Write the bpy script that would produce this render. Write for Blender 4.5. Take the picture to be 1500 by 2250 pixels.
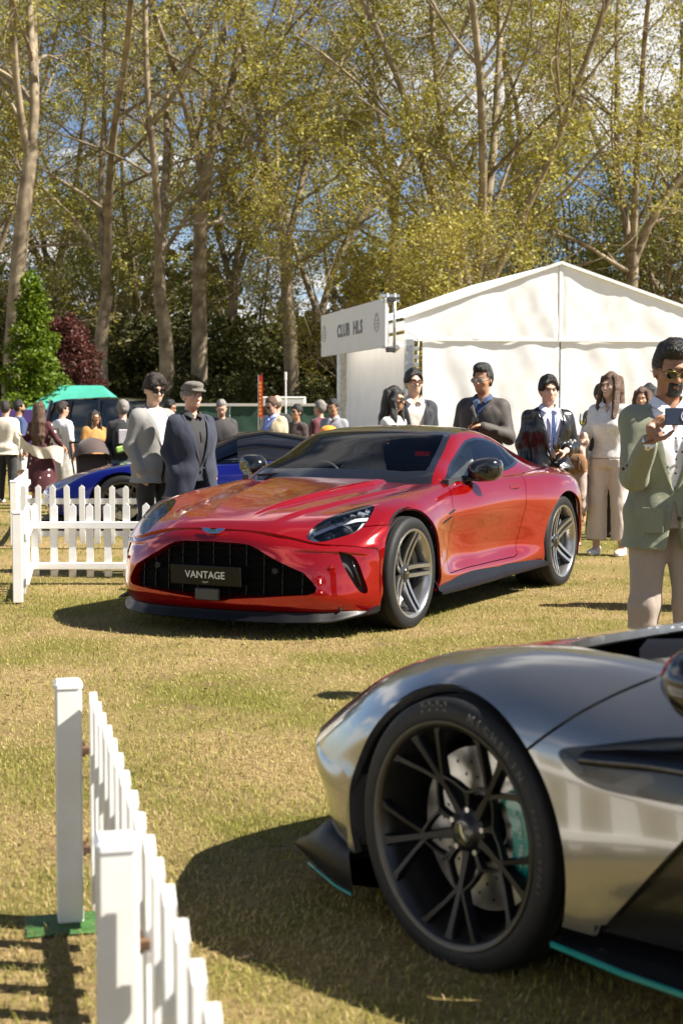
import bpy, bmesh, math, random
import numpy as np
from mathutils import Vector, Matrix, noise
R = math.radians
SC = bpy.context.scene
COL = SC.collection
for _o in list(bpy.data.objects): bpy.data.objects.remove(_o, do_unlink=True)

# ---------------------------------------------------------------- camera
CAM_H, FPX, YH = 1.3815, 3464.0, 897.0
cam = bpy.data.cameras.new('camera'); cam_o = bpy.data.objects.new('camera', cam); COL.objects.link(cam_o)
cam.sensor_fit = 'HORIZONTAL'; cam.sensor_width = 24.0; cam.lens = 24.0*FPX/1500.0
cam_o.location = (0, 0, CAM_H)
cam_o.rotation_euler = (R(90)-math.atan((1125-YH)/FPX), 0, 0)
cam.clip_start = 0.1; cam.clip_end = 2000
cam.dof.use_dof = True; cam.dof.focus_distance = 9.8; cam.dof.aperture_fstop = 5.0
SC.camera = cam_o

# ---------------------------------------------------------------- sky with broken cloud, sun
SUN_TO = Vector((0.94, -0.17, 1.0)).normalized()       # direction towards the sun
SUN_EL = math.asin(SUN_TO.z); SUN_AZ = math.atan2(SUN_TO.x, SUN_TO.y)
world = bpy.data.worlds.new('World'); SC.world = world; world.use_nodes = True
nt = world.node_tree; nt.nodes.clear()
def wn(t, **k):
    n = nt.nodes.new(t)
    for a, v in k.items(): setattr(n, a, v)
    return n
w_out = wn('ShaderNodeOutputWorld'); w_bg = wn('ShaderNodeBackground'); w_bg.inputs[1].default_value = 0.05
w_sky = wn('ShaderNodeTexSky', sky_type='NISHITA'); w_sky.sun_disc = False
w_sky.sun_elevation = SUN_EL; w_sky.sun_rotation = SUN_AZ; w_sky.air_density = 0.65; w_sky.dust_density = 0.3; w_sky.ozone_density = 2.0
w_tc = wn('ShaderNodeTexCoord'); w_sep = wn('ShaderNodeSeparateXYZ')
nt.links.new(w_tc.outputs['Generated'], w_sep.inputs[0])
# project the view direction on a cloud layer: p = dir.xy / (dir.z + 0.12)
w_add = wn('ShaderNodeMath', operation='ADD'); w_add.inputs[1].default_value = 0.14
nt.links.new(w_sep.outputs[2], w_add.inputs[0])
w_max = wn('ShaderNodeMath', operation='MAXIMUM'); w_max.inputs[1].default_value = 0.05
nt.links.new(w_add.outputs[0], w_max.inputs[0])
w_div = wn('ShaderNodeVectorMath', operation='DIVIDE'); nt.links.new(w_tc.outputs['Generated'], w_div.inputs[0])
w_cmb = wn('ShaderNodeCombineXYZ')
for k in range(2): nt.links.new(w_max.outputs[0], w_cmb.inputs[k])
w_cmb.inputs[2].default_value = 1.0
nt.links.new(w_cmb.outputs[0], w_div.inputs[1])
w_map = wn('ShaderNodeMapping'); w_map.inputs['Location'].default_value = (3.1, 1.7, 0.4); w_map.inputs['Scale'].default_value = (1, 1, 0.0)
nt.links.new(w_div.outputs[0], w_map.inputs[0])
w_n = wn('ShaderNodeTexNoise'); w_n.inputs['Scale'].default_value = 1.15; w_n.inputs['Detail'].default_value = 9; w_n.inputs['Roughness'].default_value = 0.56
nt.links.new(w_map.outputs[0], w_n.inputs['Vector'])
w_r = wn('ShaderNodeMapRange'); w_r.inputs[1].default_value = 0.505; w_r.inputs[2].default_value = 0.62; w_r.interpolation_type = 'SMOOTHSTEP'
nt.links.new(w_n.outputs[0], w_r.inputs[0])
w_mix = wn('ShaderNodeMixRGB'); w_mix.inputs[2].default_value = (8.0, 7.9, 7.8, 1)
nt.links.new(w_r.outputs[0], w_mix.inputs[0]); nt.links.new(w_sky.outputs[0], w_mix.inputs[1])
nt.links.new(w_mix.outputs[0], w_bg.inputs[0]); nt.links.new(w_bg.outputs[0], w_out.inputs[0])
sun = bpy.data.lights.new('sun', 'SUN'); sun_o = bpy.data.objects.new('sun', sun); COL.objects.link(sun_o)
sun.energy = 5.0; sun.angle = R(0.53); sun.color = (1.0, 0.935, 0.83)
sun_o.rotation_euler = (-SUN_TO).to_track_quat('-Z', 'Y').to_euler(); sun_o.location = SUN_TO*60

SC.view_settings.view_transform = 'Standard'; SC.view_settings.look = 'None'
SC.view_settings.gamma = 1.0; SC.view_settings.exposure = 1.5
SC.cycles.use_denoising = True
SC.cycles.max_bounces = 8; SC.cycles.transparent_max_bounces = 24; SC.cycles.caustics_reflective = False; SC.cycles.caustics_refractive = False
SC.cycles.sample_clamp_indirect = 6.0

# ---------------------------------------------------------------- helpers: objects, labels
def tag(o, label=None, cat=None, group=None, kind=None):
    if label: o['label'] = label
    if cat: o['category'] = cat
    if group: o['group'] = group
    if kind: o['kind'] = kind
    return o
def empty(name, loc=(0, 0, 0), rz=0.0, parent=None):
    o = bpy.data.objects.new(name, None); COL.objects.link(o)
    o.location = loc; o.rotation_euler = (0, 0, rz); o.empty_display_size = 0.1
    if parent: o.parent = parent
    return o
def thing(name, label, cat, loc=(0, 0, 0), rz=0.0, group=None):
    return tag(empty(name, loc, rz), label, cat, group)
def link(name, me, parent=None, loc=None, rot=None):
    o = bpy.data.objects.new(name, me); COL.objects.link(o)
    if parent: o.parent = parent
    if loc is not None: o.location = loc
    if rot is not None: o.rotation_euler = rot
    return o
def copy_tree(o, parent=None):
    c = o.copy(); COL.objects.link(c); c.parent = parent
    if parent is not None: c.matrix_parent_inverse = o.matrix_parent_inverse.copy()
    for ch in list(o.children): copy_tree(ch, c)
    return c

# ---------------------------------------------------------------- helpers: materials
MATS = {}
def srgb(h):
    h = h.lstrip('#'); c = [int(h[i:i+2], 16)/255 for i in (0, 2, 4)]
    return tuple((x/12.92 if x <= 0.04045 else ((x+0.055)/1.055)**2.4) for x in c)
def mat(name, base=(0.5, 0.5, 0.5), rough=0.6, metal=0.0, var=0.0, vscale=20.0, bump=0.0, bscale=200.0, coat=0.0, spec=0.5, col2=None, emit=None, sheen=0.0, obj_coords=True, transl=0.0, aniso=0.0):
    if name in MATS: return MATS[name]
    m = bpy.data.materials.new(name); m.use_nodes = True; n = m.node_tree; b = n.nodes['Principled BSDF']
    b.inputs['Base Color'].default_value = (*base, 1); b.inputs['Roughness'].default_value = rough; b.inputs['Metallic'].default_value = metal
    b.inputs['Coat Weight'].default_value = coat; b.inputs['Coat Roughness'].default_value = 0.03; b.inputs['Specular IOR Level'].default_value = spec
    b.inputs['Sheen Weight'].default_value = sheen
    tc = n.nodes.new('ShaderNodeTexCoord'); co = tc.outputs['Object'] if obj_coords else tc.outputs['Generated']
    if var > 0 or col2:
        t = n.nodes.new('ShaderNodeTexNoise'); t.inputs['Scale'].default_value = vscale; t.inputs['Detail'].default_value = 5
        n.links.new(co, t.inputs['Vector'])
        mx = n.nodes.new('ShaderNodeMixRGB'); c2 = col2 if col2 else tuple(min(1, c*(1+var)) for c in base)
        c1 = base if col2 else tuple(c*(1-var) for c in base)
        mx.inputs[1].default_value = (*c1, 1); mx.inputs[2].default_value = (*c2, 1)
        mr = n.nodes.new('ShaderNodeMapRange'); mr.inputs[1].default_value = 0.32; mr.inputs[2].default_value = 0.68
        n.links.new(t.outputs[0], mr.inputs[0]); n.links.new(mr.outputs[0], mx.inputs[0]); n.links.new(mx.outputs[0], b.inputs['Base Color'])
    if bump > 0:
        t2 = n.nodes.new('ShaderNodeTexNoise'); t2.inputs['Scale'].default_value = bscale; t2.inputs['Detail'].default_value = 3
        n.links.new(co, t2.inputs['Vector'])
        bp = n.nodes.new('ShaderNodeBump'); bp.inputs['Strength'].default_value = bump; bp.inputs['Distance'].default_value = 0.02
        n.links.new(t2.outputs[0], bp.inputs['Height']); n.links.new(bp.outputs[0], b.inputs['Normal'])
    if emit:
        b.inputs['Emission Color'].default_value = (*emit[0], 1); b.inputs['Emission Strength'].default_value = emit[1]
    if transl > 0:
        o = n.nodes['Material Output']; tr = n.nodes.new('ShaderNodeBsdfTranslucent'); tr.inputs[0].default_value = (*base, 1)
        ms = n.nodes.new('ShaderNodeMixShader'); ms.inputs[0].default_value = transl
        n.links.new(b.outputs[0], ms.inputs[1]); n.links.new(tr.outputs[0], ms.inputs[2]); n.links.new(ms.outputs[0], o.inputs[0])
    MATS[name] = m
    return m
def glass(name, tint=(0.8, 0.85, 0.85), ior=1.5, rough=0.0):
    if name in MATS: return MATS[name]
    m = bpy.data.materials.new(name); m.use_nodes = True; n = m.node_tree; n.nodes.clear()
    o = n.nodes.new('ShaderNodeOutputMaterial'); f = n.nodes.new('ShaderNodeFresnel'); f.inputs[0].default_value = ior
    t = n.nodes.new('ShaderNodeBsdfTransparent'); t.inputs[0].default_value = (*tint, 1)
    g = n.nodes.new('ShaderNodeBsdfGlossy'); g.inputs['Roughness'].default_value = rough
    x = n.nodes.new('ShaderNodeMixShader'); n.links.new(f.outputs[0], x.inputs[0]); n.links.new(t.outputs[0], x.inputs[1]); n.links.new(g.outputs[0], x.inputs[2])
    n.links.new(x.outputs[0], o.inputs[0]); MATS[name] = m
    return m

# ---------------------------------------------------------------- helpers: mesh building
class MB:
    def __init__(s): s.v = []; s.f = []; s.n = 0
    def add(s, v, f):
        v = np.asarray(v, float).reshape(-1, 3)
        s.f += [tuple(int(i)+s.n for i in q) for q in f]; s.v.append(v); s.n += len(v); return s
    def box(s, c, size, rot=None, bev=0.0):
        hx, hy, hz = [d/2 for d in size]
        if bev > 0:
            b = min(bev, hx*0.9, hy*0.9, hz*0.9); v = []; 
            for sx in (-1, 1):
                for sy in (-1, 1):
                    for sz in (-1, 1):
                        v += [(sx*(hx-b), sy*(hy-b), sz*hz), (sx*(hx-b), sy*hy, sz*(hz-b)), (sx*hx, sy*(hy-b), sz*(hz-b))]
            bm = bmesh.new(); vs = [bm.verts.new(p) for p in v]; bmesh.ops.convex_hull(bm, input=vs); bm.verts.index_update()
            V = np.array([x.co for x in bm.verts]); F = [[x.index for x in f.verts] for f in bm.faces]; bm.free()
        else:
            V = np.array([(x, y, z) for x in (-hx, hx) for y in (-hy, hy) for z in (-hz, hz)])
            F = [(0, 1, 3, 2), (4, 6, 7, 5), (0, 4, 5, 1), (2, 3, 7, 6), (0, 2, 6, 4), (1, 5, 7, 3)]
        if rot is not None: V = V @ np.array(rot).T
        return s.add(V+np.asarray(c, float), F)
    def bar(s, a, b, w, h, up=(0, 0, 1), bev=0.0):
        a, b = Vector(a), Vector(b); d = b-a; L = d.length; x = d/L; u = Vector(up); y = u.cross(x)
        if y.length < 1e-4: y = Vector((0, 1, 0)).cross(x)
        y.normalize(); z = x.cross(y)
        M = np.array([x, y, z]).T
        return s.box((a+b)/2, (L, w, h), M, bev)
    def tube(s, pts, r, n=8, cap=True):
        pts = np.asarray(pts, float); m = len(pts); r = np.broadcast_to(np.asarray(r, float), (m,))
        t = np.gradient(pts, axis=0); t /= np.linalg.norm(t, axis=1)[:, None]+1e-12
        u = np.cross(t[0], (0, 0, 1.0)); 
        if np.linalg.norm(u) < 1e-3: u = np.cross(t[0], (1.0, 0, 0))
        u /= np.linalg.norm(u); V = []
        an = np.linspace(0, 2*np.pi, n, endpoint=False)
        for k in range(m):
            u = u-t[k]*(u@t[k]); u /= np.linalg.norm(u)+1e-12; w = np.cross(t[k], u)
            V.append(pts[k]+r[k]*(np.cos(an)[:, None]*u+np.sin(an)[:, None]*w))
        F = [(k*n+i, k*n+(i+1) % n, (k+1)*n+(i+1) % n, (k+1)*n+i) for k in range(m-1) for i in range(n)]
        if cap: F += [tuple(range(n-1, -1, -1)), tuple((m-1)*n+i for i in range(n))]
        return s.add(np.concatenate(V), F)
    def lathe(s, prof, n=32, axis='z', c=(0, 0, 0), close=False):
        prof = np.asarray(prof, float); m = len(prof); an = np.linspace(0, 2*np.pi, n, endpoint=False)
        V = np.array([[(p[0]*math.cos(a), p[0]*math.sin(a), p[1]) for a in an] for p in prof]).reshape(-1, 3)
        if axis == 'y': V = V[:, [0, 2, 1]]*np.array([1, 1, 1])
        if axis == 'x': V = V[:, [2, 0, 1]]
        mm = m if close else m-1
        F = [(k*n+i, k*n+(i+1) % n, ((k+1) % m)*n+(i+1) % n, ((k+1) % m)*n+i) for k in range(mm) for i in range(n)]
        return s.add(V+np.asarray(c, float), F)
    def prism(s, poly, z0, z1, M=None, c=(0, 0, 0)):
        # poly: list of (a,b); extruded along third axis z0..z1; M 3x3 maps (a,b,h) to xyz
        n = len(poly); V = np.array([(p[0], p[1], z0) for p in poly]+[(p[0], p[1], z1) for p in poly], float)
        if M is not None: V = V @ np.array(M, float).T
        F = [(i, (i+1) % n, n+(i+1) % n, n+i) for i in range(n)]+[tuple(range(n-1, -1, -1)), tuple(range(n, 2*n))]
        return s.add(V+np.asarray(c, float), F)
    def grid(s, P, closed_v=False):
        P = np.asarray(P, float); a, b = P.shape[:2]; bb = b if closed_v else b-1
        F = [(i*b+j, i*b+(j+1) % b, (i+1)*b+(j+1) % b, (i+1)*b+j) for i in range(a-1) for j in range(bb)]
        return s.add(P.reshape(-1, 3), F)
    def ell(s, c, r, nu=12, nv=8, rot=None):
        an = np.linspace(0, 2*np.pi, nu, endpoint=False); ph = np.linspace(-np.pi/2, np.pi/2, nv)
        P = np.array([[(math.cos(p)*math.cos(a), math.cos(p)*math.sin(a), math.sin(p)) for a in an] for p in ph])*np.asarray(r, float)
        if rot is not None: P = P @ np.array(rot).T
        return s.grid(P+np.asarray(c, float), True)
    def mesh(s, name, m, smooth=False, auto=None):
        me = bpy.data.meshes.new(name)
        V = np.concatenate(s.v) if s.v else np.zeros((0, 3))
        me.from_pydata(V.tolist(), [], s.f); me.update()
        bm = bmesh.new(); bm.from_mesh(me); bmesh.ops.recalc_face_normals(bm, faces=bm.faces); 
        if auto is not None:
            for e in bm.edges:
                if len(e.link_faces) == 2 and e.calc_face_angle(0) > R(auto): e.smooth = False
            for f in bm.faces: f.smooth = True
        elif smooth:
            for f in bm.faces: f.smooth = True
        bm.to_mesh(me); bm.free()
        if m is not None: me.materials.append(m)
        return me
    def build(s, name, m, parent=None, loc=None, rot=None, smooth=False, auto=None):
        return link(name, s.mesh(name, m, smooth, auto), parent, loc, rot)
def rotm(rx=0, ry=0, rz=0):
    from mathutils import Euler
    return np.array(Euler((rx, ry, rz)).to_matrix())
def smooth_pts(pts, n=6, closed=False):
    # Catmull-Rom through the points
    P = np.asarray(pts, float); out = []
    m = len(P); rng = range(m if closed else m-1)
    for i in rng:
        p1, p2 = P[i], P[(i+1) % m]
        p0 = P[i-1] if (i > 0 or closed) else 2*p1-p2
        p3 = P[(i+2) % m] if (i+2 < m or closed) else 2*p2-p1
        for k in range(n):
            t = k/n; out.append(0.5*((2*p1)+(-p0+p2)*t+(2*p0-5*p1+4*p2-p3)*t*t+(-p0+3*p1-3*p2+p3)*t**3))
    if not closed: out.append(P[-1])
    return np.array(out)
def text_part(name, body, size, m, parent, loc, rot, extrude=0.001, align='CENTER', sx=1.0, bold=0.0):
    cu = bpy.data.curves.new(name, 'FONT'); cu.body = body; cu.size = size; cu.extrude = extrude; cu.align_x = align; cu.align_y = 'CENTER'; cu.offset = bold; cu.resolution_u = 3
    t = bpy.data.objects.new(name, cu); COL.objects.link(t); bpy.context.view_layer.update()
    me = bpy.data.meshes.new_from_object(t.evaluated_get(bpy.context.evaluated_depsgraph_get()))
    bpy.data.objects.remove(t, do_unlink=True); me.materials.clear(); me.materials.append(m); me.name = name
    if sx != 1.0: me.transform(Matrix.Diagonal((sx, 1, 1, 1)))
    return link(name, me, parent, loc, rot)

# ---------------------------------------------------------------- helpers: spline skins that can be cut along curves
def pchip(xs, ys, x):
    xs = np.asarray(xs, float); ys = np.asarray(ys, float); x = np.asarray(x, float)
    if len(xs) == 1: return np.full_like(x, ys[0])
    h = np.diff(xs); d = np.diff(ys)/h; m = np.zeros_like(ys)
    if len(xs) == 2: m[:] = d[0]
    else:
        # finite differences, limited
        m[1:-1] = (d[:-1]*h[1:]+d[1:]*h[:-1])/(h[1:]+h[:-1]); m[0] = d[0]*1.5-m[1]*0.5; m[-1] = d[-1]*1.5-m[-2]*0.5
    i = np.clip(np.searchsorted(xs, x)-1, 0, len(h)-1); t = np.clip((x-xs[i])/h[i], 0, 1)
    return (2*t**3-3*t**2+1)*ys[i]+(t**3-2*t**2+t)*h[i]*m[i]+(-2*t**3+3*t**2)*ys[i+1]+(t**3-t**2)*h[i]*m[i+1]
def across(P, nv, mirror=True, ghost_end=None):
    # P (rows, cols, 3) -> (rows, nv, 3) through the columns, Hermite on mean chord lengths
    rows, c = P.shape[:2]
    ch = np.linalg.norm(np.diff(P, axis=1), axis=2).mean(0)+1e-6; t = np.r_[0, np.cumsum(ch)]
    D = np.diff(P, axis=1)/ch[None, :, None]; M = np.zeros_like(P)
    M[:, 1:-1] = (D[:, :-1]*ch[1:][None, :, None]+D[:, 1:]*ch[:-1][None, :, None])/(ch[1:]+ch[:-1])[None, :, None]
    M[:, -1] = 1.5*D[:, -1]-0.5*M[:, -2]
    if mirror: M[:, 0] = D[:, 0]*np.array([0.0, 1, 0.0])
    else: M[:, 0] = 1.5*D[:, 0]-0.5*M[:, 1]
    x = np.linspace(0, t[-1], nv); i = np.clip(np.searchsorted(t, x, side='right')-1, 0, c-2); s = ((x-t[i])/ch[i])[None, :, None]
    h = ch[i][None, :, None]
    out = (2*s**3-3*s**2+1)*P[:, i]+(s**3-2*s**2+s)*h*M[:, i]+(-2*s**3+3*s**2)*P[:, i+1]+(s**3-s**2)*h*M[:, i+1]
    return out, i+s[0, :, 0]
class Skin:
    """triangle skin with per-vertex normals and parameters, cut along zero sets of functions"""
    def __init__(s, V, N, U, T): s.V, s.N, s.U, s.T = V, N, U, T
    @staticmethod
    def from_grid(P, U=None):
        a, b = P.shape[:2]
        du = np.gradient(P, axis=0); dv = np.gradient(P, axis=1); N = np.cross(du, dv); N /= np.linalg.norm(N, axis=2)[..., None]+1e-12
        i = np.arange(a-1)[:, None]*b+np.arange(b-1)[None]; i = i.ravel()
        q = np.c_[i, i+1, i+b+1, i+b]; k = np.arange(len(q)) % 2 == 0
        T = np.concatenate([q[:, [0, 2, 1]], q[:, [0, 3, 2]]])
        if U is None: U = np.stack(np.meshgrid(np.arange(a), np.arange(b), indexing='ij'), -1).astype(float)
        return Skin(P.reshape(-1, 3).copy(), N.reshape(-1, 3).copy(), U.reshape(-1, 2).copy(), T)
    def flip(s): s.N = -s.N; s.T = s.T[:, ::-1].copy(); return s
    def mirrored(s):
        m = np.array([1, -1, 1.0]); return Skin(s.V*m, s.N*m, s.U.copy(), s.T[:, ::-1].copy())
    def compact(s):
        u, inv = np.unique(s.T.ravel(), return_inverse=True)
        return Skin(s.V[u], s.N[u], s.U[u], inv.reshape(-1, 3))
    def cut(s, g):
        """returns (inside g<0, outside g>0)"""
        if len(s.T) == 0: return s, s
        G = g(s.V, s.U).copy(); G[np.abs(G) < 1e-7] = 1e-7; sg = G > 0; ts = sg[s.T]; k = ts.sum(1)
        ins = [s.T[k == 0]]; out = [s.T[k == 3]]
        V = [s.V]; N = [s.N]; U = [s.U]; n = len(s.V); cache = {}; nv, nn, nu = [], [], []
        def mid(a, b):
            nonlocal n
            key = (a, b) if a < b else (b, a)
            if key in cache: return cache[key]
            a, b = key; t = G[a]/(G[a]-G[b]); nv.append(s.V[a]+t*(s.V[b]-s.V[a])); nn.append(s.N[a]+t*(s.N[b]-s.N[a])); nu.append(s.U[a]+t*(s.U[b]-s.U[a]))
            cache[key] = n; n += 1; return n-1
        ti, to = [], []
        for tri, sgn, kk in zip(s.T[(k == 1) | (k == 2)], ts[(k == 1) | (k == 2)], k[(k == 1) | (k == 2)]):
            lone = int(np.argmax(sgn)) if kk == 1 else int(np.argmin(sgn))
            a, b, c = int(tri[lone]), int(tri[(lone+1) % 3]), int(tri[(lone+2) % 3])
            p, q = mid(a, b), mid(a, c)
            one = [(a, p, q)]; two = [(p, b, c), (p, c, q)]
            (to if kk == 1 else ti).extend(one); (ti if kk == 1 else to).extend(two)
        if nv: V.append(np.array(nv)); N.append(np.array(nn)); U.append(np.array(nu))
        V, N, U = np.concatenate(V), np.concatenate(N), np.concatenate(U)
        A = np.concatenate(ins+([np.array(ti)] if ti else [])); B = np.concatenate(out+([np.array(to)] if to else []))
        return Skin(V, N, U, A.astype(int)).compact(), Skin(V, N, U, B.astype(int)).compact()
    def offset(s, d): return Skin(s.V+s.N*d, s.N, s.U, s.T)
    def mesh(s, name, m, flange=0.0, closed=0.0, keep=None):
        """flange: rim walls turned inward; closed: a back side at that depth"""
        N = s.N/(np.linalg.norm(s.N, axis=1)[:, None]+1e-12)
        V = s.V; T = s.T; allV = [V]; allN = [N]; F = [T]; n = len(V)
        d = flange or closed
        if d:
            e = np.concatenate([T[:, [0, 1]], T[:, [1, 2]], T[:, [2, 0]]]); key = np.sort(e, 1); kk = key[:, 0].astype(np.int64)*n+key[:, 1]
            u, ix, ct = np.unique(kk, return_index=True, return_counts=True); be = e[ix[ct == 1]]
            if keep is not None: be = be[[keep(V[a], V[b]) for a, b in be]]
            if len(be):
                A, B = V[be[:, 0]], V[be[:, 1]]; A2, B2 = A-N[be[:, 0]]*d, B-N[be[:, 1]]*d
                fn = np.cross(B-A, -N[be[:, 0]]); fn = -fn/(np.linalg.norm(fn, axis=1)[:, None]+1e-12)
                q = len(be); allV += [A, B, B2, A2]; allN += [fn]*4
                i = np.arange(q)+n; F += [np.c_[i+q, i, i+3*q], np.c_[i+q, i+3*q, i+2*q]]; n += 4*q
        if closed:
            allV.append(V-N*closed); allN.append(-N); F.append(T[:, ::-1]+n)
        VV = np.concatenate(allV); NN = np.concatenate(allN); FF = np.concatenate(F)
        me = bpy.data.meshes.new(name); me.from_pydata(VV.tolist(), [], FF.tolist()); me.update()
        me.polygons.foreach_set('use_smooth', [True]*len(me.polygons)); me.normals_split_custom_set_from_vertices([tuple(x) for x in NN])
        if m is not None: me.materials.append(m)
        return me
    def build(s, name, m, parent=None, flange=0.0, closed=0.0, keep=None):
        return link(name, s.mesh(name, m, flange, closed, keep), parent)
def join_skins(*sk):
    V, N, U, T, n = [], [], [], [], 0
    for k in sk:
        V.append(k.V); N.append(k.N); U.append(k.U); T.append(k.T+n); n += len(k.V)
    return Skin(np.concatenate(V), np.concatenate(N), np.concatenate(U), np.concatenate(T))
def poly_sdf(poly):
    """signed distance to a closed 2-D polygon, negative inside"""
    P = np.asarray(poly, float); A = P; B = np.roll(P, -1, 0)
    def f(q):
        d = np.full(len(q), 1e9); ins = np.zeros(len(q), bool)
        for a, b in zip(A, B):
            e = b-a; w = q-a; t = np.clip((w@e)/(e@e+1e-15), 0, 1); d = np.minimum(d, ((w-t[:, None]*e)**2).sum(1))
            c = ((a[1] <= q[:, 1]) & (b[1] > q[:, 1])) | ((b[1] <= q[:, 1]) & (a[1] > q[:, 1]))
            with np.errstate(divide='ignore', invalid='ignore'):
                xi = a[0]+(q[:, 1]-a[1])/(b[1]-a[1])*(b[0]-a[0])
            ins ^= c & (q[:, 0] < xi)
        d = np.sqrt(d); return np.where(ins, -d, d)
    return f
def line_dist(pts):
    P = np.asarray(pts, float)
    def f(q):
        d = np.full(len(q), 1e9)
        for a, b in zip(P[:-1], P[1:]):
            e = b-a; w = q-a; t = np.clip((w@e)/(e@e+1e-15), 0, 1); d = np.minimum(d, ((w-t[:, None]*e)**2).sum(1))
        return np.sqrt(d)
    return f
# ================================================================ red coupe: skins
# car frame: x back from the front axle, y to the car's left, z up
def loft_cols(cols, nrow, nv, mirror=True, xw=None):
    s = np.linspace(0, 1, nrow) if xw is None else xw
    P = np.zeros((len(s), len(cols), 3))
    for j, k in enumerate(cols):
        yk, zk = k['y'], k['z']; x0 = max(yk[0][0], zk[0][0]); x1 = min(yk[-1][0], zk[-1][0])
        x = x0+(x1-x0)*s
        P[:, j, 0] = x; P[:, j, 1] = pchip([a for a, _ in yk], [b for _, b in yk], x); P[:, j, 2] = pchip([a for a, _ in zk], [b for _, b in zk], x)
    Q, vv = across(P, nv, mirror)
    U = np.stack(np.broadcast_arrays(s[:, None], vv[None]), -1)
    return Q, U
def loft_rows(rows, nu, nv, mirror=True):
    P = np.asarray(rows, float)
    # rows direction first (as columns of a transposed net), then across
    Q, uu = across(P.transpose(1, 0, 2), nu, False); Q = Q.transpose(1, 0, 2)
    W, vv = across(Q, nv, mirror)
    U = np.stack(np.broadcast_arrays(uu[:, None], vv[None]), -1)
    return W, U
def sstep(x, a, b):
    t = np.clip((x-a)/(b-a), 0, 1); return t*t*(3-2*t)
RED_COLS = [
 dict(y=[(-0.811,0),(3.41,0)], z=[(-0.811,0.652),(-0.757,0.682),(-0.584,0.735),(-0.297,0.787),(0.093,0.842),(0.478,0.884),(0.719,0.903),(1.157,0.9),(2.44,0.9),(2.94,0.93),(3.24,0.925),(3.41,0.91)]),
 dict(y=[(-0.797,0.28),(3.41,0.28)], z=[(-0.797,0.645),(-0.737,0.677),(-0.585,0.727),(-0.297,0.78),(0.093,0.835),(0.478,0.878),(0.767,0.9),(1.157,0.895),(2.44,0.9),(2.94,0.93),(3.24,0.925),(3.41,0.91)]),
 dict(y=[(-0.747,0.5),(-0.495,0.53),(-0.1,0.55),(0.382,0.58),(0.864,0.62),(3.39,0.62)], z=[(-0.747,0.612),(-0.671,0.65),(-0.495,0.707),(-0.199,0.766),(0.189,0.818),(0.526,0.852),(0.815,0.872),(1.353,0.885),(2.44,0.9),(2.94,0.925),(3.24,0.915),(3.39,0.9)]),
 dict(y=[(-0.675,0.66),(-0.45,0.71),(-0.2,0.767),(0.05,0.79),(0.45,0.8),(0.85,0.79),(1.4,0.81),(2.1,0.83),(2.65,0.86),(3,0.84),(3.38,0.75)], z=[(-0.677,0.572),(-0.495,0.662),(-0.199,0.767),(-0.004,0.803),(0.285,0.83),(0.574,0.851),(0.864,0.87),(1.353,0.885),(1.845,0.893),(2.24,0.9),(2.59,0.905),(2.94,0.898),(3.24,0.88),(3.38,0.865)]),
 dict(y=[(-0.575,0.785),(-0.4,0.84),(-0.15,0.885),(0.1,0.905),(0.4,0.888),(0.65,0.868),(1.2,0.876),(1.8,0.89),(2.3,0.935),(2.7,0.965),(3,0.945),(3.36,0.84)], z=[(-0.575,0.56),(-0.4,0.64),(-0.15,0.735),(0.1,0.768),(0.4,0.788),(0.7,0.81),(1.2,0.835),(1.8,0.85),(2.3,0.855),(2.7,0.848),(3,0.83),(3.36,0.8)]),
 dict(y=[(-0.5,0.86),(-0.25,0.925),(0,0.955),(0.25,0.95),(0.46,0.925),(0.62,0.908),(1.2,0.922),(1.9,0.94),(2.3,0.985),(2.72,1.008),(3.05,0.985),(3.34,0.88)], z=[(-0.5,0.547),(-0.25,0.64),(0,0.665),(0.3,0.67),(0.6,0.68),(1.3,0.715),(1.9,0.73),(2.4,0.73),(2.8,0.72),(3.1,0.715),(3.34,0.7)]),
 dict(y=[(-0.42,0.922),(-0.2,0.95),(0,0.962),(0.36,0.958),(0.52,0.915),(0.65,0.888),(1.2,0.888),(1.85,0.912),(2.2,0.965),(2.7,1.012),(3.05,0.99),(3.34,0.9)], z=[(-0.42,0.52),(3.34,0.53)]),
 dict(y=[(-0.42,0.93),(-0.2,0.95),(0,0.962),(0.38,0.957),(0.54,0.92),(0.7,0.89),(1.2,0.88),(1.85,0.895),(2.15,0.945),(2.7,1.005),(3.05,0.985),(3.34,0.9)], z=[(-0.42,0.37),(3.34,0.38)]),
 dict(y=[(-0.42,0.925),(0,0.95),(0.42,0.952),(0.6,0.935),(1.5,0.925),(2.2,0.955),(2.7,1),(3.34,0.9)], z=[(-0.42,0.25),(3.34,0.26)]),
 dict(y=[(-0.42,0.89),(0.42,0.93),(0.6,0.915),(1.5,0.905),(2.2,0.93),(2.7,0.97),(3.34,0.87)], z=[(-0.42,0.19),(3.34,0.2)]),
]
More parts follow.
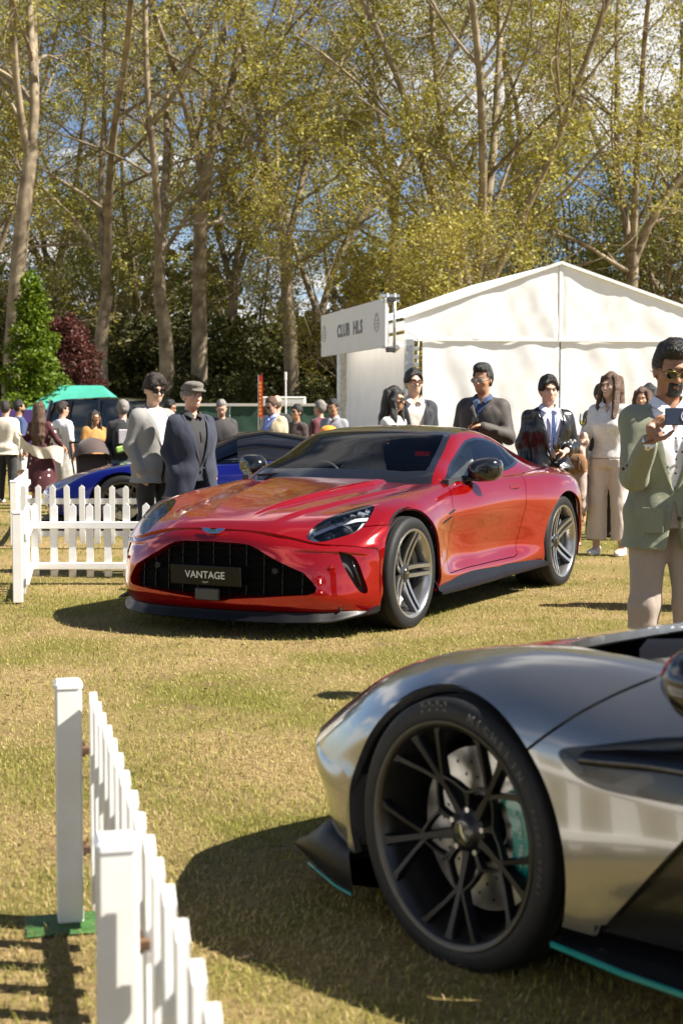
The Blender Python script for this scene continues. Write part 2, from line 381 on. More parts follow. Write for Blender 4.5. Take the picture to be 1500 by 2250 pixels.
RED_BUMPER = [
 [(-0.797,0,0.6515),(-0.778,0.28,0.6445),(-0.719,0.5,0.6115),(-0.654,0.66,0.5715),(-0.566,0.785,0.5595),(-0.491,0.86,0.5465),(-0.405,0.922,0.528)],
 [(-0.853,0,0.6),(-0.837,0.28,0.595),(-0.783,0.5,0.562),(-0.713,0.66,0.53),(-0.605,0.785,0.515),(-0.51,0.865,0.498),(-0.405,0.926,0.47)],
 [(-0.878,0,0.52),(-0.866,0.28,0.51),(-0.82,0.5,0.48),(-0.748,0.66,0.455),(-0.625,0.79,0.44),(-0.515,0.868,0.43),(-0.405,0.929,0.42)],
 [(-0.888,0,0.38),(-0.876,0.28,0.375),(-0.83,0.5,0.36),(-0.763,0.66,0.345),(-0.635,0.795,0.335),(-0.52,0.872,0.33),(-0.405,0.93,0.33)],
 [(-0.881,0,0.24),(-0.869,0.28,0.24),(-0.825,0.5,0.235),(-0.763,0.66,0.23),(-0.64,0.795,0.228),(-0.52,0.872,0.23),(-0.405,0.93,0.24)],
 [(-0.843,0,0.16),(-0.831,0.28,0.16),(-0.788,0.5,0.16),(-0.729,0.645,0.16),(-0.614,0.775,0.16),(-0.51,0.86,0.165),(-0.405,0.915,0.175)],
]
RED_CABIN = [
 [(0.593,0,0.86),(0.622,0.3,0.86),(0.709,0.58,0.85),(0.767,0.7,0.84),(0.835,0.8,0.82),(0.864,0.845,0.78),(0.864,0.86,0.72)],
 [(0.671,0,0.906),(0.699,0.3,0.903),(0.767,0.58,0.8968),(0.82,0.7,0.892),(0.883,0.785,0.872),(0.913,0.835,0.83),(0.913,0.86,0.75)],
 [(1.06,0,1.083),(1.079,0.3,1.077),(1.128,0.53,1.0646),(1.172,0.64,1.044),(1.197,0.725,0.96),(1.206,0.815,0.87),(1.206,0.86,0.78)],
 [(1.451,0,1.222),(1.461,0.3,1.214),(1.49,0.5,1.201),(1.51,0.59,1.182),(1.53,0.67,1.06),(1.539,0.815,0.885),(1.549,0.86,0.8)],
 [(1.796,0,1.256),(1.796,0.3,1.248),(1.796,0.5,1.2296),(1.806,0.595,1.192),(1.806,0.68,1.06),(1.806,0.82,0.89),(1.806,0.87,0.8)],
 [(2.191,0,1.23),(2.191,0.28,1.22),(2.191,0.48,1.1964),(2.191,0.58,1.152),(2.201,0.68,1.05),(2.201,0.82,0.91),(2.201,0.9,0.82)],
 [(2.59,0,1.14),(2.59,0.27,1.128),(2.59,0.46,1.1),(2.6,0.57,1.05),(2.6,0.68,0.975),(2.6,0.82,0.9),(2.6,0.92,0.83)],
 [(2.99,0,1.02),(2.99,0.27,1.01),(2.99,0.46,0.985),(2.99,0.58,0.95),(2.99,0.71,0.905),(2.99,0.82,0.865),(2.99,0.92,0.8)],
 [(3.34,0,0.92),(3.34,0.3,0.91),(3.34,0.5,0.89),(3.34,0.62,0.86),(3.34,0.74,0.82),(3.34,0.82,0.78),(3.34,0.87,0.74)],
]
def red_skins(q=1.0):
    P, U = loft_cols(RED_COLS, int(400*q), int(150*q))
    x, y = P[..., 0], P[..., 1]
    # two crisp hood creases running from the vents to the badge
    for (x0, y0, x1, y1, amp) in ((-.60, .15, .52, .39, .019), (-.70, .33, .45, .60, .011)):
        t = np.clip((x-x0)/(x1-x0), 0, 1); yl = y0+(y1-y0)*t; fade = sstep(x, x0-.12, x0+.35)*(1-sstep(x, .6, .8))
        d = y-yl; P[..., 2] += fade*amp*(np.exp(-(np.maximum(d, 0)/.022)**2)*np.exp(-np.maximum(-d, 0)/.16)-np.exp(-np.maximum(d, 0)/.10)*(1-np.exp(-(np.maximum(d, 0)/.028)**2)))
    T = Skin.from_grid(P, U).flip()
    P, U = loft_rows(RED_BUMPER, int(90*q), int(170*q)); 
    y, z = P[..., 1], P[..., 2]; zl = np.interp(y, [.45, .54, .76, .9], [.548, .540, .524, .50])   # crease above the side intakes
    P[..., 0] += .022*sstep(y, .47, .64)*(1-sstep(y, .84, .90))*np.where(z < zl, np.exp(-(zl-z)/.10)*(1-np.exp(-(zl-z)/.008)), 0)
    F = Skin.from_grid(P, U)
    P, U = loft_rows(RED_CABIN, int(260*q), int(120*q)); G = Skin.from_grid(P, U).flip()
    for s, ref in ((T, (0, 0, 1)), (F, (-1, 0, 0)), (G, (0, 0, 1))):
        k = len(s.N)//2
        if (s.N@np.array(ref, float)).mean() < 0: s.flip()
    return T, F, G
def gz(y): return -.2*float(sstep(np.array(y, float), 15.0, 27.0))
# ================================================================ ground: one sheet to the horizon, short worn lawn
def ground_mat():
    m = bpy.data.materials.new('lawn'); m.use_nodes = True; n = m.node_tree; b = n.nodes['Principled BSDF']; b.inputs['Roughness'].default_value = .95; b.inputs['Specular IOR Level'].default_value = .1
    tc = n.nodes.new('ShaderNodeTexCoord')
    def nz(s, d=6, r=.6):
        t = n.nodes.new('ShaderNodeTexNoise'); t.inputs['Scale'].default_value = s; t.inputs['Detail'].default_value = d; t.inputs['Roughness'].default_value = r; n.links.new(tc.outputs['Object'], t.inputs['Vector']); return t.outputs[0]
    def ramp(f, stops):
        r = n.nodes.new('ShaderNodeValToRGB'); e = r.color_ramp.elements
        while len(e) < len(stops): e.new(.5)
        for k, (p, c) in enumerate(stops): e[k].position = p; e[k].color = (*c, 1)
        n.links.new(f, r.inputs[0]); return r.outputs[0]
    dry = ramp(nz(34, 8, .7), [(.30, (.14, .088, .04)), (.48, (.33, .235, .105)), (.62, (.44, .33, .155)), (.78, (.25, .175, .08))])
    grn = ramp(nz(60, 6, .7), [(.3, (.09, .085, .018)), (.55, (.21, .19, .045)), (.75, (.29, .26, .075))])
    mx = n.nodes.new('ShaderNodeMixRGB'); f = ramp(nz(.9, 7, .62), [(.42, (0, 0, 0)), (.60, (1, 1, 1))])
    # farther lawn is greener: driven by the place itself, a worn strip round the cars
    n.links.new(f, mx.inputs[0]); n.links.new(dry, mx.inputs[1]); n.links.new(grn, mx.inputs[2]); n.links.new(mx.outputs[0], b.inputs['Base Color'])
    soil = n.nodes.new('ShaderNodeMixRGB'); sf = ramp(nz(1.7, 8, .66), [(.58, (0, 0, 0)), (.70, (.8, .8, .8))]); n.links.new(sf, soil.inputs[0]); n.links.new(mx.outputs[0], soil.inputs[1]); soil.inputs[2].default_value = (.20, .13, .07, 1); n.links.new(soil.outputs[0], b.inputs['Base Color'])
    bp = n.nodes.new('ShaderNodeBump'); bp.inputs['Strength'].default_value = .9; bp.inputs['Distance'].default_value = .03; n.links.new(nz(120, 4, .7), bp.inputs['Height']); n.links.new(bp.outputs[0], b.inputs['Normal'])
    return m
def build_ground():
    xs = np.r_[-400, -150, np.linspace(-40, 40, 41), 150, 400]; ys = np.r_[-60, -20, np.linspace(-6, 60, 67), 90, 150, 300, 700]
    P = np.array([[(x, y, -.2*float(sstep(np.array(float(y)), 15, 27))) for x in xs] for y in ys])
    o = MB().grid(P).build('ground', ground_mat(), smooth=True); o['kind'] = 'structure'; tag(o, 'worn yellow green lawn under the cars', 'lawn')
    rng = np.random.default_rng(7)
    # blades of grass and dry straw: one mesh, dense near the camera, thinning with distance
    def blades(n, ymin, ymax, hmin, hmax, wid, spread, marg, flat=0.0):
        y = np.sqrt(rng.uniform(ymin**2, ymax**2, n)); x = rng.uniform(-1, 1, n)*(.235*y+marg)
        # clumping
        keep = np.ones(n, bool)
        nzv = np.array([noise.noise(Vector((a*1.1, b*1.1, 0))) for a, b in zip(x, y)])
        green = rng.uniform(0, 1, n) < np.clip(.36+nzv*.9, .08, .92)
        hh = rng.uniform(hmin, hmax, n)*np.where(green, 1.0, .55); an = rng.uniform(0, 2*np.pi, n); le = rng.uniform(.3, 1.0, n)*spread*np.where(green, 1, 1.7)
        dx, dy = np.cos(an), np.sin(an); w = wid*rng.uniform(.6, 1.3, n)
        px, py = -dy*w, dx*w
        z0 = np.zeros(n)-.002
        A = np.c_[x-px, y-py, z0]; B = np.c_[x+px, y+py, z0]
        Cm = np.c_[x+dx*hh*le*.4-px*.8, y+dy*hh*le*.4-py*.8, hh*.62]; D = np.c_[x+dx*hh*le*.4+px*.8, y+dy*hh*le*.4+py*.8, hh*.62]
        zg = -.2*sstep(y, 15, 27)
        E = np.c_[x+dx*hh*le*1.15, y+dy*hh*le*1.15, hh*np.where(le > .8*spread, .72, 1.0)]
        Q = np.stack([A, B, D, Cm, E], 1); Q[:, :, 2] += zg[:, None]
        return Q, green
    sets = [blades(70000, 3.0, 6.5, .012, .032, .0014, 1.3, .5), blades(80000, 6.5, 13, .014, .034, .0018, 1.3, .6), blades(50000, 13, 32, .02, .042, .0035, 1.2, 1.5)]
    V = np.concatenate([s[0] for s in sets]); g = np.concatenate([s[1] for s in sets]); n = len(V)
    me = bpy.data.meshes.new('grass'); i = np.arange(n)*5
    F = np.concatenate([np.c_[i, i+1, i+2], np.c_[i, i+2, i+3], np.c_[i+3, i+2, i+4]])
    me.vertices.add(n*5); me.vertices.foreach_set('co', V.reshape(-1)); me.loops.add(len(F)*3); me.loops.foreach_set('vertex_index', F.reshape(-1).astype(np.int32))
    me.polygons.add(len(F)); me.polygons.foreach_set('loop_start', (np.arange(len(F))*3).astype(np.int32)); me.polygons.foreach_set('loop_total', np.full(len(F), 3, np.int32))
    me.update(); me.validate()
    at = me.attributes.new('tone', 'FLOAT', 'POINT'); tone = np.where(g, rng.uniform(.55, 1, n), rng.uniform(0, .45, n)); at.data.foreach_set('value', np.repeat(tone, 5).astype(np.float32))
    m = bpy.data.materials.new('grass_blades'); m.use_nodes = True; nd = m.node_tree; b = nd.nodes['Principled BSDF']; b.inputs['Roughness'].default_value = .6; b.inputs['Specular IOR Level'].default_value = .25
    a = nd.nodes.new('ShaderNodeAttribute'); a.attribute_name = 'tone'; r = nd.nodes.new('ShaderNodeValToRGB'); e = r.color_ramp.elements
    for _ in range(3): e.new(.5)
    for k, (p, c) in enumerate([(0, (.34, .24, .105)), (.30, (.49, .375, .175)), (.47, (.36, .295, .10)), (.56, (.17, .175, .028)), (1, (.28, .275, .05))]): e[k].position = p; e[k].color = (*c, 1)
    nd.links.new(a.outputs['Fac'], r.inputs[0]); nd.links.new(r.outputs[0], b.inputs['Base Color'])
    tr = nd.nodes.new('ShaderNodeBsdfTranslucent'); nd.links.new(r.outputs[0], tr.inputs[0]); ms = nd.nodes.new('ShaderNodeMixShader'); ms.inputs[0].default_value = .3
    nd.links.new(b.outputs[0], ms.inputs[1]); nd.links.new(tr.outputs[0], ms.inputs[2]); nd.links.new(ms.outputs[0], nd.nodes['Material Output'].inputs[0])
    me.materials.append(m); o = link('grass', me); tag(o, 'short grass and dry straw covering the lawn', 'grass', kind='stuff')
    # a few fallen leaves and clods
    lm = mat('dead_leaf', (.10, .055, .025), .8); 
    mb = MB()
    for _ in range(170):
        y = math.sqrt(rng.uniform(9, 160)); x = rng.uniform(-.24, .24)*y; s = rng.uniform(.006, .016); a = rng.uniform(0, 6.28)
        mb.add([(x+s*math.cos(a+q), y+s*math.sin(a+q)*.7, .012+rng.uniform(0, .012)) for q in (0, 1.4, 2.6, 3.9, 5.0)], [(0, 1, 2, 3, 4)])
    o = mb.build('leaf_litter', lm); tag(o, 'scattered brown dead leaves and crumbs lying on the lawn', 'leaf litter', kind='stuff')
build_ground()
# ================================================================ low white picket fences
M_FENCE = mat('fence_white', (.80, .80, .79), .42, vscale=7, col2=(.72, .70, .66), bump=.03, bscale=40)
def muddy(m):
    n = m.node_tree; b = n.nodes['Principled BSDF']; src = b.inputs['Base Color'].links[0].from_socket; tc = n.nodes.new('ShaderNodeTexCoord'); sp = n.nodes.new('ShaderNodeSeparateXYZ'); n.links.new(tc.outputs['Object'], sp.inputs[0])
    nz = n.nodes.new('ShaderNodeTexNoise'); nz.inputs['Scale'].default_value = 38; nz.inputs['Detail'].default_value = 6; n.links.new(tc.outputs['Object'], nz.inputs['Vector'])
    mr = n.nodes.new('ShaderNodeMapRange'); mr.inputs[1].default_value = .16; mr.inputs[2].default_value = .0; n.links.new(sp.outputs[2], mr.inputs[0])
    ad = n.nodes.new('ShaderNodeMath'); ad.operation = 'MULTIPLY'; n.links.new(mr.outputs[0], ad.inputs[0]); n.links.new(nz.outputs[0], ad.inputs[1])
    x = n.nodes.new('ShaderNodeMixRGB'); n.links.new(ad.outputs[0], x.inputs[0]); n.links.new(src, x.inputs[1]); x.inputs[2].default_value = (.28, .22, .13, 1); n.links.new(x.outputs[0], b.inputs['Base Color'])
muddy(M_FENCE)
M_POST = mat('post_white', (.74, .73, .70), .42, var=.07, vscale=9, col2=(.70, .67, .61))
M_CAP = mat('post_cap', (.80, .80, .80), .35); M_HINGE = mat('rust_hinge', (.10, .055, .03), .6, .4, var=.4, vscale=60)
def picket_mesh(h=.62, w=.055, t=.018):
    return MB().prism([(-w/2, 0), (w/2, 0), (w/2, h-w*.45), (0, h), (-w/2, h-w*.45)], -t/2, t/2, [[1, 0, 0], [0, 0, 1], [0, 1, 0]]).mesh('picket', M_FENCE)
PICKET = picket_mesh()
def post(parent_name, x, y, rz, label, group, plate=None, h=.69, w=.068, hinges=True):
    t = thing('fence_post', label, 'post', (x, y, 0), rz, group)
    MB().box((0, 0, h/2-.005), (w, w, h-.03), bev=.005).build('shaft', M_POST, t)
    MB().box((0, 0, h-.012), (w+.006, w+.006, .026), bev=.008).build('cap', M_CAP, t)
    if plate: MB().box((-.02, -.02, .006), (.20, .17, .008), bev=.003).build('base_plate', mat('green_plate', (.03, .10, .02), .6, var=.25, vscale=12), t)
    if hinges:
        for z in (.20, .47): MB().box((w/2+.012, 0, z), (.024, .014, .022), bev=.004).box((w/2+.004, .012, z), (.012, .010, .04)).build('bracket', M_HINGE, t)
    return t
def fence_panel(a, b, n, label, group, off=0.0, z0=.035, rails=(.15, .47), front=1, gap=.045):
    a = Vector((*a, 0)); b = Vector((*b, 0)); d = b-a; L = d.length; rz = math.atan2(d.y, d.x)
    t = thing('picket_fence', label, 'fence', a, rz, group)
    for z in rails: MB().box((L/2, -front*.022, z), (L-2*gap, .026, .055), bev=.004).build('rail', M_FENCE, t)
    for k in range(n):
        x = L*(k+.5)/n; link('picket', PICKET, t, (x+math.sin(k*7.3+a.x*5)*.004, math.sin(k*3.1)*.002, z0+math.sin(k*5.7+a.y)*.005), (0, math.sin(k*4.9+a.x)*.012, math.sin(k*2.3)*.02))
    return t
def build_fences():
    global PICKET
    PICKET = picket_mesh(.575)
    g = 'low white picket fence panels'; gp = 'white fence posts'
    ang = math.atan2(-1, .228)
    post('p', -.727, 4.15, R(13), 'white square fence post standing on a green base plate', gp, plate=True, h=.66)
    post('p', -.380, 2.62, R(13), 'white fence post with brown scuffs, close to the silver car shadow', gp, plate=True, h=.66)
    post('p', -.02, 1.06, R(13), 'white fence post at the camera end of the edge-on fence', gp, plate=True, h=.66)
    fence_panel((-.668, 4.17), (-.318, 2.625), 10, 'edge-on white picket fence panel running from the post on the green plate', g, z0=.067, front=-1)
    fence_panel((-.318, 2.615), (.03, 1.07), 10, 'white picket fence panel running past the scuffed post towards the viewer', g, z0=.067, front=-1)
    post('p', -2.285, 11.08, R(8), 'white fence post at the open corner of the enclosure beside the red coupe', gp, h=.66, hinges=False)
    post('p', -3.29, 15.8, R(8), 'white fence post at the far corner, in front of the polka dot dress', gp, h=.66, hinges=False)
    fence_panel((-2.25, 11.12), (-2.45, 12.32), 8, 'short white picket return panel seen end-on behind the corner post', g, z0=.067)
    fence_panel((-2.47, 12.3), (-1.03, 12.3), 10, 'white picket fence panel ending behind the red coupe headlamp', g, z0=.067)
    fence_panel((-3.19, 15.43), (-1.75, 15.43), 10, 'white picket fence panel in front of the blue car wheel', g, z0=.055, front=-1)
    fence_panel((-1.75, 15.43), (-.31, 15.43), 10, 'white picket fence panel hidden behind the red coupe bonnet', g, z0=.055, front=-1)
    fence_panel((-3.31, 15.75), (-3.9, 19.6), 14, 'white picket fence panel leading away from the far corner post', g, z0=.055)
build_fences()
# ================================================================ trees
def leaf_mat(name, c1, c2, c3, tr=.35):
    m = bpy.data.materials.new(name); m.use_nodes = True; n = m.node_tree; b = n.nodes['Principled BSDF']; b.inputs['Roughness'].default_value = .55; b.inputs['Specular IOR Level'].default_value = .3
    a = n.nodes.new('ShaderNodeAttribute'); a.attribute_name = 'tone'; r = n.nodes.new('ShaderNodeValToRGB'); e = r.color_ramp.elements; e.new(.5)
    for k, (p, c) in enumerate(((0, c1), (.5, c2), (1, c3))): e[k].position = p; e[k].color = (*c, 1)
    n.links.new(a.outputs['Fac'], r.inputs[0]); n.links.new(r.outputs[0], b.inputs['Base Color'])
    t = n.nodes.new('ShaderNodeBsdfTranslucent'); n.links.new(r.outputs[0], t.inputs[0]); x = n.nodes.new('ShaderNodeMixShader'); x.inputs[0].default_value = tr
    n.links.new(b.outputs[0], x.inputs[1]); n.links.new(t.outputs[0], x.inputs[2]); n.links.new(x.outputs[0], n.nodes['Material Output'].inputs[0]); return m
L_PLANE = leaf_mat('plane_leaves', (.16, .14, .024), (.30, .27, .048), (.46, .42, .095))
L_YOUNG = leaf_mat('young_leaves', (.20, .17, .03), (.36, .31, .06), (.48, .43, .10))
L_GREEN = leaf_mat('green_leaves', (.09, .105, .02), (.18, .19, .04), (.28, .28, .07))
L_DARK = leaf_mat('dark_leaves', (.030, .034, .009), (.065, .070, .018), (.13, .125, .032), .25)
L_LIME = leaf_mat('lime_leaves', (.05, .085, .006), (.11, .17, .010), (.19, .26, .02))
L_RED = leaf_mat('copper_leaves', (.045, .012, .012), (.10, .030, .024), (.16, .06, .045))
M_BARK = mat('plane_bark', (.12, .09, .058), .85, var=.3, vscale=1.6, col2=(.30, .24, .16), bump=.5, bscale=6)
M_BARKD = mat('dark_bark', (.075, .058, .042), .9, var=.3, vscale=3)
def leaves_mesh(name, C, rng, per, spread, smin, smax, m, droop=.15, tone=None):
    """leaf clumps: folded diamonds scattered round the points C"""
    n = len(C)*per; P = np.repeat(C, per, 0)+rng.normal(0, 1, (n, 3))*np.array([spread, spread, spread*.75])
    nrm = rng.normal(0, 1, (n, 3)); nrm[:, 2] = np.abs(nrm[:, 2])+.35; nrm /= np.linalg.norm(nrm, axis=1)[:, None]
    u = np.cross(nrm, rng.normal(0, 1, (n, 3))); u /= np.linalg.norm(u, axis=1)[:, None]+1e-9; v = np.cross(nrm, u)
    s = rng.uniform(smin, smax, n)[:, None]
    A = P-u*s; B = P+v*s*.62+nrm*s*.15; Cc = P+u*s*1.1-nrm*s*.25*rng.uniform(0, 1, (n, 1)); D = P-v*s*.55+nrm*s*.12
    V = np.stack([A, B, Cc, D], 1).reshape(-1, 3); i = np.arange(n)*4; F = np.concatenate([np.c_[i, i+1, i+2], np.c_[i, i+2, i+3]])
    me = bpy.data.meshes.new(name); me.vertices.add(len(V)); me.vertices.foreach_set('co', V.reshape(-1)); me.loops.add(len(F)*3); me.loops.foreach_set('vertex_index', F.reshape(-1).astype(np.int32))
    me.polygons.add(len(F)); me.polygons.foreach_set('loop_start', (np.arange(len(F))*3).astype(np.int32)); me.polygons.foreach_set('loop_total', np.full(len(F), 3, np.int32)); me.update()
    t = np.repeat(rng.uniform(0, 1, len(C)), per)*.55+rng.uniform(0, .45, n)
    a = me.attributes.new('tone', 'FLOAT', 'POINT'); a.data.foreach_set('value', np.repeat(t, 4).astype(np.float32)); me.materials.append(m); return me
def grow_tree(seed, H=29, r0=.36, fork=9.0, nlimb=3, spread=.38, clean=7.5, low=False):
    rng = np.random.default_rng(seed); segs = []; tips = []
    def branch(p, d, r, L, lev, nseg):
        pts = [p.copy()]; rad = [r]; cur = d/np.linalg.norm(d); q = p.copy(); bend = rng.normal(0, 1, 3)*.10
        for k in range(nseg):
            bend = bend*.6+rng.normal(0, 1, 3)*({0: .045, 1: .11}.get(lev, .17)); up = np.array([0, 0, {0: .16, 1: .07, 2: .055}.get(lev, .02)])
            cur = cur+bend*.55+up; cur /= np.linalg.norm(cur); q = q+cur*(L/nseg); pts.append(q.copy()); rad.append(r*(1-.62*(k+1)/nseg))
        segs.append((np.array(pts), np.array(rad), lev))
        if lev >= 3:
            for t in ((.45, .75, 1.0) if lev == 3 else (.6, 1.0)): tips.append(pts[int(round(t*nseg))])
        if lev >= 4: return
        if lev == 0:
            for k in range(nlimb):
                a = 2*np.pi*k/nlimb+rng.uniform(-.5, .5); s = spread*rng.uniform(.6, 1.3)
                branch(pts[-1]-cur*rng.uniform(0, 1.2)*k, np.array([math.cos(a)*s, math.sin(a)*s, 1.0]), rad[-1]*rng.uniform(.85, 1.15)*1.25, (H-fork)*rng.uniform(.75, 1.0), 1, 9)
            for k in range(4):      # side boughs on the bole
                i = rng.integers(nseg//2, nseg); a = rng.uniform(0, 6.28); z = pts[i]
                if z[2] > clean: branch(z, np.array([math.cos(a), math.sin(a), .35]), r*.30, rng.uniform(3.5, 6.5), 2, 6)
            return
        nb = {1: 8, 2: 6, 3: 4}[lev]
        for k in range(nb):
            t = rng.uniform(.22, 1.0) if lev > 1 else (k+1+rng.uniform(-.3, .3))/nb; i = min(nseg, max(1, int(round(t*nseg)))); tan = pts[i]-pts[i-1]; tan /= np.linalg.norm(tan)
            side = np.cross(tan, rng.normal(0, 1, 3)); side /= np.linalg.norm(side)+1e-9
            dd = tan*rng.uniform(.35, .8)+side*rng.uniform(.7, 1.1)+np.array([0, 0, rng.uniform(-.15, .45)])
            l2 = {1: L*rng.uniform(.28, .48), 2: L*rng.uniform(.38, .62), 3: L*rng.uniform(.45, .7)}[lev]
            branch(pts[i], dd, max(rad[i]*{1: .50, 2: .52, 3: .5}[lev], .012), l2, lev+1, {1: 6, 2: 5, 3: 3}[lev])
    branch(np.array([0, 0, -.3]), np.array([rng.normal(0, .025), rng.normal(0, .025), 1.0]), r0, fork+.3, 0, 9)
    mb = MB()
    for pts, rad, lev in segs:
        if lev == 0: rad = rad.copy(); rad = r0*(1-.34*np.linspace(0, 1, len(rad))); rad[0] *= 1.35
        if lev <= 2: pts = smooth_pts(pts, 2); rad = np.interp(np.linspace(0, 1, len(pts)), np.linspace(0, 1, len(rad)), rad)
        mb.tube(pts, rad, {0: 12, 1: 8, 2: 6, 3: 4, 4: 3}[lev], cap=False)
    return mb, np.array(tips), rng
TREE_T = {}
def tree_template(key, leaf, per=24, spr=.27, smin=.05, smax=.115, **k):
    mb, tips, rng = grow_tree(**k); cl = np.array([noise.noise(Vector(p*.22)) for p in tips]); tips = tips[cl > -.12]
    TREE_T[key] = (mb.mesh(key+'_trunk', M_BARK, smooth=True), leaves_mesh(key+'_crown', tips, rng, per, spr, smin, smax, leaf))
def place_tree(name, key, x, y, label, cat='tree', group=None, s=1.0, rz=0.0, z=-.15, sz=None):
    t = thing(name, label, cat, (x, y, z), rz, group); t.scale = (s, s, sz or s); a, b = TREE_T[key]
    link('trunk', a, t); link('crown', b, t); return t
def shrub_template(key, leaf, seed, lobes, per=520, smin=.09, smax=.2, stems=5):
    rng = np.random.default_rng(seed); C = []
    for cx, cy, cz, rx, ry, rz in lobes:
        q = rng.normal(0, 1, (per, 3)); q /= np.linalg.norm(q, axis=1)[:, None]; q *= rng.uniform(.55, 1.02, (per, 1))**.5; q += .16*np.sin(q[:, [1, 2, 0]]*7+seed)
        C.append(q*np.array([rx, ry, rz])+np.array([cx, cy, cz]))
    mb = MB()
    for k in range(stems):
        a = 6.28*k/stems; mb.tube(smooth_pts([(0, 0, -.2), (.2*math.cos(a), .2*math.sin(a), lobes[0][2]*.5), (.9*lobes[0][3]*.5*math.cos(a), .5*lobes[0][3]*math.sin(a), lobes[0][2]*1.2)], 3), np.linspace(.09, .02, 7), 5)
    TREE_T[key] = (mb.mesh(key+'_stems', M_BARKD, smooth=True), leaves_mesh(key+'_leaves', np.concatenate(C), rng, 3, .10, smin, smax, leaf))
def px2x(px, y): return (px-750)/FPX*y
def build_trees():
    tree_template('plane_a', L_PLANE, seed=3, H=30, r0=.42, fork=9.5, nlimb=3, spread=.33)
    tree_template('plane_b', L_PLANE, seed=11, H=31, r0=.42, fork=7.0, nlimb=2, spread=.30)
    tree_template('plane_c', L_PLANE, seed=23, H=32, r0=.44, fork=13, nlimb=3, spread=.34)
    tree_template('plane_d', L_PLANE, seed=42, H=30, r0=.50, fork=6.5, nlimb=5, spread=.42)
    tree_template('young', L_YOUNG, seed=57, H=15, r0=.16, fork=3.0, nlimb=4, spread=.55, clean=2, per=11, spr=.42, smin=.055, smax=.12)
    tree_template('green', L_GREEN, seed=71, H=17, r0=.24, fork=4.0, nlimb=4, spread=.6, clean=3, per=11, spr=.48, smin=.06, smax=.13)
    gl = 'tall plane trees at the wood edge'
    for px, Y, key, s, rz, lab in (
        (20, 66, 'plane_c', .95, 2.0, 'thick plane tree trunk rising beside the lime green conifer'),
        (226, 74, 'plane_b', .98, 2.3, 'plane tree with forked trunk between copper tree and shade'),
        (366, 72, 'plane_b', 1.0, 5.2, 'leaning forked plane tree rising above the grey blazer man'),
        (436, 76, 'plane_c', 1.0, 1.1, 'straight plane tree trunk rising above the flat cap man'),
        (634, 78, 'plane_a', 1.0, .2, 'plane tree with straight bole above the beige jacket man'),
        (708, 88, 'plane_b', 1.0, 3.9, 'plane tree standing behind the tent name board'),
        (1028, 70, 'plane_d', 1.02, 2.0, 'many-limbed big plane tree behind the tent roof slope'),
        (1388, 76, 'plane_a', .95, 4.2, 'plane tree showing its bole over the tent right slope')):
        place_tree('plane_tree', key, px2x(px, Y), Y, lab, 'tree', gl, s, rz)
    for px, Y, key, rz, s in ((110, 104, 'plane_a', 1.9, 1.05), (520, 100, 'plane_a', 5.0, 1.05), (830, 98, 'plane_c', 2.7, 1.0), (1180, 104, 'plane_c', 4.4, 1.05), (1520, 98, 'plane_d', .6, 1.0), (-120, 92, 'plane_d', 3.3, 1.0), (300, 112, 'plane_d', 1.0, 1.05), (1650, 84, 'plane_c', 1.5, 1.0)):
        place_tree('plane_tree', key, px2x(px, Y), Y, 'plane tree in the back rank of the wood', 'tree', 'back rank of plane trees', s, rz)
    place_tree('young_tree', 'young', px2x(935, 64), 64, 'bright yellow green young tree left of the tent roof', 'tree', None, .72, .5)
    place_tree('young_tree', 'young', px2x(775, 68), 68, 'bright young tree behind the tent name board', 'tree', None, .66, 2.4)
    place_tree('young_tree', 'young', px2x(1010, 84), 84, 'tall yellow leaved tree behind the many-limbed plane tree', 'tree', None, .9, 4.4)
    for px, Y, rz, s in ((1270, 92, .3, .95), (1470, 88, 2.0, 1.0), (1120, 98, 4.0, .8), (560, 104, 1.0, .9), (60, 100, 3.0, .9), (250, 108, 5.0, .9)):
        place_tree('green_tree', 'green', px2x(px, Y), Y, 'fresh green broadleaf tree standing among the plane trees', 'tree', 'green broadleaf trees in the wood', s, rz)
    # understorey
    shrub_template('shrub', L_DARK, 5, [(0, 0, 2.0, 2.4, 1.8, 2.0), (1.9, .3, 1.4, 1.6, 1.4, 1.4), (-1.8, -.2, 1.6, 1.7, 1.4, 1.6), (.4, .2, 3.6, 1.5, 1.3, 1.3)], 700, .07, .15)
    shrub_template('lime', L_LIME, 9, [(.9*math.sin(k*2.4)*(1-k/19), .8*math.cos(k*2.4)*(1-k/19), .7+k*.33, 1.05*(1-k/21)+.12, .9*(1-k/21)+.12, .42) for k in range(19)], 260, .05, .12, 1)
    shrub_template('copper', L_RED, 13, [(0, 0, 3.6, 1.1, 1.0, 1.2), (.3, 0, 2.3, .95, .9, 1.1), (-.2, .1, 4.6, .75, .7, .8), (.1, 0, 1.2, .8, .8, .9)], 620, .05, .11, 3)
    place_tree('conifer', 'lime', px2x(74, 58), 58, 'bright lime green conifer at the wood edge', 'tree', None, .92)
    place_tree('copper_tree', 'copper', px2x(160, 62), 62, 'dark red leaved tree beside the lime green conifer', 'tree', None, .95)
    rng = random.Random(4)
    for k in range(20):
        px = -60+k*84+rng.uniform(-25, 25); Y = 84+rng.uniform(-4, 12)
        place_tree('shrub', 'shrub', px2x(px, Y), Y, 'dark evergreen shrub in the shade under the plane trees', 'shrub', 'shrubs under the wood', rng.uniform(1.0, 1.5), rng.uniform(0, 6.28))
    for k, px in enumerate((395, 470, 560, 690, 780)):
        place_tree('shrub', 'shrub', px2x(px, 72), 72+k % 2*3, 'low laurel shrub just behind the dark green hoarding', 'shrub', 'low shrubs behind the hoarding', .62, k*1.3)
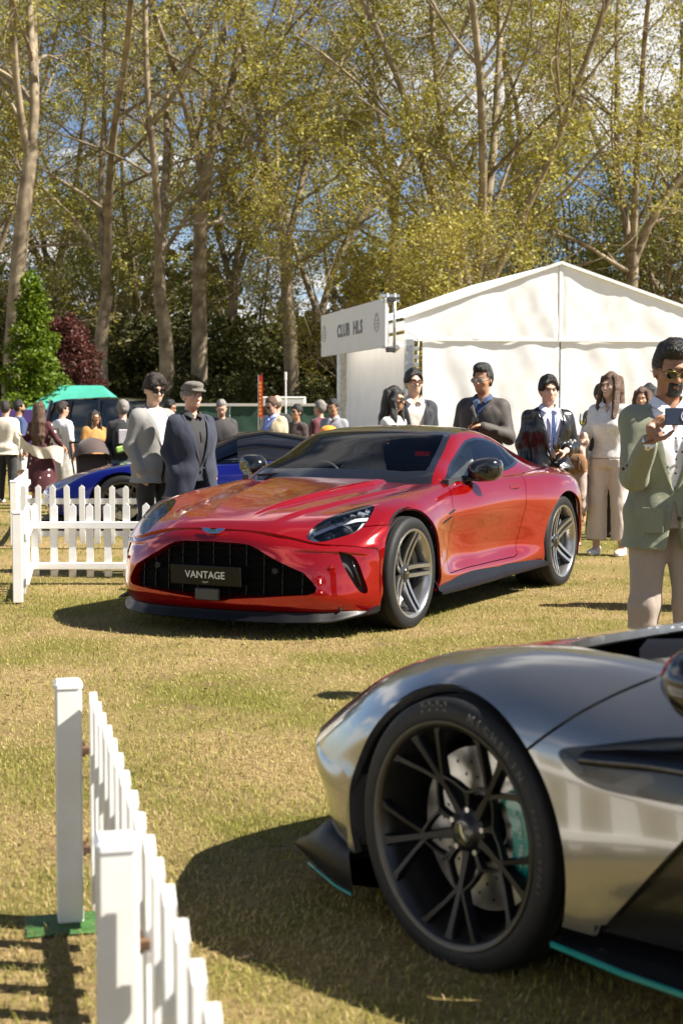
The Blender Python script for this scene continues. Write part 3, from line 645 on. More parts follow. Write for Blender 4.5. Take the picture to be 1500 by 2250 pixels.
    # far wood closing the gaps
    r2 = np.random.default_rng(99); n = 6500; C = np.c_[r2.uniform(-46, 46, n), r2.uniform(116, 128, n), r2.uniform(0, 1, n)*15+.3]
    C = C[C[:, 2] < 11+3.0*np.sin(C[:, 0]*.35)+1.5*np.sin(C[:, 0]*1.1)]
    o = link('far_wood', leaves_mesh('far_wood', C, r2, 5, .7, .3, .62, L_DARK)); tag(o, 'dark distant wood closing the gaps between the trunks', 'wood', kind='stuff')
build_trees()
# ================================================================ parts shared by the cars
PAINT = {}
def car_paint(name, base, metal=0.35, rough=0.32, coat=1.0):
    return mat(name, base, rough, metal, coat=coat, spec=0.5)
M_BLK = mat('gloss_black', (0.008, 0.008, 0.009), 0.12, coat=0.6)
M_CARBON = mat('carbon_black', (0.005, 0.005, 0.006), 0.42, spec=.2, coat=0.03, var=0.35, vscale=400)
M_RUB = mat('rubber', (0.009, 0.009, 0.009), 0.62, spec=.3, var=0.25, vscale=60, bump=0.12, bscale=260)
M_DARK = mat('matt_black', (0.010, 0.010, 0.011), 0.65)
M_ALLOY = mat('alloy_silver', (0.42, 0.41, 0.40), 0.27, 0.9)
M_ALLOYD = mat('alloy_dark', (0.075, 0.075, 0.078), 0.32, 0.8)
M_STEEL = mat('disc_steel', (0.45, 0.45, 0.46), 0.30, 1.0, var=0.15, vscale=30)
M_GLASS = glass('car_glass', (0.90, 0.93, 0.91), 1.22); M_SIDEGL = glass('side_glass', (0.60, 0.64, 0.65), 1.9); M_CLEAR = glass('clear_glass', (0.93, 0.95, 0.96))
M_CHROME = mat('chrome', (0.75, 0.75, 0.76), 0.08, 1.0)
M_WHITE = mat('white_trim', (0.75, 0.75, 0.74), 0.4)
def tyre_mesh(Rt, Rr, w, grooves=True, name='tyre', n=96):
    h = w/2; d = Rt-Rr; P = [(Rr-.012, h*.80), (Rr+.003, h*.93), (Rr+d*.12, h*.97), (Rr+d*.35, h*1.0), (Rr+d*.62, h*.985), (Rr+d*.80, h*.94), (Rr+d*.92, h*.87), (Rt-.004, h*.80)]
    tread = []
    if grooves:
        for g in (.55, .2, -.2, -.55):
            tread += [(Rt, h*(g+.07)), (Rt-.007, h*(g+.055)), (Rt-.007, h*(g-.055)), (Rt, h*(g-.07))]
    prof = P+tread+[(r, -y) for r, y in P[::-1]]
    mb = MB().lathe(prof, n, 'y'); 
    # shallow sipes across the shoulders
    if grooves:
        for k in range(64):
            a = 2*np.pi*k/64; ca, sa = math.cos(a), math.sin(a)
    return mb.mesh(name, M_RUB, auto=38)
def rim_mesh(Rr, w, m, name='rim', lip=.010):
    h = w/2
    prof = [(Rr-.002, h*.95), (Rr+lip, h*.99), (Rr+lip, h*.93), (Rr, h*.90), (Rr-.012, h*.86), (Rr-.026, h*.6), (Rr-.03, 0), (Rr-.03, -h*.8), (Rr, -h*.95)]
    prof = [(Rr+lip, h*.99), (Rr+lip-.002, h*1.015), (Rr-.004, h*1.0), (Rr-.013, h*.93), (Rr-.024, h*.6), (Rr-.03, 0), (Rr-.03, -h*.8), (Rr+.002, -h*.97), (Rr+.004, -h*.9)]
    return MB().lathe(prof, 96, 'y').mesh(name, m, auto=35)
def blade(mb, path, wid, thick):
    """bar along a path in the wheel plane: path rows (x, y_out, z), width across, thickness inward (-y)"""
    P = np.array(path, float); n = len(P); t = np.gradient(P, axis=0); t /= np.linalg.norm(t, axis=1)[:, None]
    s = np.cross(t, (0, 1.0, 0)); s /= np.linalg.norm(s, axis=1)[:, None]; G = []
    for k in range(n):
        w = wid[k]/2; th = thick[k]
        G.append([P[k]-s[k]*w*.72, P[k]-s[k]*w-np.array([0, th*.25, 0]), P[k]-s[k]*w*1.05-np.array([0, th, 0]), P[k]+s[k]*w*1.05-np.array([0, th, 0]), P[k]+s[k]*w-np.array([0, th*.25, 0]), P[k]+s[k]*w*.72])
    G = np.array(G); mb.grid(G, True)
    k0 = mb.n-6*n; mb.f.append(tuple(k0+i for i in range(6))); mb.f.append(tuple(mb.n-1-i for i in range(6)))
def wheel_twin5(parent, name, loc, side, Rt, Rr, w, phase=0.0, cal_col=None, face=None):
    """side = -1: outer face towards -y"""
    e = empty(name, loc, 0, parent); e.scale = (1, side, 1)
    link('tyre', tyre_mesh(Rt, Rr, w), e); link('rim', rim_mesh(Rr, w*.98, face or M_ALLOY), e)
    h = w/2*.98
    for k in range(5):
        mb = MB(); a0 = phase+2*np.pi*k/5
        for sg in (-1, 1):
            path = []
            for r, hg, yo in ((.045, .020, -.062), (.085, .026, -.058), (.14, .027, -.046), (.20, .026, -.026), (Rr-.028, .025, -.008), (Rr-.008, .025, -.004)):
                a = a0+sg*math.asin(hg/r); path.append((r*math.sin(a), h+yo, r*math.cos(a)))
            blade(mb, path, [.034, .034, .032, .031, .031, .034], [.044, .046, .044, .04, .034, .03])
        # web between the pair near the hub
        o = mb.build('spoke', face or M_ALLOY, e, auto=30)
        o.data.materials.append(M_ALLOYD)
        for p in o.data.polygons:
            if p.normal.y < 0.55: p.material_index = 1
    hub = MB().lathe([(.0, h-.045), (.034, h-.045), (.037, h-.05), (.058, h-.058), (.066, h-.075), (.07, h-.12), (.0, h-.12)], 40, 'y').build('hub', M_ALLOYD, e, auto=35)
    MB().lathe([(0, h-.0425), (.029, h-.043), (.032, h-.046)], 32, 'y').build('centre_cap', M_BLK, hub, auto=35)
    wings(hub, (0, h-.0415, 0), .045, M_CHROME, plane='xz')
    brake(e, h, Rr, cal_col or mat('caliper_black', (.01, .01, .01), .3))
    return e
def brake(e, h, Rr, cm, ang=0.35, txt=None):
    d = MB().lathe([(.085, h-.115), (Rr*.74, h-.115), (Rr*.74, h-.150), (.085, h-.150)], 64, 'y', close=True).build('brake_disc', M_STEEL, e, auto=30)
    mb = MB()
    P = []
    for a in np.linspace(-.62, .62, 15):
        row = []
        for r, y in ((Rr*.50, h-.085), (Rr*.56, h-.068), (Rr*.76, h-.066), (Rr*.83, h-.085), (Rr*.83, h-.175), (Rr*.50, h-.175)):
            rr = r*(1.0 if abs(a) < .5 else .985); row.append((rr*math.cos(a+ang), y, rr*math.sin(a+ang)))
        P.append(row)
    mb.grid(P, True); mb.f.append(tuple(range(6))); mb.f.append(tuple(mb.n-1-i for i in range(6)))
    c = mb.build('caliper', cm, e, auto=40)
    return d, c
def wings(parent, loc, span, m, plane='xz', name='wing_badge', thick=.003, rx=0.0, normal_y=True):
    """pair of stylised feathered wings with a bar in the middle"""
    half = [(0, .10), (.10, .12), (.16, .17), (.34, .19), (.5, .17), (.44, .10), (.40, .06), (.36, .01), (.30, -.03), (.24, -.07), (.17, -.10), (.10, -.11), (0, -.13)]
    poly = [(x*span, y*span*.72) for x, y in half]+[(-x*span, y*span*.72) for x, y in half[-2:0:-1]]
    M = {'xz': [[1, 0, 0], [0, 0, 1], [0, 1, 0]], 'yz': [[0, 0, -1], [1, 0, 0], [0, 1, 0]]}[plane]
    mb = MB().prism(poly, -thick/2, thick/2, M)
    return mb.build(name, m, parent, loc, (0, rx, 0) if plane == 'yz' else None)

# ================================================================ red coupe
def build_red_car():
    root = thing('sports_car', 'glossy red sports coupe with black roof and wide dark grille on the grass', 'car', (-.3912, 10.2981, 0), R(90-27.69))
    paint = car_paint('red_paint', (0.35, 0.0018, 0.0024), 0.60, 0.10)
    T, F, G = red_skins()
    def pair(skin, name, m, parent=root, **k):
        a = skin.build(name, m, parent, **k); b = skin.mirrored().build(name, m, parent, **k); return a, b
    def whole(skin, name, m, parent=root, **k): return join_skins(skin, skin.mirrored()).build(name, m, parent, **k)
    # --- body shell
    fa = lambda V, U: np.maximum((np.sqrt(((V[:, 0]-.013)/.417)**2+((V[:, 2]-.355)/.398)**2)-1)*.41, .72-V[:, 1])
    ra = lambda V, U: np.maximum((np.sqrt(((V[:, 0]-2.712)/.418)**2+((V[:, 2]-.355)/.388)**2)-1)*.41, .75-V[:, 1])
    _, T = T.cut(fa); _, T = T.cut(ra)
    ck = poly_sdf([(.98, -1), (.98, .60), (1.15, .69), (2.25, .72), (2.42, .6), (2.5, -1)])
    _, T = T.cut(lambda V, U: np.where(V[:, 2] > .8, ck(V[:, :2]), 1.0))
    hl = poly_sdf(smooth_pts([(-.700, .600), (-.697, .575), (-.66, .565), (-.60, .566), (-.50, .575), (-.377, .608), (-.271, .652), (-.195, .697), (-.172, .735), (-.178, .765), (-.222, .784), (-.312, .801), (-.390, .802), (-.474, .781), (-.555, .733), (-.640, .675), (-.685, .632)], 4, True))
    gh = lambda V, U: np.where(V[:, 2] > .5, hl(V[:, [0, 1]]), 1.0)
    lamp, T = T.cut(gh)
    dpoly = [(.83, .872), (.775, .82), (.74, .74), (.735, .65), (.715, .52), (.61, .32), (.625, .288), (1.0, .296), (1.80, .30), (1.86, .315), (1.90, .42), (1.955, .635), (1.972, .76), (2.02, .85), (2.06, .93), (1.5, .98), (.9, .93)]
    ds = poly_sdf(dpoly)
    gd = lambda V, U: np.where(V[:, 1] > .70, ds(V[:, [0, 2]]), 1.0)
    door, rest = T.cut(lambda V, U: gd(V, U)+.003); _, T = rest.cut(lambda V, U: gd(V, U)-.003)
    fs = poly_sdf([(-.60, .645), (-.38, .664), (-.30, .668), (-.10, .660), (-.10, .2), (-.60, .2)])
    gf2 = lambda V, U: np.where((V[:, 1] > .76) & (V[:, 0] < 0), fs(V[:, [0, 2]]), 1.0)
    corner, T = T.cut(lambda V, U: gf2(V, U)-.0025); corner, _ = corner.cut(lambda V, U: gf2(V, U)+.0025)
    vent = poly_sdf([(.06, .298), (.10, .290), (.50, .368), (.53, .384), (.50, .388), (.10, .316)])
    slot, T = T.cut(lambda V, U: np.where(V[:, 2] > .7, vent(V[:, [0, 1]]), 1.0))
    # side scoop behind the arch, cut as a slot
    sc = poly_sdf(smooth_pts([(.50, .628), (.56, .648), (.70, .662), (.705, .650), (.60, .630), (.53, .618)], 3, True))
    whole(T, 'body_shell', paint, flange=.018)
    pair(corner, 'front_wing_corner', paint, flange=.018); pair(corner.offset(-.022), 'inner_corner', M_DARK)
    da, db = pair(door, 'door', paint, flange=.02)
    for k in (slot,): pair(k.offset(-.012), 'bonnet_vent', mat('vent_mesh', (.10, .09, .09), .45, .6, bump=.6, bscale=900))
    # dark liner behind gaps
    Tl = T.offset(-.022); 
    join_skins(Tl, Tl.mirrored(), door.offset(-.024), door.offset(-.024).mirrored(), slot.offset(-.026), slot.offset(-.026).mirrored()).build('inner_panel', M_DARK, root)
    # --- bumper with grille and intakes
    gp = poly_sdf([(-.2, .578), (0, .578), (.175, .574), (.265, .564), (.325, .540), (.39, .504), (.505, .449), (.60, .405), (.645, .355), (.672, .315), (.665, .287), (.63, .272), (.4, .254), (.14, .231), (.10, .218), (-.2, .218)])
    grille, F = F.cut(lambda V, U: gp(V[:, [1, 2]]))
    ip = poly_sdf(smooth_pts([(.752, .524), (.789, .512), (.822, .489), (.846, .44), (.868, .363), (.884, .292), (.876, .268), (.850, .290), (.815, .368), (.775, .46)], 3, True))
    intake, F = F.cut(lambda V, U: ip(V[:, [1, 2]]))
    whole(F, 'front_bumper', paint, flange=.06)
    gb = join_skins(grille, grille.mirrored())
    gb2 = Skin(gb.V+np.array([.075, 0, 0]), gb.N, gb.U, gb.T); gb2.build('grille_backing', mat('grille_void', (.003, .003, .003), .8, spec=.1), root)
    pair(intake.offset(-.035), 'side_intake', M_DARK)
    for s in (1, -1):   # vertical fin in each intake
        MB().tube([(-.575, s*.812, .465), (-.548, s*.832, .39), (-.525, s*.850, .31)], .008, 6).build('intake_fin', M_BLK, root, smooth=True)
    # grille bars follow the bumper in plan
    yy = np.linspace(0, .9, 60); front = lambda y: np.interp(abs(y), [0, .28, .5, .66, .79], [-.885, -.872, -.825, -.755, -.63])
    glim = lambda z: np.interp(z, [.222, .25, .272, .315, .355, .405, .449, .504, .540, .565, .577], [.13, .36, .63, .672, .645, .60, .505, .39, .325, .26, .15])
    bar_m = mat('grille_black', (.012, .012, .012), .25, .3)
    for z in (.535, .482, .428, .374, .320, .268):
        L = glim(z)+.01; ys = np.linspace(-L, L, 41); mb = MB(); x = front(ys)+.030
        P = np.array([[(xx-.006, y, z+.003), (xx-.010, y, z), (xx-.006, y, z-.003), (xx+.014, y, z-.0015), (xx+.014, y, z+.0025)] for xx, y in zip(x, ys)])
        mb.grid(P, True); mb.build('grille_bar', bar_m, root, auto=35)
    for y in np.linspace(-.57, .57, 11):
        zs = [z for z in np.linspace(.225, .575, 60) if glim(z) > abs(y)]
        if len(zs) < 4: continue
        MB().bar((front(y)+.052, y, zs[0]), (front(y)+.062, y, zs[-1]), .005, .016, (1, 0, 0)).build('grille_upright', bar_m, root)
    for y in (.42, -.42):
        MB().lathe([(0, 0), (.018, 0), (.020, .004), (.020, .03), (0, .03)], 20, 'x', (front(y)+.022, y, .41)).build('parking_sensor', M_DARK, root, auto=35)
    for s in (1, -1): MB().lathe([(0, -.003), (.010, -.003), (.011, 0), (.011, .02)], 18, 'x', (-.694, s*.727, .435)).build('parking_sensor', paint, root, auto=35)
    # number plate with lettering
    plate = MB().box((0, 0, 0), (.012, .50, .118), bev=.004).build('number_plate', mat('plate_black', (.006, .006, .006), .30, spec=.25), root, (-.925, 0, .372), (0, R(-3), 0))
    text_part('plate_lettering', 'VANTAGE', .062, mat('plate_silver', (.62, .62, .62), .4), plate, (-.0075, 0, .004), (R(90), 0, R(-90)), .0008, bold=.0006)
    wings(plate, (-.0072, 0, -.04), .05, mat('plate_wings', (.25, .22, .2), .4), 'yz', 'wing_mark', .001)
    MB().box((-.905, 0, .258), (.03, .165, .072), bev=.006).build('radar_panel', mat('radar', (.05, .048, .046), .5), root)
    bd = wings(root, (-.842, 0, .634), .175, M_CHROME, 'yz', 'bonnet_badge', .006, R(28))
    MB().box((-.004, 0, .004), (.004, .055, .012)).build('badge_bar', mat('badge_green', (.02, .09, .08), .3), bd)
    # --- splitter
    sp = []
    for t in np.linspace(-1, 1, 61):
        y = .90*t; a = abs(y); xf = np.interp(a, [0, .3, .5, .66, .78, .86, .90], [-.925, -.910, -.865, -.775, -.66, -.54, -.40]); zz = .118+.035*sstep(a, .72, .90)
        sp.append([(xf, y, zz), (xf-.004, y, zz-.008), (xf+.01, y, zz-.016), (xf+.20, y*.93, .105), (xf+.20, y*.93, .17), (xf+.035, y*.985, zz+.045), (xf+.02, y*.995, zz+.014)])
    MB().grid(sp, True).build('front_splitter', M_CARBON, root, auto=35)
    for s in (1, -1):
        MB().prism([(-.56, .15), (-.40, .15), (-.385, .20), (-.47, .175)], s*.885, s*.915, [[1, 0, 0], [0, 0, 1], [0, 1, 0]]).build('splitter_end', M_CARBON, root)
    # --- side skirts
    for s in (1, -1):
        P = []
        for x in np.linspace(.40, 2.33, 40):
            top = np.interp(x, [.40, .6, 1.0, 1.6, 2.05, 2.33], [.265, .278, .288, .292, .275, .245]); bot = np.interp(x, [.40, .7, 1.3, 2.33], [.175, .172, .178, .205]); yo = np.interp(x, [.40, .6, 1.5, 2.1, 2.33], [.945, .940, .935, .965, .985])
            P.append([(x, s*(yo-.035), top), (x, s*(yo-.012), top-.03), (x, s*(yo+.004), bot+.022), (x, s*(yo+.030), bot+.008), (x, s*(yo+.028), bot-.006), (x, s*(yo-.15), bot-.005), (x, s*(yo-.15), top-.01)])
        mb = MB().grid(P, True); mb.f += [tuple(range(7)), tuple(mb.n-1-i for i in range(7))]; mb.build('side_skirt', M_CARBON, root, auto=30)
        # strake and vent behind the front wheel
        st = MB(); Q = []
        for x, z, d in ((.47, .618, .0), (.52, .627, .012), (.60, .640, .018), (.68, .655, .016), (.72, .664, .004)):
            y = np.interp(x, [.46, .52, .62, .8], [.925, .912, .900, .897]); Q.append([(x, s*(y-.01), z+.010), (x, s*(y+d), z+.002), (x, s*(y+d*.9), z-.006), (x, s*(y-.01), z-.014)])
        st.grid(Q, True); st.build('side_strake', M_BLK, root, auto=35)
        MB().prism(smooth_pts([(.745, .705), (.60, .672), (.575, .66), (.62, .664), (.75, .694)], 3, True), s*.893, s*.906, [[1, 0, 0], [0, 0, 1], [0, 1, 0]]).build('side_vent', M_DARK, root)
        # flush door handle: a raised flap in a dark frame
        hm = rotm(rx=s*R(20)) @ rotm(rz=s*R(9))
        MB().box((1.80, s*.9135, .812), (.135, .008, .036), hm, .003).build('handle_recess', M_DARK, root)
        MB().box((1.80, s*.9165, .8125), (.125, .008, .028), hm, .003).build('door_handle', paint, root)
    # --- arch liners
    for X, rr, yo in ((.013, .43, .93), (2.712, .43, .97)):
        for s in (1, -1):
            P = [[(X+rr*math.cos(a), s*y, .355+rr*.95*math.sin(a)) for a in np.linspace(-.35, np.pi+.35, 30)] for y in (yo-.02, .50)]
            mb = MB().grid(P); n = 30; mb.f.append(tuple(n+i for i in range(n))); mb.build('wheel_arch_liner', M_DARK, root, auto=35)
    # --- cabin: windscreen, roof, windows, pillars
    wsp = poly_sdf([(.3, -.5), (.3, .74), (.80, .712), (.823, .702), (1.082, .638), (1.288, .598), (1.455, .560), (1.49, .54), (1.475, .4), (1.462, .2), (1.458, -.5)])
    ws, G = G.cut(lambda V, U: wsp(V[:, :2]))
    rf = poly_sdf([(1.455, -.5), (1.475, .4), (1.49, .552), (1.52, .566), (1.75, .560), (2.05, .545), (2.28, .525), (2.33, .49), (2.34, .3), (2.345, -.5)])
    roof, G = G.cut(lambda V, U: rf(V[:, :2]))
    rw = poly_sdf([(2.36, -.5), (2.36, .3), (2.37, .46), (2.6, .44), (2.95, .42), (3.0, .3), (3.0, -.5)])
    rwin, G = G.cut(lambda V, U: rw(V[:, :2]))
    sw = poly_sdf(smooth_pts([(.915, .890), (1.0, .930), (1.249, 1.020), (1.483, 1.108), (1.60, 1.140), (1.72, 1.154), (1.848, 1.155), (2.03, 1.137), (2.20, 1.095), (2.33, 1.048), (2.40, 1.018), (2.36, 1.000), (2.204, .972), (1.963, .938), (1.655, .920), (1.359, .905), (1.1, .893)], 3, True))
    fsw = lambda V, U: np.where(V[:, 1] > .45, sw(V[:, [0, 2]]), 1.0)
    trim, G = G.cut(lambda V, U: fsw(V, U)-.012)
    win, trim = trim.cut(lambda V, U: fsw(V, U)+.006)
    frit_o = lambda V, U: wsp(V[:, :2])+.045
    clear, frit = ws.cut(lambda V, U: np.maximum(frit_o(V, U), np.interp(V[:, 1], [0, .5, .72], [.775, .83, .93])-V[:, 0]))
    whole(G, 'pillar', paint, flange=.02)
    whole(roof, 'roof', mat('black_roof', (.010, .010, .011), .10, coat=1.0), flange=.012)
    wo = whole(clear, 'windscreen', M_GLASS); whole(frit, 'windscreen_surround', M_BLK)
    pair(trim, 'window_trim', M_BLK, flange=.01)
    qs = lambda V, U: (V[:, 0]-2.08)-(V[:, 2]-.95)*.35
    w1, w2 = win.cut(lambda V, U: qs(V, U)+.008); mid, w2 = w2.cut(lambda V, U: qs(V, U)-.008)
    pair(w1, 'side_window', M_SIDEGL); pair(w2, 'quarter_window', M_SIDEGL); pair(mid, 'window_pillar', M_BLK)
    whole(rwin, 'rear_window', M_SIDEGL)
    inn = join_skins(roof.offset(-.03), G.cut(lambda V, U: .88-V[:, 2])[0].offset(-.025)); whole(inn, 'headlining', mat('headlining', (.05, .05, .052), .8))
    # --- tail
    tail = []
    for z, x, w in ((.905, 3.40, .62), (.86, 3.385, .76), (.78, 3.375, .84), (.62, 3.355, .885), (.45, 3.34, .895), (.30, 3.30, .89), (.20, 3.15, .86)):
        tail.append([(x-.10*(abs(t)**3), w*t, z) for t in np.linspace(-1, 1, 21)])
    MB().grid(tail).build('rear_bumper', paint, root, smooth=True)
    MB().box((1.3, 0, .185), (3.9, 1.55, .02)).build('underbody', M_DARK, root)
    # --- interior
    cream = mat('cream_leather', (.76, .73, .66), .5, var=.08, vscale=30, bump=.05, bscale=300); dk = mat('cabin_trim', (.03, .03, .032), .55)
    P = [[(x, y, z-.10*(abs(y)/.7)**4) for y in np.linspace(-.74, .74, 15)] for x, z in ((.70, .82), (.85, .875), (1.02, .895), (1.10, .87), (1.13, .78), (1.12, .60))]
    MB().grid(P).build('dashboard', dk, root, smooth=True)
    MB().box((1.6, 0, .42), (1.6, 1.5, .04)).box((1.6, .79, .66), (1.5, .05, .48)).box((1.6, -.79, .66), (1.5, .05, .48)).box((2.35, 0, .68), (.08, 1.5, .52)).box((1.55, 0, .58), (1.0, .22, .22), bev=.03).build('cabin_tub', dk, root)
    for s in (1, -1):
        y0 = s*.37; seat = empty('seat', (0, 0, 0), 0, root)
        MB().box((1.55, y0, .53), (.50, .46, .16), rotm(ry=R(-8)), .05).build('seat_cushion', cream, seat, auto=40)
        prof = [(1.80, .56, .22, .09), (1.86, .70, .245, .085), (1.92, .84, .235, .08), (1.965, .94, .19, .07), (1.985, 1.0, .14, .055), (2.0, 1.05, .125, .055), (2.01, 1.10, .11, .045), (2.012, 1.115, .07, .02)]
        P = []
        for x, z, hw, th in prof:
            P.append([(x+th*math.sin(a)*(1 if math.sin(a) > 0 else .6)-(.06*(abs(math.cos(a))**3) if z < .97 else 0), y0+hw*np.sign(math.cos(a))*abs(math.cos(a))**.6, z) for a in np.linspace(0, 2*np.pi, 24, endpoint=False)])
        mb = MB().grid(P, True); mb.f.append(tuple(mb.n-1-i for i in range(24))); mb.build('seat_back', cream, seat, smooth=True)
        MB().tube([(1.905, y0-.10, 1.02), (1.925, y0, 1.035), (1.905, y0+.10, 1.02)], .006, 6).build('seat_piping', dk, seat, smooth=True)
    stw = MB().tube([(1.20+.16*math.sin(a)*.34, .37+.17*math.cos(a), .835+.16*math.sin(a)*.94) for a in np.linspace(0, 2*np.pi, 28)], .015, 8).bar((1.19, .24, .83), (1.19, .50, .83), .03, .03).build('steering_wheel', dk, root, smooth=True)
    MB().box((1.40, 0, 1.145), (.03, .20, .05), rotm(ry=R(-15)), .012).build('rear_view_mirror', M_BLK, root)
    for s, y1 in ((1, .62), (-1, .02)):
        MB().tube([(.735, y1, .905), (.80, y1-.25, .925), (.825, y1-.52, .926)], [.010, .007, .004], 6).build('wiper', M_DARK, root, smooth=True)
    # --- mirrors
    for s in (1, -1):
        me = empty('door_mirror', (1.185, s*.875, .955), 0, root)
        P = []
        for x, hw, hh in ((-.075, .02, .02), (-.065, .075, .05), (-.03, .105, .075), (.02, .115, .085), (.055, .112, .083), (.062, .10, .074)):
            P.append([(x+.02*math.cos(a)*s, s*.06+hw*np.sign(math.cos(a))*abs(math.cos(a))**.75, hh*np.sign(math.sin(a))*abs(math.sin(a))**.75+.012*(math.cos(a)*s)) for a in np.linspace(0, 2*np.pi, 28, endpoint=False)])
        mb = MB().grid(P, True); mb.f.append(tuple(range(28))); mb.f.append(tuple(mb.n-1-i for i in range(28)))
        mb.build('mirror_housing', M_BLK, me, smooth=True)
        MB().prism([(-.06, -.075), (.05, -.075), (.035, -.045), (-.04, -.04)], s*-.09, s*.03, [[1, 0, 0], [0, 0, 1], [0, 1, 0]]).bar((-.02, s*-.13, -.075), (-.01, s*.04, -.055), .10, .022).build('mirror_arm', M_BLK, me)
    # --- headlamps
    lamp_dark = mat('lamp_dark', (.012, .013, .015), .25, .3)
    for sk, s in ((lamp, 1), (lamp.mirrored(), -1)):
        h = empty('headlamp', (0, 0, 0), 0, root)
        sk.offset(.001).build('lens', M_CLEAR, h, flange=.012)
        bowl = sk.offset(-.055); bowl.V = bowl.V+np.array([.02, 0, -.012]); bowl.build('bowl', lamp_dark, h)
        gf = lambda V, U: hl(np.c_[V[:, 0], np.abs(V[:, 1])])
        rimr, _ = sk.offset(-.010).cut(lambda V, U: -(gf(V, U)+.013))
        low, _ = rimr.cut(lambda V, U: V[:, 0]-(-.46)-(np.abs(V[:, 1])-.72)*.9)
        low.build('lower_light_guide', mat('lamp_silver', (.62, .63, .65), .25, .7), h)
        rimr.offset(-.006).build('lamp_rim', mat('lamp_grey', (.07, .07, .075), .3, .5), h)
        wht, _ = sk.offset(-.030).cut(lambda V, U: np.minimum(V[:, 0]+.635, np.maximum(-.44-V[:, 0], .765-np.abs(V[:, 1]))))
        wht.build('reflector', mat('lamp_reflector', (.70, .71, .74), .3, .2), h)
        bl = line_dist([(-.625, .585), (-.48, .655), (-.36, .735), (-.30, .795)])
        band, _ = sk.offset(-.016).cut(lambda V, U: bl(np.c_[V[:, 0], np.abs(V[:, 1])])-.013)
        band.build('light_strip', mat('lamp_white', (.80, .82, .85), .2), h)
        for q in range(6):
            x0 = -.50+q*.052; y0 = .605+q*.026
            MB().bar((x0, s*y0, .672+q*.015), (x0+.028, s*(y0+.060), .655+q*.015), .004, .03).build('light_fin', mat('fin_chrome', (.42, .45, .50), .12, 1.0), h)
        for xx, y, z in ((-.575, .655, .592), (-.47, .715, .632)):
            pj = MB().lathe([(0, -.020), (.012, -.018), (.022, -.010), (.027, .002)], 24, 'x', (xx-.006, s*y, z)).build('projector_lens', mat('projector', (.10, .11, .13), .04, .2, coat=1), h, smooth=True)
            MB().lathe([(.026, -.004), (.034, -.004), (.036, .004), (.036, .03), (.026, .03)], 28, 'x', (xx-.004, s*y, z), True).build('projector_ring', mat('lamp_silver2', (.35, .36, .38), .2, .9), h, auto=35)
    # --- wheels
    for X, rt, w, yo in ((0, .358, .275, .955), (2.705, .362, .325, .975)):
        for s in (1, -1):
            wheel_twin5(root, 'wheel', (X, s*(yo-w/2), rt-.012), s, rt, .272, w, phase=(.29 if X == 0 else -.28)+(.2 if s > 0 else 0))
    return root
RED = build_red_car()
# ================================================================ silver supercar in the foreground
SV_COLS = [
 dict(y=[(-.95,0),(3.4,0)], z=[(-.95,.50),(-.8,.57),(-.6,.645),(-.35,.71),(-.1,.76),(.03,.785),(.3,.80),(1,.78),(2.2,.80),(3.4,.86)]),
 dict(y=[(-.93,.35),(3.4,.35)], z=[(-.93,.49),(-.8,.56),(-.6,.635),(-.35,.705),(-.1,.757),(.03,.78),(.3,.795),(1,.78),(2.2,.80),(3.4,.86)]),
 dict(y=[(-.88,.60),(3.4,.60)], z=[(-.88,.462),(-.75,.535),(-.55,.628),(-.3,.712),(-.1,.758),(.05,.778),(.3,.79),(1,.78),(2.2,.84),(3.4,.86)]),
 dict(y=[(-.82,.715),(-.5,.752),(0,.775),(.5,.77),(1,.75),(2,.80),(3.4,.72)], z=[(-.82,.437),(-.65,.545),(-.48,.640),(-.3,.708),(-.1,.757),(.1,.782),(.3,.785),(.55,.772),(1,.765),(2,.83),(2.7,.86),(3.4,.82)]),
 dict(y=[(-.70,.82),(-.45,.86),(-.1,.888),(.2,.888),(.6,.86),(1.2,.86),(2.2,.93),(3.4,.80)], z=[(-.70,.420),(-.5,.545),(-.3,.642),(-.1,.704),(.1,.728),(.3,.728),(.6,.71),(1.2,.70),(2.4,.78),(3.4,.74)]),
 dict(y=[(-.55,.90),(-.3,.935),(0,.952),(.3,.948),(.6,.93),(1.2,.92),(2.4,1.0),(3.4,.88)], z=[(-.55,.410),(-.35,.53),(-.15,.61),(0,.635),(.3,.63),(.7,.61),(1.2,.60),(2.4,.66),(3.4,.65)]),
 dict(y=[(-.42,.945),(0,.965),(.36,.966),(.6,.955),(1.2,.94),(2.4,1.01),(3.4,.9)], z=[(-.42,.395),(-.2,.47),(0,.50),(.4,.49),(1.2,.48),(3.4,.5)]),
 dict(y=[(-.42,.948),(0,.965),(.38,.966),(.6,.95),(1.2,.92),(2.4,1.0),(3.4,.9)], z=[(-.42,.30),(3.4,.34)]),
 dict(y=[(-.42,.94),(0,.955),(.4,.955),(.6,.93),(1.2,.90),(2.4,.98),(3.4,.88)], z=[(-.42,.19),(3.4,.20)]),
]
SV_BUMPER = [
 [(-.93,0,.505),(-.91,.35,.495),(-.86,.60,.467),(-.80,.715,.442),(-.68,.82,.424),(-.53,.895,.413),(-.405,.943,.405)],
 [(-.985,0,.43),(-.965,.35,.425),(-.90,.60,.41),(-.84,.72,.395),(-.71,.828,.38),(-.55,.908,.36),(-.405,.949,.35)],
 [(-.95,0,.33),(-.93,.35,.33),(-.875,.60,.325),(-.80,.72,.315),(-.68,.82,.305),(-.54,.905,.30),(-.405,.948,.29)],
 [(-.92,0,.2),(-.90,.35,.2),(-.85,.58,.2),(-.765,.71,.2),(-.65,.81,.2),(-.53,.895,.2),(-.405,.938,.2)],
]
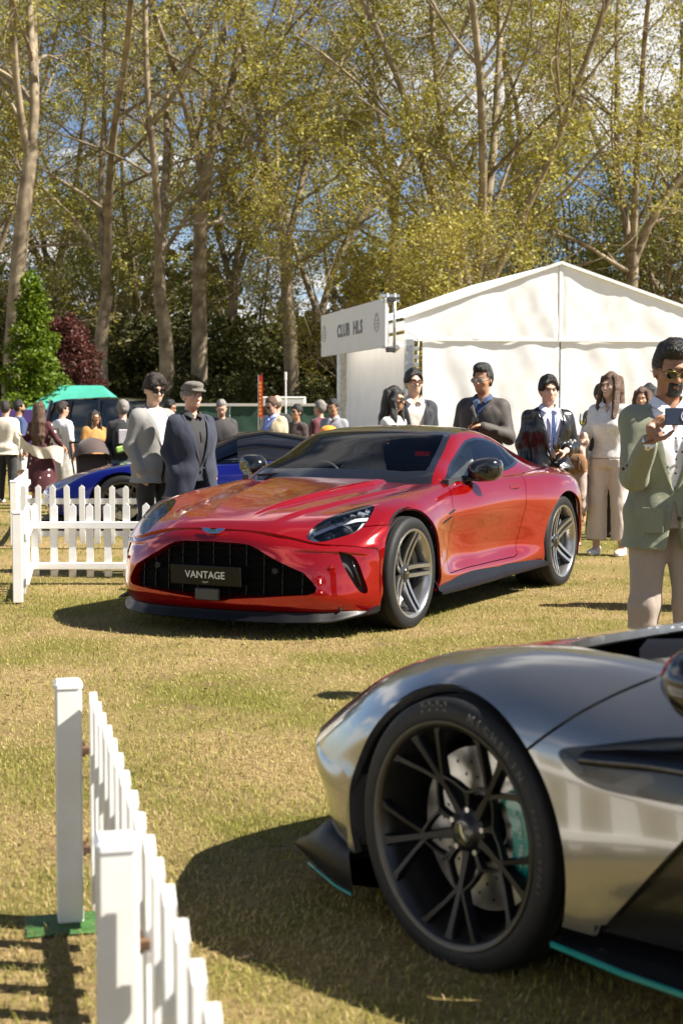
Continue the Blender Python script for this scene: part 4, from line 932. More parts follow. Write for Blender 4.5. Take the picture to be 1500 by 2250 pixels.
def wheel_lattice(parent, name, loc, side, Rt, Rr, w, m, phase=0.0, cal=None, text=False):
    e = empty(name, loc, 0, parent); e.scale = (1, side, 1); h = w/2*.98
    ty = link('tyre', tyre_mesh(Rt, Rr, w, n=128), e); link('rim', rim_mesh(Rr, w*.98, mat('rim_grey', (.05, .047, .043), .32, .8), lip=.008), e)
    yo = lambda r: h-.060+.052*np.clip((r-.05)/(Rr-.06), 0, 1)**1.4
    pt = lambda r, a: (r*math.sin(a), yo(r), r*math.cos(a))
    for k in range(5):
        a0 = phase+2*np.pi*k/5; mb = MB()
        blade(mb, [pt(r, a0) for r in (.030, .07, .12, .18, Rr-.03, Rr-.004)], [.040, .028, .022, .020, .024, .040], [.044, .038, .032, .028, .026, .024])
        for sg in (-1, 1):
            blade(mb, [pt(r, a0+sg*da) for r, da in ((.138, .02), (.150, .07), (.19, .20), (Rr-.025, .335), (Rr-.004, .37))], [.016, .015, .014, .018, .036], [.024, .024, .022, .022, .02])
            blade(mb, [pt(r, a0+sg*da) for r, da in ((.152, .06), (.125, .30), (.104, .56), (.103, .6283))], [.010, .009, .009, .010], [.02, .018, .018, .018])
            blade(mb, [pt(r, a0+sg*da) for r, da in ((.104, .56), (.085, .60), (.06, .62))], [.009, .010, .014], [.018, .02, .02])
        mb.build('spoke', m, e, auto=35)
    hub = MB().lathe([(0, h-.050), (.036, h-.050), (.040, h-.054), (.060, h-.064), (.068, h-.09), (.07, h-.13), (0, h-.13)], 48, 'y').build('hub', m, e, auto=35)
    MB().lathe([(0, h-.046), (.030, h-.0465), (.034, h-.050)], 40, 'y').build('centre_cap', M_BLK, hub, auto=35)
    wb = wings(hub, (0, h-.0445, 0), .050, M_CHROME, 'xz'); wb.rotation_euler = (0, R(62), 0)
    for k in range(5):
        a = phase+2*np.pi*(k+.5)/5; MB().lathe([(0, h-.058), (.007, h-.058), (.0095, h-.064), (.0095, h-.09)], 12, 'y', (.056*math.sin(a), 0, .056*math.cos(a))).build('wheel_nut', M_STEEL, hub, auto=35)
    a = phase+3.75; MB().tube([(Rr*.9*math.sin(a), h-.06, Rr*.9*math.cos(a)), (Rr*.84*math.sin(a), h-.045, Rr*.84*math.cos(a))], .004, 8).build('valve', M_STEEL, e)
    d, c = brake(e, h, Rr, cal, ang=.12)
    # drilled holes read as small dark dots
    for k in range(22):
        a = 2*np.pi*k/22
        for q in range(2):
            rr = Rr*(.46+.14*q)+.012*(k % 2); MB().lathe([(0, h-.1135), (.0045, h-.1138)], 8, 'y', (rr*math.cos(a+q*.1), 0, rr*math.sin(a+q*.1))).build('vent_hole', M_DARK, d)
    if text:
        # letters run along the caliper and round the sidewall; glyphs face +y (outward), mirrored by the side flip
        for i, ch in enumerate('ASTON MARTIN'):
            if ch == ' ': continue
            a = .12+.34-i*.078; rr = Rr*.66
            o = text_part('caliper_lettering', ch, .021, mat('caliper_print', (.35, .42, .40), .4), c, (rr*math.cos(a), h-.0645, rr*math.sin(a)), None, .0006)
            face_text(o, a-math.pi/2, side)
        tl = mat('tyre_letter', (.022, .022, .022), .5)
        for word, a_mid, sz, step in (('MICHELIN', .95, .028, .093), ('PILOT SPORT', .05, .016, .062)):
            for i, ch in enumerate(word):
                if ch == ' ': continue
                a = a_mid+step*(len(word)/2-i); rr = Rr+(Rt-Rr)*.50
                o = text_part('sidewall_lettering', ch, sz, tl, ty, (rr*math.cos(a), h*1.0125, rr*math.sin(a)), None, .0012, bold=.0008)
                face_text(o, a-math.pi/2, side)
        for i in range(7):      # chequered band printed on the shoulder
            for j in range(3):
                if (i+j) % 2: continue
                a = 1.62+i*.045; rr = Rr+(Rt-Rr)*(.48+.14*j)
                o = MB().box((0, 0, 0), (.011, .0016, .010)).build('sidewall_check', mat('check_black', (.004, .004, .004), .35), ty, (rr*math.cos(a), h*(1.008-.012*j), rr*math.sin(a)), (0, -a, 0))
    return e
def face_text(o, ang, side):
    # stand the flat glyph up in the wheel plane, reading outward; the parent is flipped in y when side is -1
    m = Matrix.Rotation(-ang, 3, 'Y') @ Matrix(((1, 0, 0), (0, 0, 1), (0, 1, 0)))
    if side > 0: m = Matrix.Rotation(-ang, 3, 'Y') @ Matrix(((-1, 0, 0), (0, 0, 1), (0, 1, 0)))
    o.data.transform(m.to_4x4())
def build_silver():
    root = thing('supercar', 'silver grey supercar with black lattice wheel and teal brake caliper, bonnet vents open', 'car', (1.0133, 4.4459, 0), R(-51))
    paint = car_paint('silver_paint', (0.26, 0.257, 0.25), 0.8, 0.17)
    teal = mat('teal', (0.0, 0.19, 0.17), .3, coat=.5); black = mat('satin_black', (.006, .006, .007), .22, coat=.3)
    P, U = loft_cols(SV_COLS, 420, 150); T = Skin.from_grid(P, U)
    if (T.N@np.array([0, 0, 1.0])).mean() < 0: T.flip()
    P, U = loft_rows(SV_BUMPER, 70, 150); F = Skin.from_grid(P, U)
    if F.N[:, 0].mean() > 0: F.flip()
    def pair(sk, name, m, **k): return sk.build(name, m, root, **k), sk.mirrored().build(name, m, root, **k)
    def whole(sk, name, m, **k): return join_skins(sk, sk.mirrored()).build(name, m, root, **k)
    fa = lambda V, U: np.maximum((np.sqrt(((V[:, 0]+.006)/.400)**2+((V[:, 2]-.305)/.385)**2)-1)*.39, .70-V[:, 1])
    ra = lambda V, U: np.maximum((np.sqrt(((V[:, 0]-2.70)/.42)**2+((V[:, 2]-.33)/.41)**2)-1)*.4, .72-V[:, 1])
    _, T = T.cut(fa); _, T = T.cut(ra)
    low = poly_sdf([(.455, .10), (.47, .218), (.50, .226), (.722, .475), (.95, .60), (1.3, .62), (2.1, .60), (2.25, .45), (2.3, .10)])
    sidep, T = T.cut(lambda V, U: np.where(V[:, 1] > .72, low(V[:, [0, 2]]), 1.0))
    vp = poly_sdf(smooth_pts([(.360, .586), (.372, .606), (.44, .622), (.71, .680), (1.1, .70), (1.5, .69), (1.5, .56), (1.1, .545), (.72, .538), (.55, .533), (.47, .537), (.41, .553)], 3, True))
    vent, T = T.cut(lambda V, U: np.where(V[:, 1] > .72, vp(V[:, [0, 2]]), 1.0))
    hp = poly_sdf(smooth_pts([(-.005, -.2), (-.01, .0), (-.005, .25), (.02, .48), (.09, .63), (.22, .695), (.45, .705), (.75, .68), (.95, .6), (.98, .3), (.98, -.2)], 3, True))
    hole, T = T.cut(lambda V, U: np.where(V[:, 2] > .6, hp(V[:, [0, 1]]), 1.0))
    ln = poly_sdf([(.235, .560), (.30, .615), (.381, .683), (.45, .735), (.50, .768), (.505, .80), (.52, 1.2), (5, 1.2), (5, 0), (.3, 0), (.3, .5)])
    gl = lambda V, U: np.where(V[:, 1] > .69, ln(V[:, [0, 2]]), 1.0)
    rear, T = T.cut(lambda V, U: gl(V, U)-.004); rear, _ = rear.cut(lambda V, U: gl(V, U)+.004)
    whole(rear, 'door_panel', paint, flange=.022); whole(rear.offset(-.026), 'inner_panel', M_DARK)
    hl = poly_sdf(smooth_pts([(-.80, .685), (-.76, .625), (-.66, .612), (-.52, .640), (-.44, .692), (-.47, .725), (-.60, .742), (-.74, .728)], 4, True))
    lamp, T = T.cut(lambda V, U: np.where(V[:, 2] > .4, hl(V[:, :2]), 1.0))
    whole(T, 'body_shell', paint, flange=.022)
    li = T.offset(-.026); whole(li, 'inner_panel', M_DARK)
    whole(F, 'front_bumper', paint, flange=.05)
    for sk, s in ((lamp, 1), (lamp.mirrored(), -1)):
        h = empty('headlamp', (0, 0, 0), 0, root); sk.build('lens', M_CLEAR, h, flange=.01); sk.offset(-.04).build('bowl', mat('lamp_dark', (.012, .013, .015), .25, .3), h)
        for q in range(3): MB().bar((-.74+q*.06, s*(.645+q*.012), .505+q*.036), (-.66+q*.06, s*(.70+q*.006), .53+q*.036), .016, .03, bev=.004).build('light_bar', mat('lamp_white', (.80, .82, .85), .2), h)
    # scooped vent and dark lower side
    for sk in (vent, vent.mirrored()):
        d = Skin(sk.V.copy(), sk.N.copy(), sk.U, sk.T); sgn = np.sign(d.V[:, 1]); dist = -vp(d.V[:, [0, 2]])
        d.V[:, 1] -= sgn*(.16*sstep(dist, 0, .055)); 
        me = d.mesh('side_scoop', black); bm = bmesh.new(); bm.from_mesh(me); bm.normal_update(); bm.to_mesh(me); bm.free()
        o = link('side_scoop', me, root); me.normals_split_custom_set_from_vertices([tuple(v.normal) for v in me.vertices])
    for s in (1, -1):
        P = []
        for x in np.linspace(.42, 1.5, 30):
            zz = np.interp(x, [.42, .7, 1.1, 1.5], [.590, .600, .612, .615]); y = .955-.05*sstep(x, .40, .60)-.02*(x-.4); P.append([(x, s*(y-.04), zz+.024), (x, s*(y+.004), zz+.006), (x, s*(y+.002), zz-.012), (x, s*(y-.05), zz-.026)])
        MB().grid(P).build('scoop_blade', black, root, smooth=True)
    pair(sidep.offset(-.03), 'lower_side_panel', black)
    for s in (1, -1):
        P = []; Q = []
        for x in np.linspace(.36, 2.2, 40):
            yo = np.interp(x, [.36, .6, 1.2, 2.2], [.975, 1.0, 1.0, 1.03]); zz = .152+.01*(x-.37)
            P.append([(x, s*(yo-.25), zz+.03), (x, s*(yo-.02), zz+.012), (x, s*yo, zz+.004), (x, s*yo, zz-.010), (x, s*(yo-.3), zz-.012)])
            Q.append([(x, s*(yo-.001), zz+.0062), (x, s*(yo+.0045), zz+.004), (x, s*(yo+.0045), zz-.006), (x, s*(yo-.001), zz-.0085)])
        mb = MB().grid(P, True); mb.f += [tuple(range(5)), tuple(mb.n-1-i for i in range(5))]; mb.build('side_skirt', M_CARBON, root, auto=30)
        MB().grid(Q).build('skirt_pinstripe', teal, root, auto=30)
        # front splitter and its turned-up end
        sp = []
        for t in np.linspace(0, 1, 30):
            y = .93*t; xf = np.interp(y, [0, .35, .58, .71, .80, .88, .93], [-1.0, -.985, -.93, -.86, -.76, -.65, -.50])
            sp.append([(xf, s*y, .108), (xf-.004, s*y, .10), (xf+.02, s*y, .088), (xf+.25, s*y*.9, .09), (xf+.25, s*y*.9, .2), (xf+.10, s*y*.97, .17), (xf+.02, s*y, .122)])
        MB().grid(sp, True).build('front_splitter', M_CARBON, root, auto=30)
        ep = [[(-.72, s*.885, .128), (-.60, s*.905, .100), (-.48, s*.93, .085), (-.40, s*.94, .080)], [(-.725, s*.893, .140), (-.60, s*.925, .165), (-.48, s*.950, .180), (-.40, s*.955, .185)], [(-.70, s*.86, .155), (-.585, s*.865, .235), (-.50, s*.90, .225), (-.41, s*.935, .205)], [(-.66, s*.82, .15), (-.55, s*.83, .225), (-.50, s*.86, .22), (-.41, s*.90, .20)]]
        MB().grid([smooth_pts(r, 5) for r in ep]).build('splitter_end_plate', M_CARBON, root, smooth=True)
        MB().tube([(-.64, s*.905, .100), (-.60, s*.912, .094), (-.48, s*.936, .079), (-.40, s*.945, .075)], .0045, 6).build('splitter_pinstripe', teal, root, smooth=True)
        MB().lathe([(0, -.002), (.011, -.002), (.012, .001), (.012, .02)], 20, 'y', (-.485, s*.905, .445)).build('parking_sensor', paint, root, auto=35)
        # arch liners
        for X, rr in ((-.006, .405), (2.70, .43)):
            Pl = [[(X+rr*math.cos(a), s*y, .305+rr*.965*math.sin(a)) for a in np.linspace(-.3, np.pi+.3, 30)] for y in (.92, .52)]
            mb = MB().grid(Pl); mb.f.append(tuple(30+i for i in range(30))); mb.build('wheel_arch_liner', M_DARK, root, auto=35)
        # door mirror: gloss black shell on a short stalk
        mr = empty('door_mirror', (.83, s*1.01, .775), 0, root)
        Pm = []
        for x, hw, hh in ((-.075, .02, .02), (-.06, .07, .055), (-.02, .095, .08), (.04, .10, .085), (.06, .09, .075)):
            Pm.append([(x, s*.02+hw*math.cos(a), .055+hh*math.sin(a)) for a in np.linspace(0, 2*np.pi, 24, endpoint=False)])
        mb = MB().grid(Pm, True); mb.f.append(tuple(range(24))); mb.f.append(tuple(mb.n-1-i for i in range(24))); mb.build('mirror_housing', M_BLK, mr, smooth=True)
        MB().tube([(0, -s*.18, -.06), (-.02, -s*.08, -.05), (-.01, s*.0, -.02)], [.02, .018, .022], 10).build('mirror_stalk', M_BLK, mr, smooth=True)
        MB().ell((-.035, s*-.03, -.055), (.030, .026, .055), 14, 10).build('mirror_camera', M_BLK, mr, smooth=True)
    # bonnet bay: dark floor, ducts, carbon covers, box
    bay = hole.offset(-.16); whole(bay, 'bonnet_bay_floor', M_DARK)
    for s in (1, -1):
        MB().grid([[(.06, s*.60, .745), (.16, s*.50, .735), (.26, s*.40, .735)], [(.10, s*.645, .70), (.20, s*.55, .70), (.30, s*.44, .70)], [(.16, s*.675, .66), (.26, s*.60, .65), (.36, s*.48, .64)]]).build('carbon_cover', M_CARBON, root, smooth=True)
        MB().grid([[(.10, s*.34, .77), (.24, s*.20, .775), (.40, s*.08, .78)], [(.14, s*.42, .755), (.28, s*.28, .755), (.44, s*.14, .76)], [(.18, s*.46, .70), (.34, s*.34, .70), (.50, s*.2, .70)]]).build('duct_cover', M_CARBON, root, smooth=True)
        MB().box((.36, s*.50, .715), (.14, .16, .09), rotm(rz=s*.3), .012).build('reservoir_box', black, root)
        MB().tube([(.16, s*.62, .70), (.30, s*.56, .745), (.44, s*.44, .76), (.52, s*.3, .74)], .013, 8).build('hose', mat('hose_black', (.015, .015, .016), .5), root, smooth=True)
        MB().tube([(.40, s*.63, .715), (.48, s*.55, .75), (.56, s*.43, .755)], .009, 8).build('strut_brace', mat('red_hose', (.35, .01, .02), .4), root, smooth=True)
    # cabin shell further back
    cab = [[(x, y*t, z0+(z1-z0)*(1-abs(t)**3.2)) for t in np.linspace(-1, 1, 25)] for x, y, z0, z1 in ((.88, .66, .74, .80), (1.15, .70, .78, .97), (1.45, .66, .80, 1.10), (1.8, .62, .82, 1.13), (2.2, .55, .84, 1.08), (2.7, .45, .84, .98), (3.3, .3, .84, .88))]
    MB().grid(cab).build('cabin_canopy', black, root, smooth=True)
    MB().grid([[(3.4-.1*abs(t)**3, .88*t, z) for t in np.linspace(-1, 1, 21)] for z in (.86, .7, .5, .3, .2)]).build('rear_panel', black, root, smooth=True)
    MB().box((1.2, 0, .13), (4.0, 1.5, .02)).build('underbody', M_DARK, root)
    wm = mat('satin_wheel', (.014, .014, .015), .36, .6); cal = mat('teal_caliper', (0.0, .16, .14), .22, coat=.8)
    for s in (1, -1):
        wheel_lattice(root, 'wheel', (0, s*(.965-.1325), .325), s, .345, .279, .265, wm, .68, cal, text=(s < 0))
        wheel_lattice(root, 'wheel', (2.70, s*(.995-.1625), .345), s, .355, .270, .325, wm, .1, cal)
    return root
SILVER = build_silver()
# ================================================================ marquee, name board, furniture, things behind
M_CANVAS = mat('canvas_white', (.85, .85, .85), .75, var=.04, vscale=3, bump=.12, bscale=5, transl=.12)
M_ALU = mat('aluminium', (.45, .46, .47), .35, .8, var=.2, vscale=15); M_BOARD = mat('sign_board', (.74, .73, .73), .5, var=.02, vscale=4)
def wrinkled(P, amp, seed, sc=(1.3, .5), axis=1):
    P = np.array(P, float)
    for i in range(P.shape[0]):
        for j in range(P.shape[1]):
            x, y, z = P[i, j]; P[i, j, axis] += amp*(noise.noise(Vector((x*sc[0]+seed, z*sc[1], seed)))+.5*noise.noise(Vector((x*3.1+z*1.7, z*1.1-x*1.6, seed+4)))+.35*noise.noise(Vector((x*6-z*4, z*3, seed+9))))
    return P
def build_tent():
    Y0 = 26.0; XL, XC, XR = px2x(888, Y0), px2x(1234, Y0), px2x(1580, Y0); k = Y0/FPX; zt = lambda y: CAM_H+(YH-y)*k
    ze, zh, za = zt(698), zt(745), zt(577); d = Vector((-.215, .976, 0)); L = 5.0
    t = thing('marquee', 'white frame marquee with pitched roof behind the drinkers', 'tent', (XL, Y0, 0), R(8)); ox = XL; XL, XC, XR = 0.0, (XC-ox)*1.012, (XR-ox)*1.03; Y0 = 0.0; d = Vector((-.078, .997, 0))
    def top(x): return za-(za-ze)*abs(x-XC)/(XC-XL)
    for side in (-1, 1):      # gable halves, seam in the middle
        xs = np.linspace(XC+.004*side, XL if side < 0 else XR, 46); P = [[(x, Y0+(.02 if x == xs[0] else 0), zh+(top(x)-zh)*v) for x in xs] for v in np.linspace(0, 1, 24)]
        MB().grid(wrinkled(P, .026, 3+side)).build('gable_panel', M_CANVAS, t, smooth=True)
        xs = np.linspace(XC+.012*side, (XL+.30) if side < 0 else XR, 60); P = [[(x, Y0+.012+.012*math.sin(x*9)*(1-v), gz(26)+(zh+.01-gz(26))*v) for x in xs] for v in np.linspace(0, 1, 30)]
        MB().grid(wrinkled(P, .022, 8+side, (1.6, .35))).build('wall_panel', M_CANVAS, t, smooth=True)
        # roof slope
        P = [[Vector((XC, Y0-.03, za+.015))+(Vector((XL-.05 if side < 0 else XR+.05, Y0-.03, ze-.01))-Vector((XC, Y0-.03, za+.015)))*u+d*(L*v) for u in np.linspace(0, 1, 14)] for v in np.linspace(0, 1, 14)]
        MB().grid([[tuple(q) for q in r] for r in P]).build('roof_slope', M_CANVAS, t, smooth=True)
    MB().bar((XC, Y0-.012, zh-.03), (XC, Y0-.012, za-.02), .055, .02, (0, 1, 0)).build('gable_seam', M_CANVAS, t)
    MB().bar((XL, Y0-.012, zh-.012), (XR, Y0-.012, zh-.004), .012, .045).build('gable_hem', M_CANVAS, t)
    for sgn, xe in ((-1, XL-.03), (1, XR+.03)):
        MB().bar((XC, Y0-.02, za+.01), (xe, Y0-.02, ze), .06, .05).build('gable_edge', M_CANVAS, t)
    # corner leg and straps
    for x in (XL+.08, XR-.08):
        MB().box((x, Y0+.03, (zh+gz(26))/2), (.15, .10, zh-gz(26)), bev=.01).build('corner_leg', M_ALU, t)
    MB().tube([(XL+.02, Y0-.06, zh+.12), (XL+.16, Y0-.08, zh+.05), (XL+.22, Y0-.06, zh-.02), (XL+.20, Y0-.05, zh-.45), (XL+.17, Y0-.05, zh-.70)], .014, 6).build('strap', mat('strap_white', (.6, .6, .58), .7), t, smooth=True)
    for z in (-.16, -.30, -.42): MB().box((XL+.19, Y0-.06, zh+z), (.07, .03, .06), bev=.006).build('buckle', M_ALU, t)
    # shaded side wall and its far leg
    a = Vector((XL+.10, Y0+.12, 0)); P = [[tuple(a+d*(L*.94*u)+Vector((0, 0, gz(26)+(ze-.25-gz(26))*v))) for u in np.linspace(0, 1, 40)] for v in np.linspace(0, 1, 20)]
    MB().grid(wrinkled(P, .05, 21, (.8, .3), 0)).build('side_wall', M_CANVAS, t, smooth=True)
    b = a+d*L; MB().box((b.x, b.y, 1.1), (.22, .16, 2.7), rotm(rz=.217), .01).build('rear_leg', M_ALU, t)
    MB().bar(a+Vector((0, 0, ze-.12)), b+Vector((0, 0, ze-.12)), .10, .16).build('eaves_beam', M_ALU, t)
    # name board along the side eaves
    s0 = Vector((px2x(848, 25.3), 25.3, 0)); s1 = Vector((px2x(708, 30.2), 30.2, 0)); dd = (s1-s0); Ls = dd.length; rz = math.atan2(dd.y, dd.x)
    s = thing('name_board', 'long pale name board lettered CLUB HLS on the tent side', 'sign', s0+Vector((0, 0, 2.36)), rz)
    MB().box((Ls/2, 0, .39), (Ls, .045, .78), bev=.004).build('board', M_BOARD, s)
    ink = mat('sign_ink', (.20, .20, .22), .6); gr = mat('sign_grey', (.44, .44, .46), .6)
    for q, ch in enumerate('CLUB HLS'):
        if ch != ' ': text_part('letter', ch, .31, ink, s, (Ls*.50+(3.6-q)*.255-(.02 if q > 4 else 0)+(.03 if q == 7 else 0), .0285, .40), (R(90), 0, R(180)), .002, sx=1.25, bold=.010)
    for u in (.11, .94):      # small crest: oval wreath with bars
        c = Vector((Ls*u, .0275, .40)); MB().tube([(c.x+.15*math.cos(q), .028, c.z+.13*math.sin(q)) for q in np.linspace(0, 6.283, 40)], .007, 6).build('crest_ring', gr, s)
        m = MB()
        for q in (-.05, 0, .05): m.box((c.x, .0285, c.z+q), (.18-abs(q), .004, .022))
        m.prism([(-.08, .125), (.08, .125), (.10, .17), (.04, .15), (0, .185), (-.04, .15), (-.10, .17)], 0, .004, [[1, 0, 0], [0, 0, 1], [0, 1, 0]], (c.x, .0265, c.z)).build('crest_bars', gr, s)
    tr = thing('sign_truss', 'metal truss bracket holding the near end of the name board', 'bracket', s0+Vector((.10, .12, 2.30)), rz)
    for y in (-.02, .10):
        MB().tube([(-.05, y, .0), (-.05, y, .92)], .026, 10).build('upright', M_ALU, tr, smooth=True)
    for z in (.06, .80, .88): MB().bar((-.05, -.10, z), (-.05, .22, z), .04, .04).build('crosspiece', M_ALU, tr)
    for z in (.02, .82): MB().box((-.05, .04, z), (.12, .14, .08), bev=.01).build('clamp', mat('clamp_dark', (.06, .06, .06), .5, .6), tr)
    MB().tube([(-.03, -.12, .10), (.10, -.05, .02), (.18, .03, .06)], .05, 10).build('furled_canvas', mat('furled', (.6, .58, .55), .8), tr, smooth=True)
build_tent()
M_TEAK = mat('teak', (.40, .20, .075), .55, var=.25, vscale=25, bump=.1, bscale=80)
def build_furniture():
    t = thing('folding_table', 'slatted wooden folding table with crossed legs behind the leather jacket man', 'table', (px2x(1290, 19.4), 19.4, gz(19.4)), R(6))
    for k in range(7): MB().box((0, -.30+.10*k, .735), (1.0, .085, .022), bev=.004).build('slat', M_TEAK, t)
    for s in (-1, 1):
        MB().box((s*.44, 0, .705), (.05, .66, .04)).build('batten', M_TEAK, t)
        for q in (1, -1): MB().bar((s*.42+.025*q, -.30*q, .02), (s*.42+.025*q, .30*q, .70), .05, .028, (1, 0, 0)).build('leg', M_TEAK, t)
    MB().bar((-.42, 0, .36), (.42, 0, .36), .03, .03).build('stretcher', M_TEAK, t)
    MB().lathe([(0, .0), (.05, .0), (.055, .02), (0, .03)], 20, 'z').build('ashtray', M_BLK, None, (px2x(1262, 19.2), 19.2, gz(19.4)+.747), smooth=True); tag(bpy.data.objects['ashtray'], 'small black dish on the wooden folding table', 'dish')
    def chair(px, Y, rz, lab):
        c = thing('folding_chair', lab, 'chair', (px2x(px, Y), Y, gz(Y)), rz, 'slatted wooden folding chairs')
        for k in range(9): MB().box((-.20+.05*k, .20+.0, .70), (.034, .018, .46), rotm(rx=-.14)).build('back_slat', M_TEAK, c)
        for z in (.50, .93): MB().box((0, .20-(z-.7)*.0+.02*(z > .7), z), (.46, .03, .05)).build('back_rail', M_TEAK, c)
        for k in range(6): MB().box((0, -.20+.07*k, .44), (.44, .055, .018)).build('seat_slat', M_TEAK, c)
        for s in (1, -1):
            MB().bar((s*.22, .26, .96), (s*.22, -.20, .0), .03, .035, (1, 0, 0)).build('leg', M_TEAK, c); MB().bar((s*.20, -.20, .45), (s*.20, .26, .0), .03, .035, (1, 0, 0)).build('leg', M_TEAK, c)
    chair(1262, 20.3, R(-4), 'slatted wooden chair behind the folding table near the red car tail'); chair(1312, 20.6, R(8), 'slatted wooden chair tucked behind the folded coat')
build_furniture()
def build_back():
    # teal pop-up gazebo
    Y = 58; x = px2x(178, Y); t = thing('gazebo', 'teal pop-up gazebo canopy beyond the black off-roader', 'gazebo', (x, Y, -.2)); tm = mat('teal_canvas', (.05, .36, .27), .7, var=.08, vscale=2, transl=.2); w, dp, ze, za = 1.75, 1.3, 1.55, 2.42
    rows = []
    for u, (hw, hd, z) in ((0, (w, dp, ze)), (.35, (w*.80, dp*.72, ze+.30)), (.7, (w*.60, dp*.42, ze+.62)), (1, (w*.46, .03, za))):
        c = [(-hw, -hd), (0, -hd), (hw, -hd), (hw, 0), (hw, hd), (0, hd), (-hw, hd), (-hw, 0)]; rows.append([(a, b, z-(.06 if i % 2 and u < 1 else 0)) for i, (a, b) in enumerate(c)])
    MB().grid(rows, True).build('canopy', tm, t); MB().grid([[(a, b, z) for a, b in ((-w, -dp), (w, -dp), (w, dp), (-w, dp))] for z in (ze, ze-.16)], True).build('valance', tm, t)
    for sx in (-1, 1):
        for sy in (-1, 1): MB().tube([(sx*(w-.04), sy*(dp-.04), 0), (sx*(w-.04), sy*(dp-.04), ze)], .022, 6).build('leg', M_ALU, t)
    # purple hoarding
    pm = mat('purple_panel', (.085, .045, .21), .45, var=.08, vscale=3)
    for k, px in enumerate((-40, 58, 132)):
        Y = 45; h = thing('purple_hoarding', 'purple hoarding panel behind the strollers', 'hoarding', (px2x(px, Y), Y, -.2), 0, 'purple hoarding panels')
        MB().box((0, 0, .80), (1.22, .05, 1.50), bev=.02).build('panel', pm, h); MB().tube([(.62, .0, 0), (.62, 0, 1.6)], .025, 8).build('upright', M_ALU, h)
        for s in (1, -1): MB().bar((s*.4, .03, 0), (s*.4, .45, 0.04), .05, .04).build('foot', M_ALU, h)
    # dark green hoarding with pale top rail
    gm = mat('green_scrim', (.012, .045, .028), .8, var=.3, vscale=3, bump=.2, bscale=6)
    for k in range(8):
        Y = 52+.2*k; xx = px2x(400, 52)+k*1.02; h = thing('green_hoarding', 'dark green scrim panel with pale top rail across the wood edge', 'hoarding', (xx, Y, -.2), R(4), 'green scrim panels')
        P = wrinkled([[(u, 0, .05+1.62*v) for u in np.linspace(-.5, .5, 8)] for v in np.linspace(0, 1, 8)], .04, k); MB().grid(P).build('scrim', gm, h, smooth=True)
        MB().box((0, -.03, 1.70), (1.02, .06, .09)).build('top_rail', mat('pale_rail', (.40, .39, .36), .6), h); MB().tube([(-.5, .03, 0), (-.5, .03, 1.75)], .03, 6).build('post', M_ALU, h)
        MB().bar((-.5, .05, 1.2), (-.5, .9, .02), .04, .04).build('stay', M_ALU, h)
    wv = thing('white_cabin', 'low white cabin roof showing over the green scrim', 'cabin', (px2x(625, 60), 60, -.2)); MB().box((0, 0, 1.0), (1.6, 1.6, 2.0), bev=.05).build('shell', mat('cabin_white', (.6, .6, .58), .6), wv); MB().box((0, 0, 1.98), (1.62, 1.62, .08), bev=.03).build('roof', mat('cabin_white', (.6, .6, .58), .6), wv); MB().box((0, -.82, 1.2), (.7, .03, .6)).build('window', M_SIDEGL, wv)
    # feather flag and pole
    f = thing('feather_flag', 'tall red feather flag with yellow lettering at the wood edge', 'flag', (px2x(573, 50), 50, -.2)); rm = mat('flag_red', (.50, .03, .015), .7, transl=.2)
    P = [[(-.07+.14*u*min(1, 1.2-v*.3), .01*math.sin(v*9), 1.3+1.3*v+.05*u*v) for u in np.linspace(0, 1, 5)] for v in np.linspace(0, 1, 14)]; MB().grid(P).build('sail', rm, f, smooth=True); MB().tube([(-.075, 0, 0), (-.075, 0, 2.65)], .012, 6).build('pole', M_ALU, f); MB().box((-.075, 0, .03), (.5, .5, .06)).build('base', M_DARK, f)
    for k in range(9):
        MB().box((-.01, -.02, 1.42+.12*k), (.05, .004, .065)).build('letter_block', mat('flag_yellow', (.62, .42, .02), .6), f)
    p = thing('white_pole', 'thin white pole in front of a plane tree trunk', 'pole', (px2x(628, 48), 48, -.2)); MB().tube([(0, 0, 0), (0, 0, 2.62)], .02, 8).build('shaft', M_WHITE, p); MB().box((0, 0, 2.55), (.07, .05, .26), bev=.01).build('lamp_head', M_WHITE, p); MB().box((0, 0, .03), (.4, .4, .06)).build('base', M_DARK, p)
build_back()
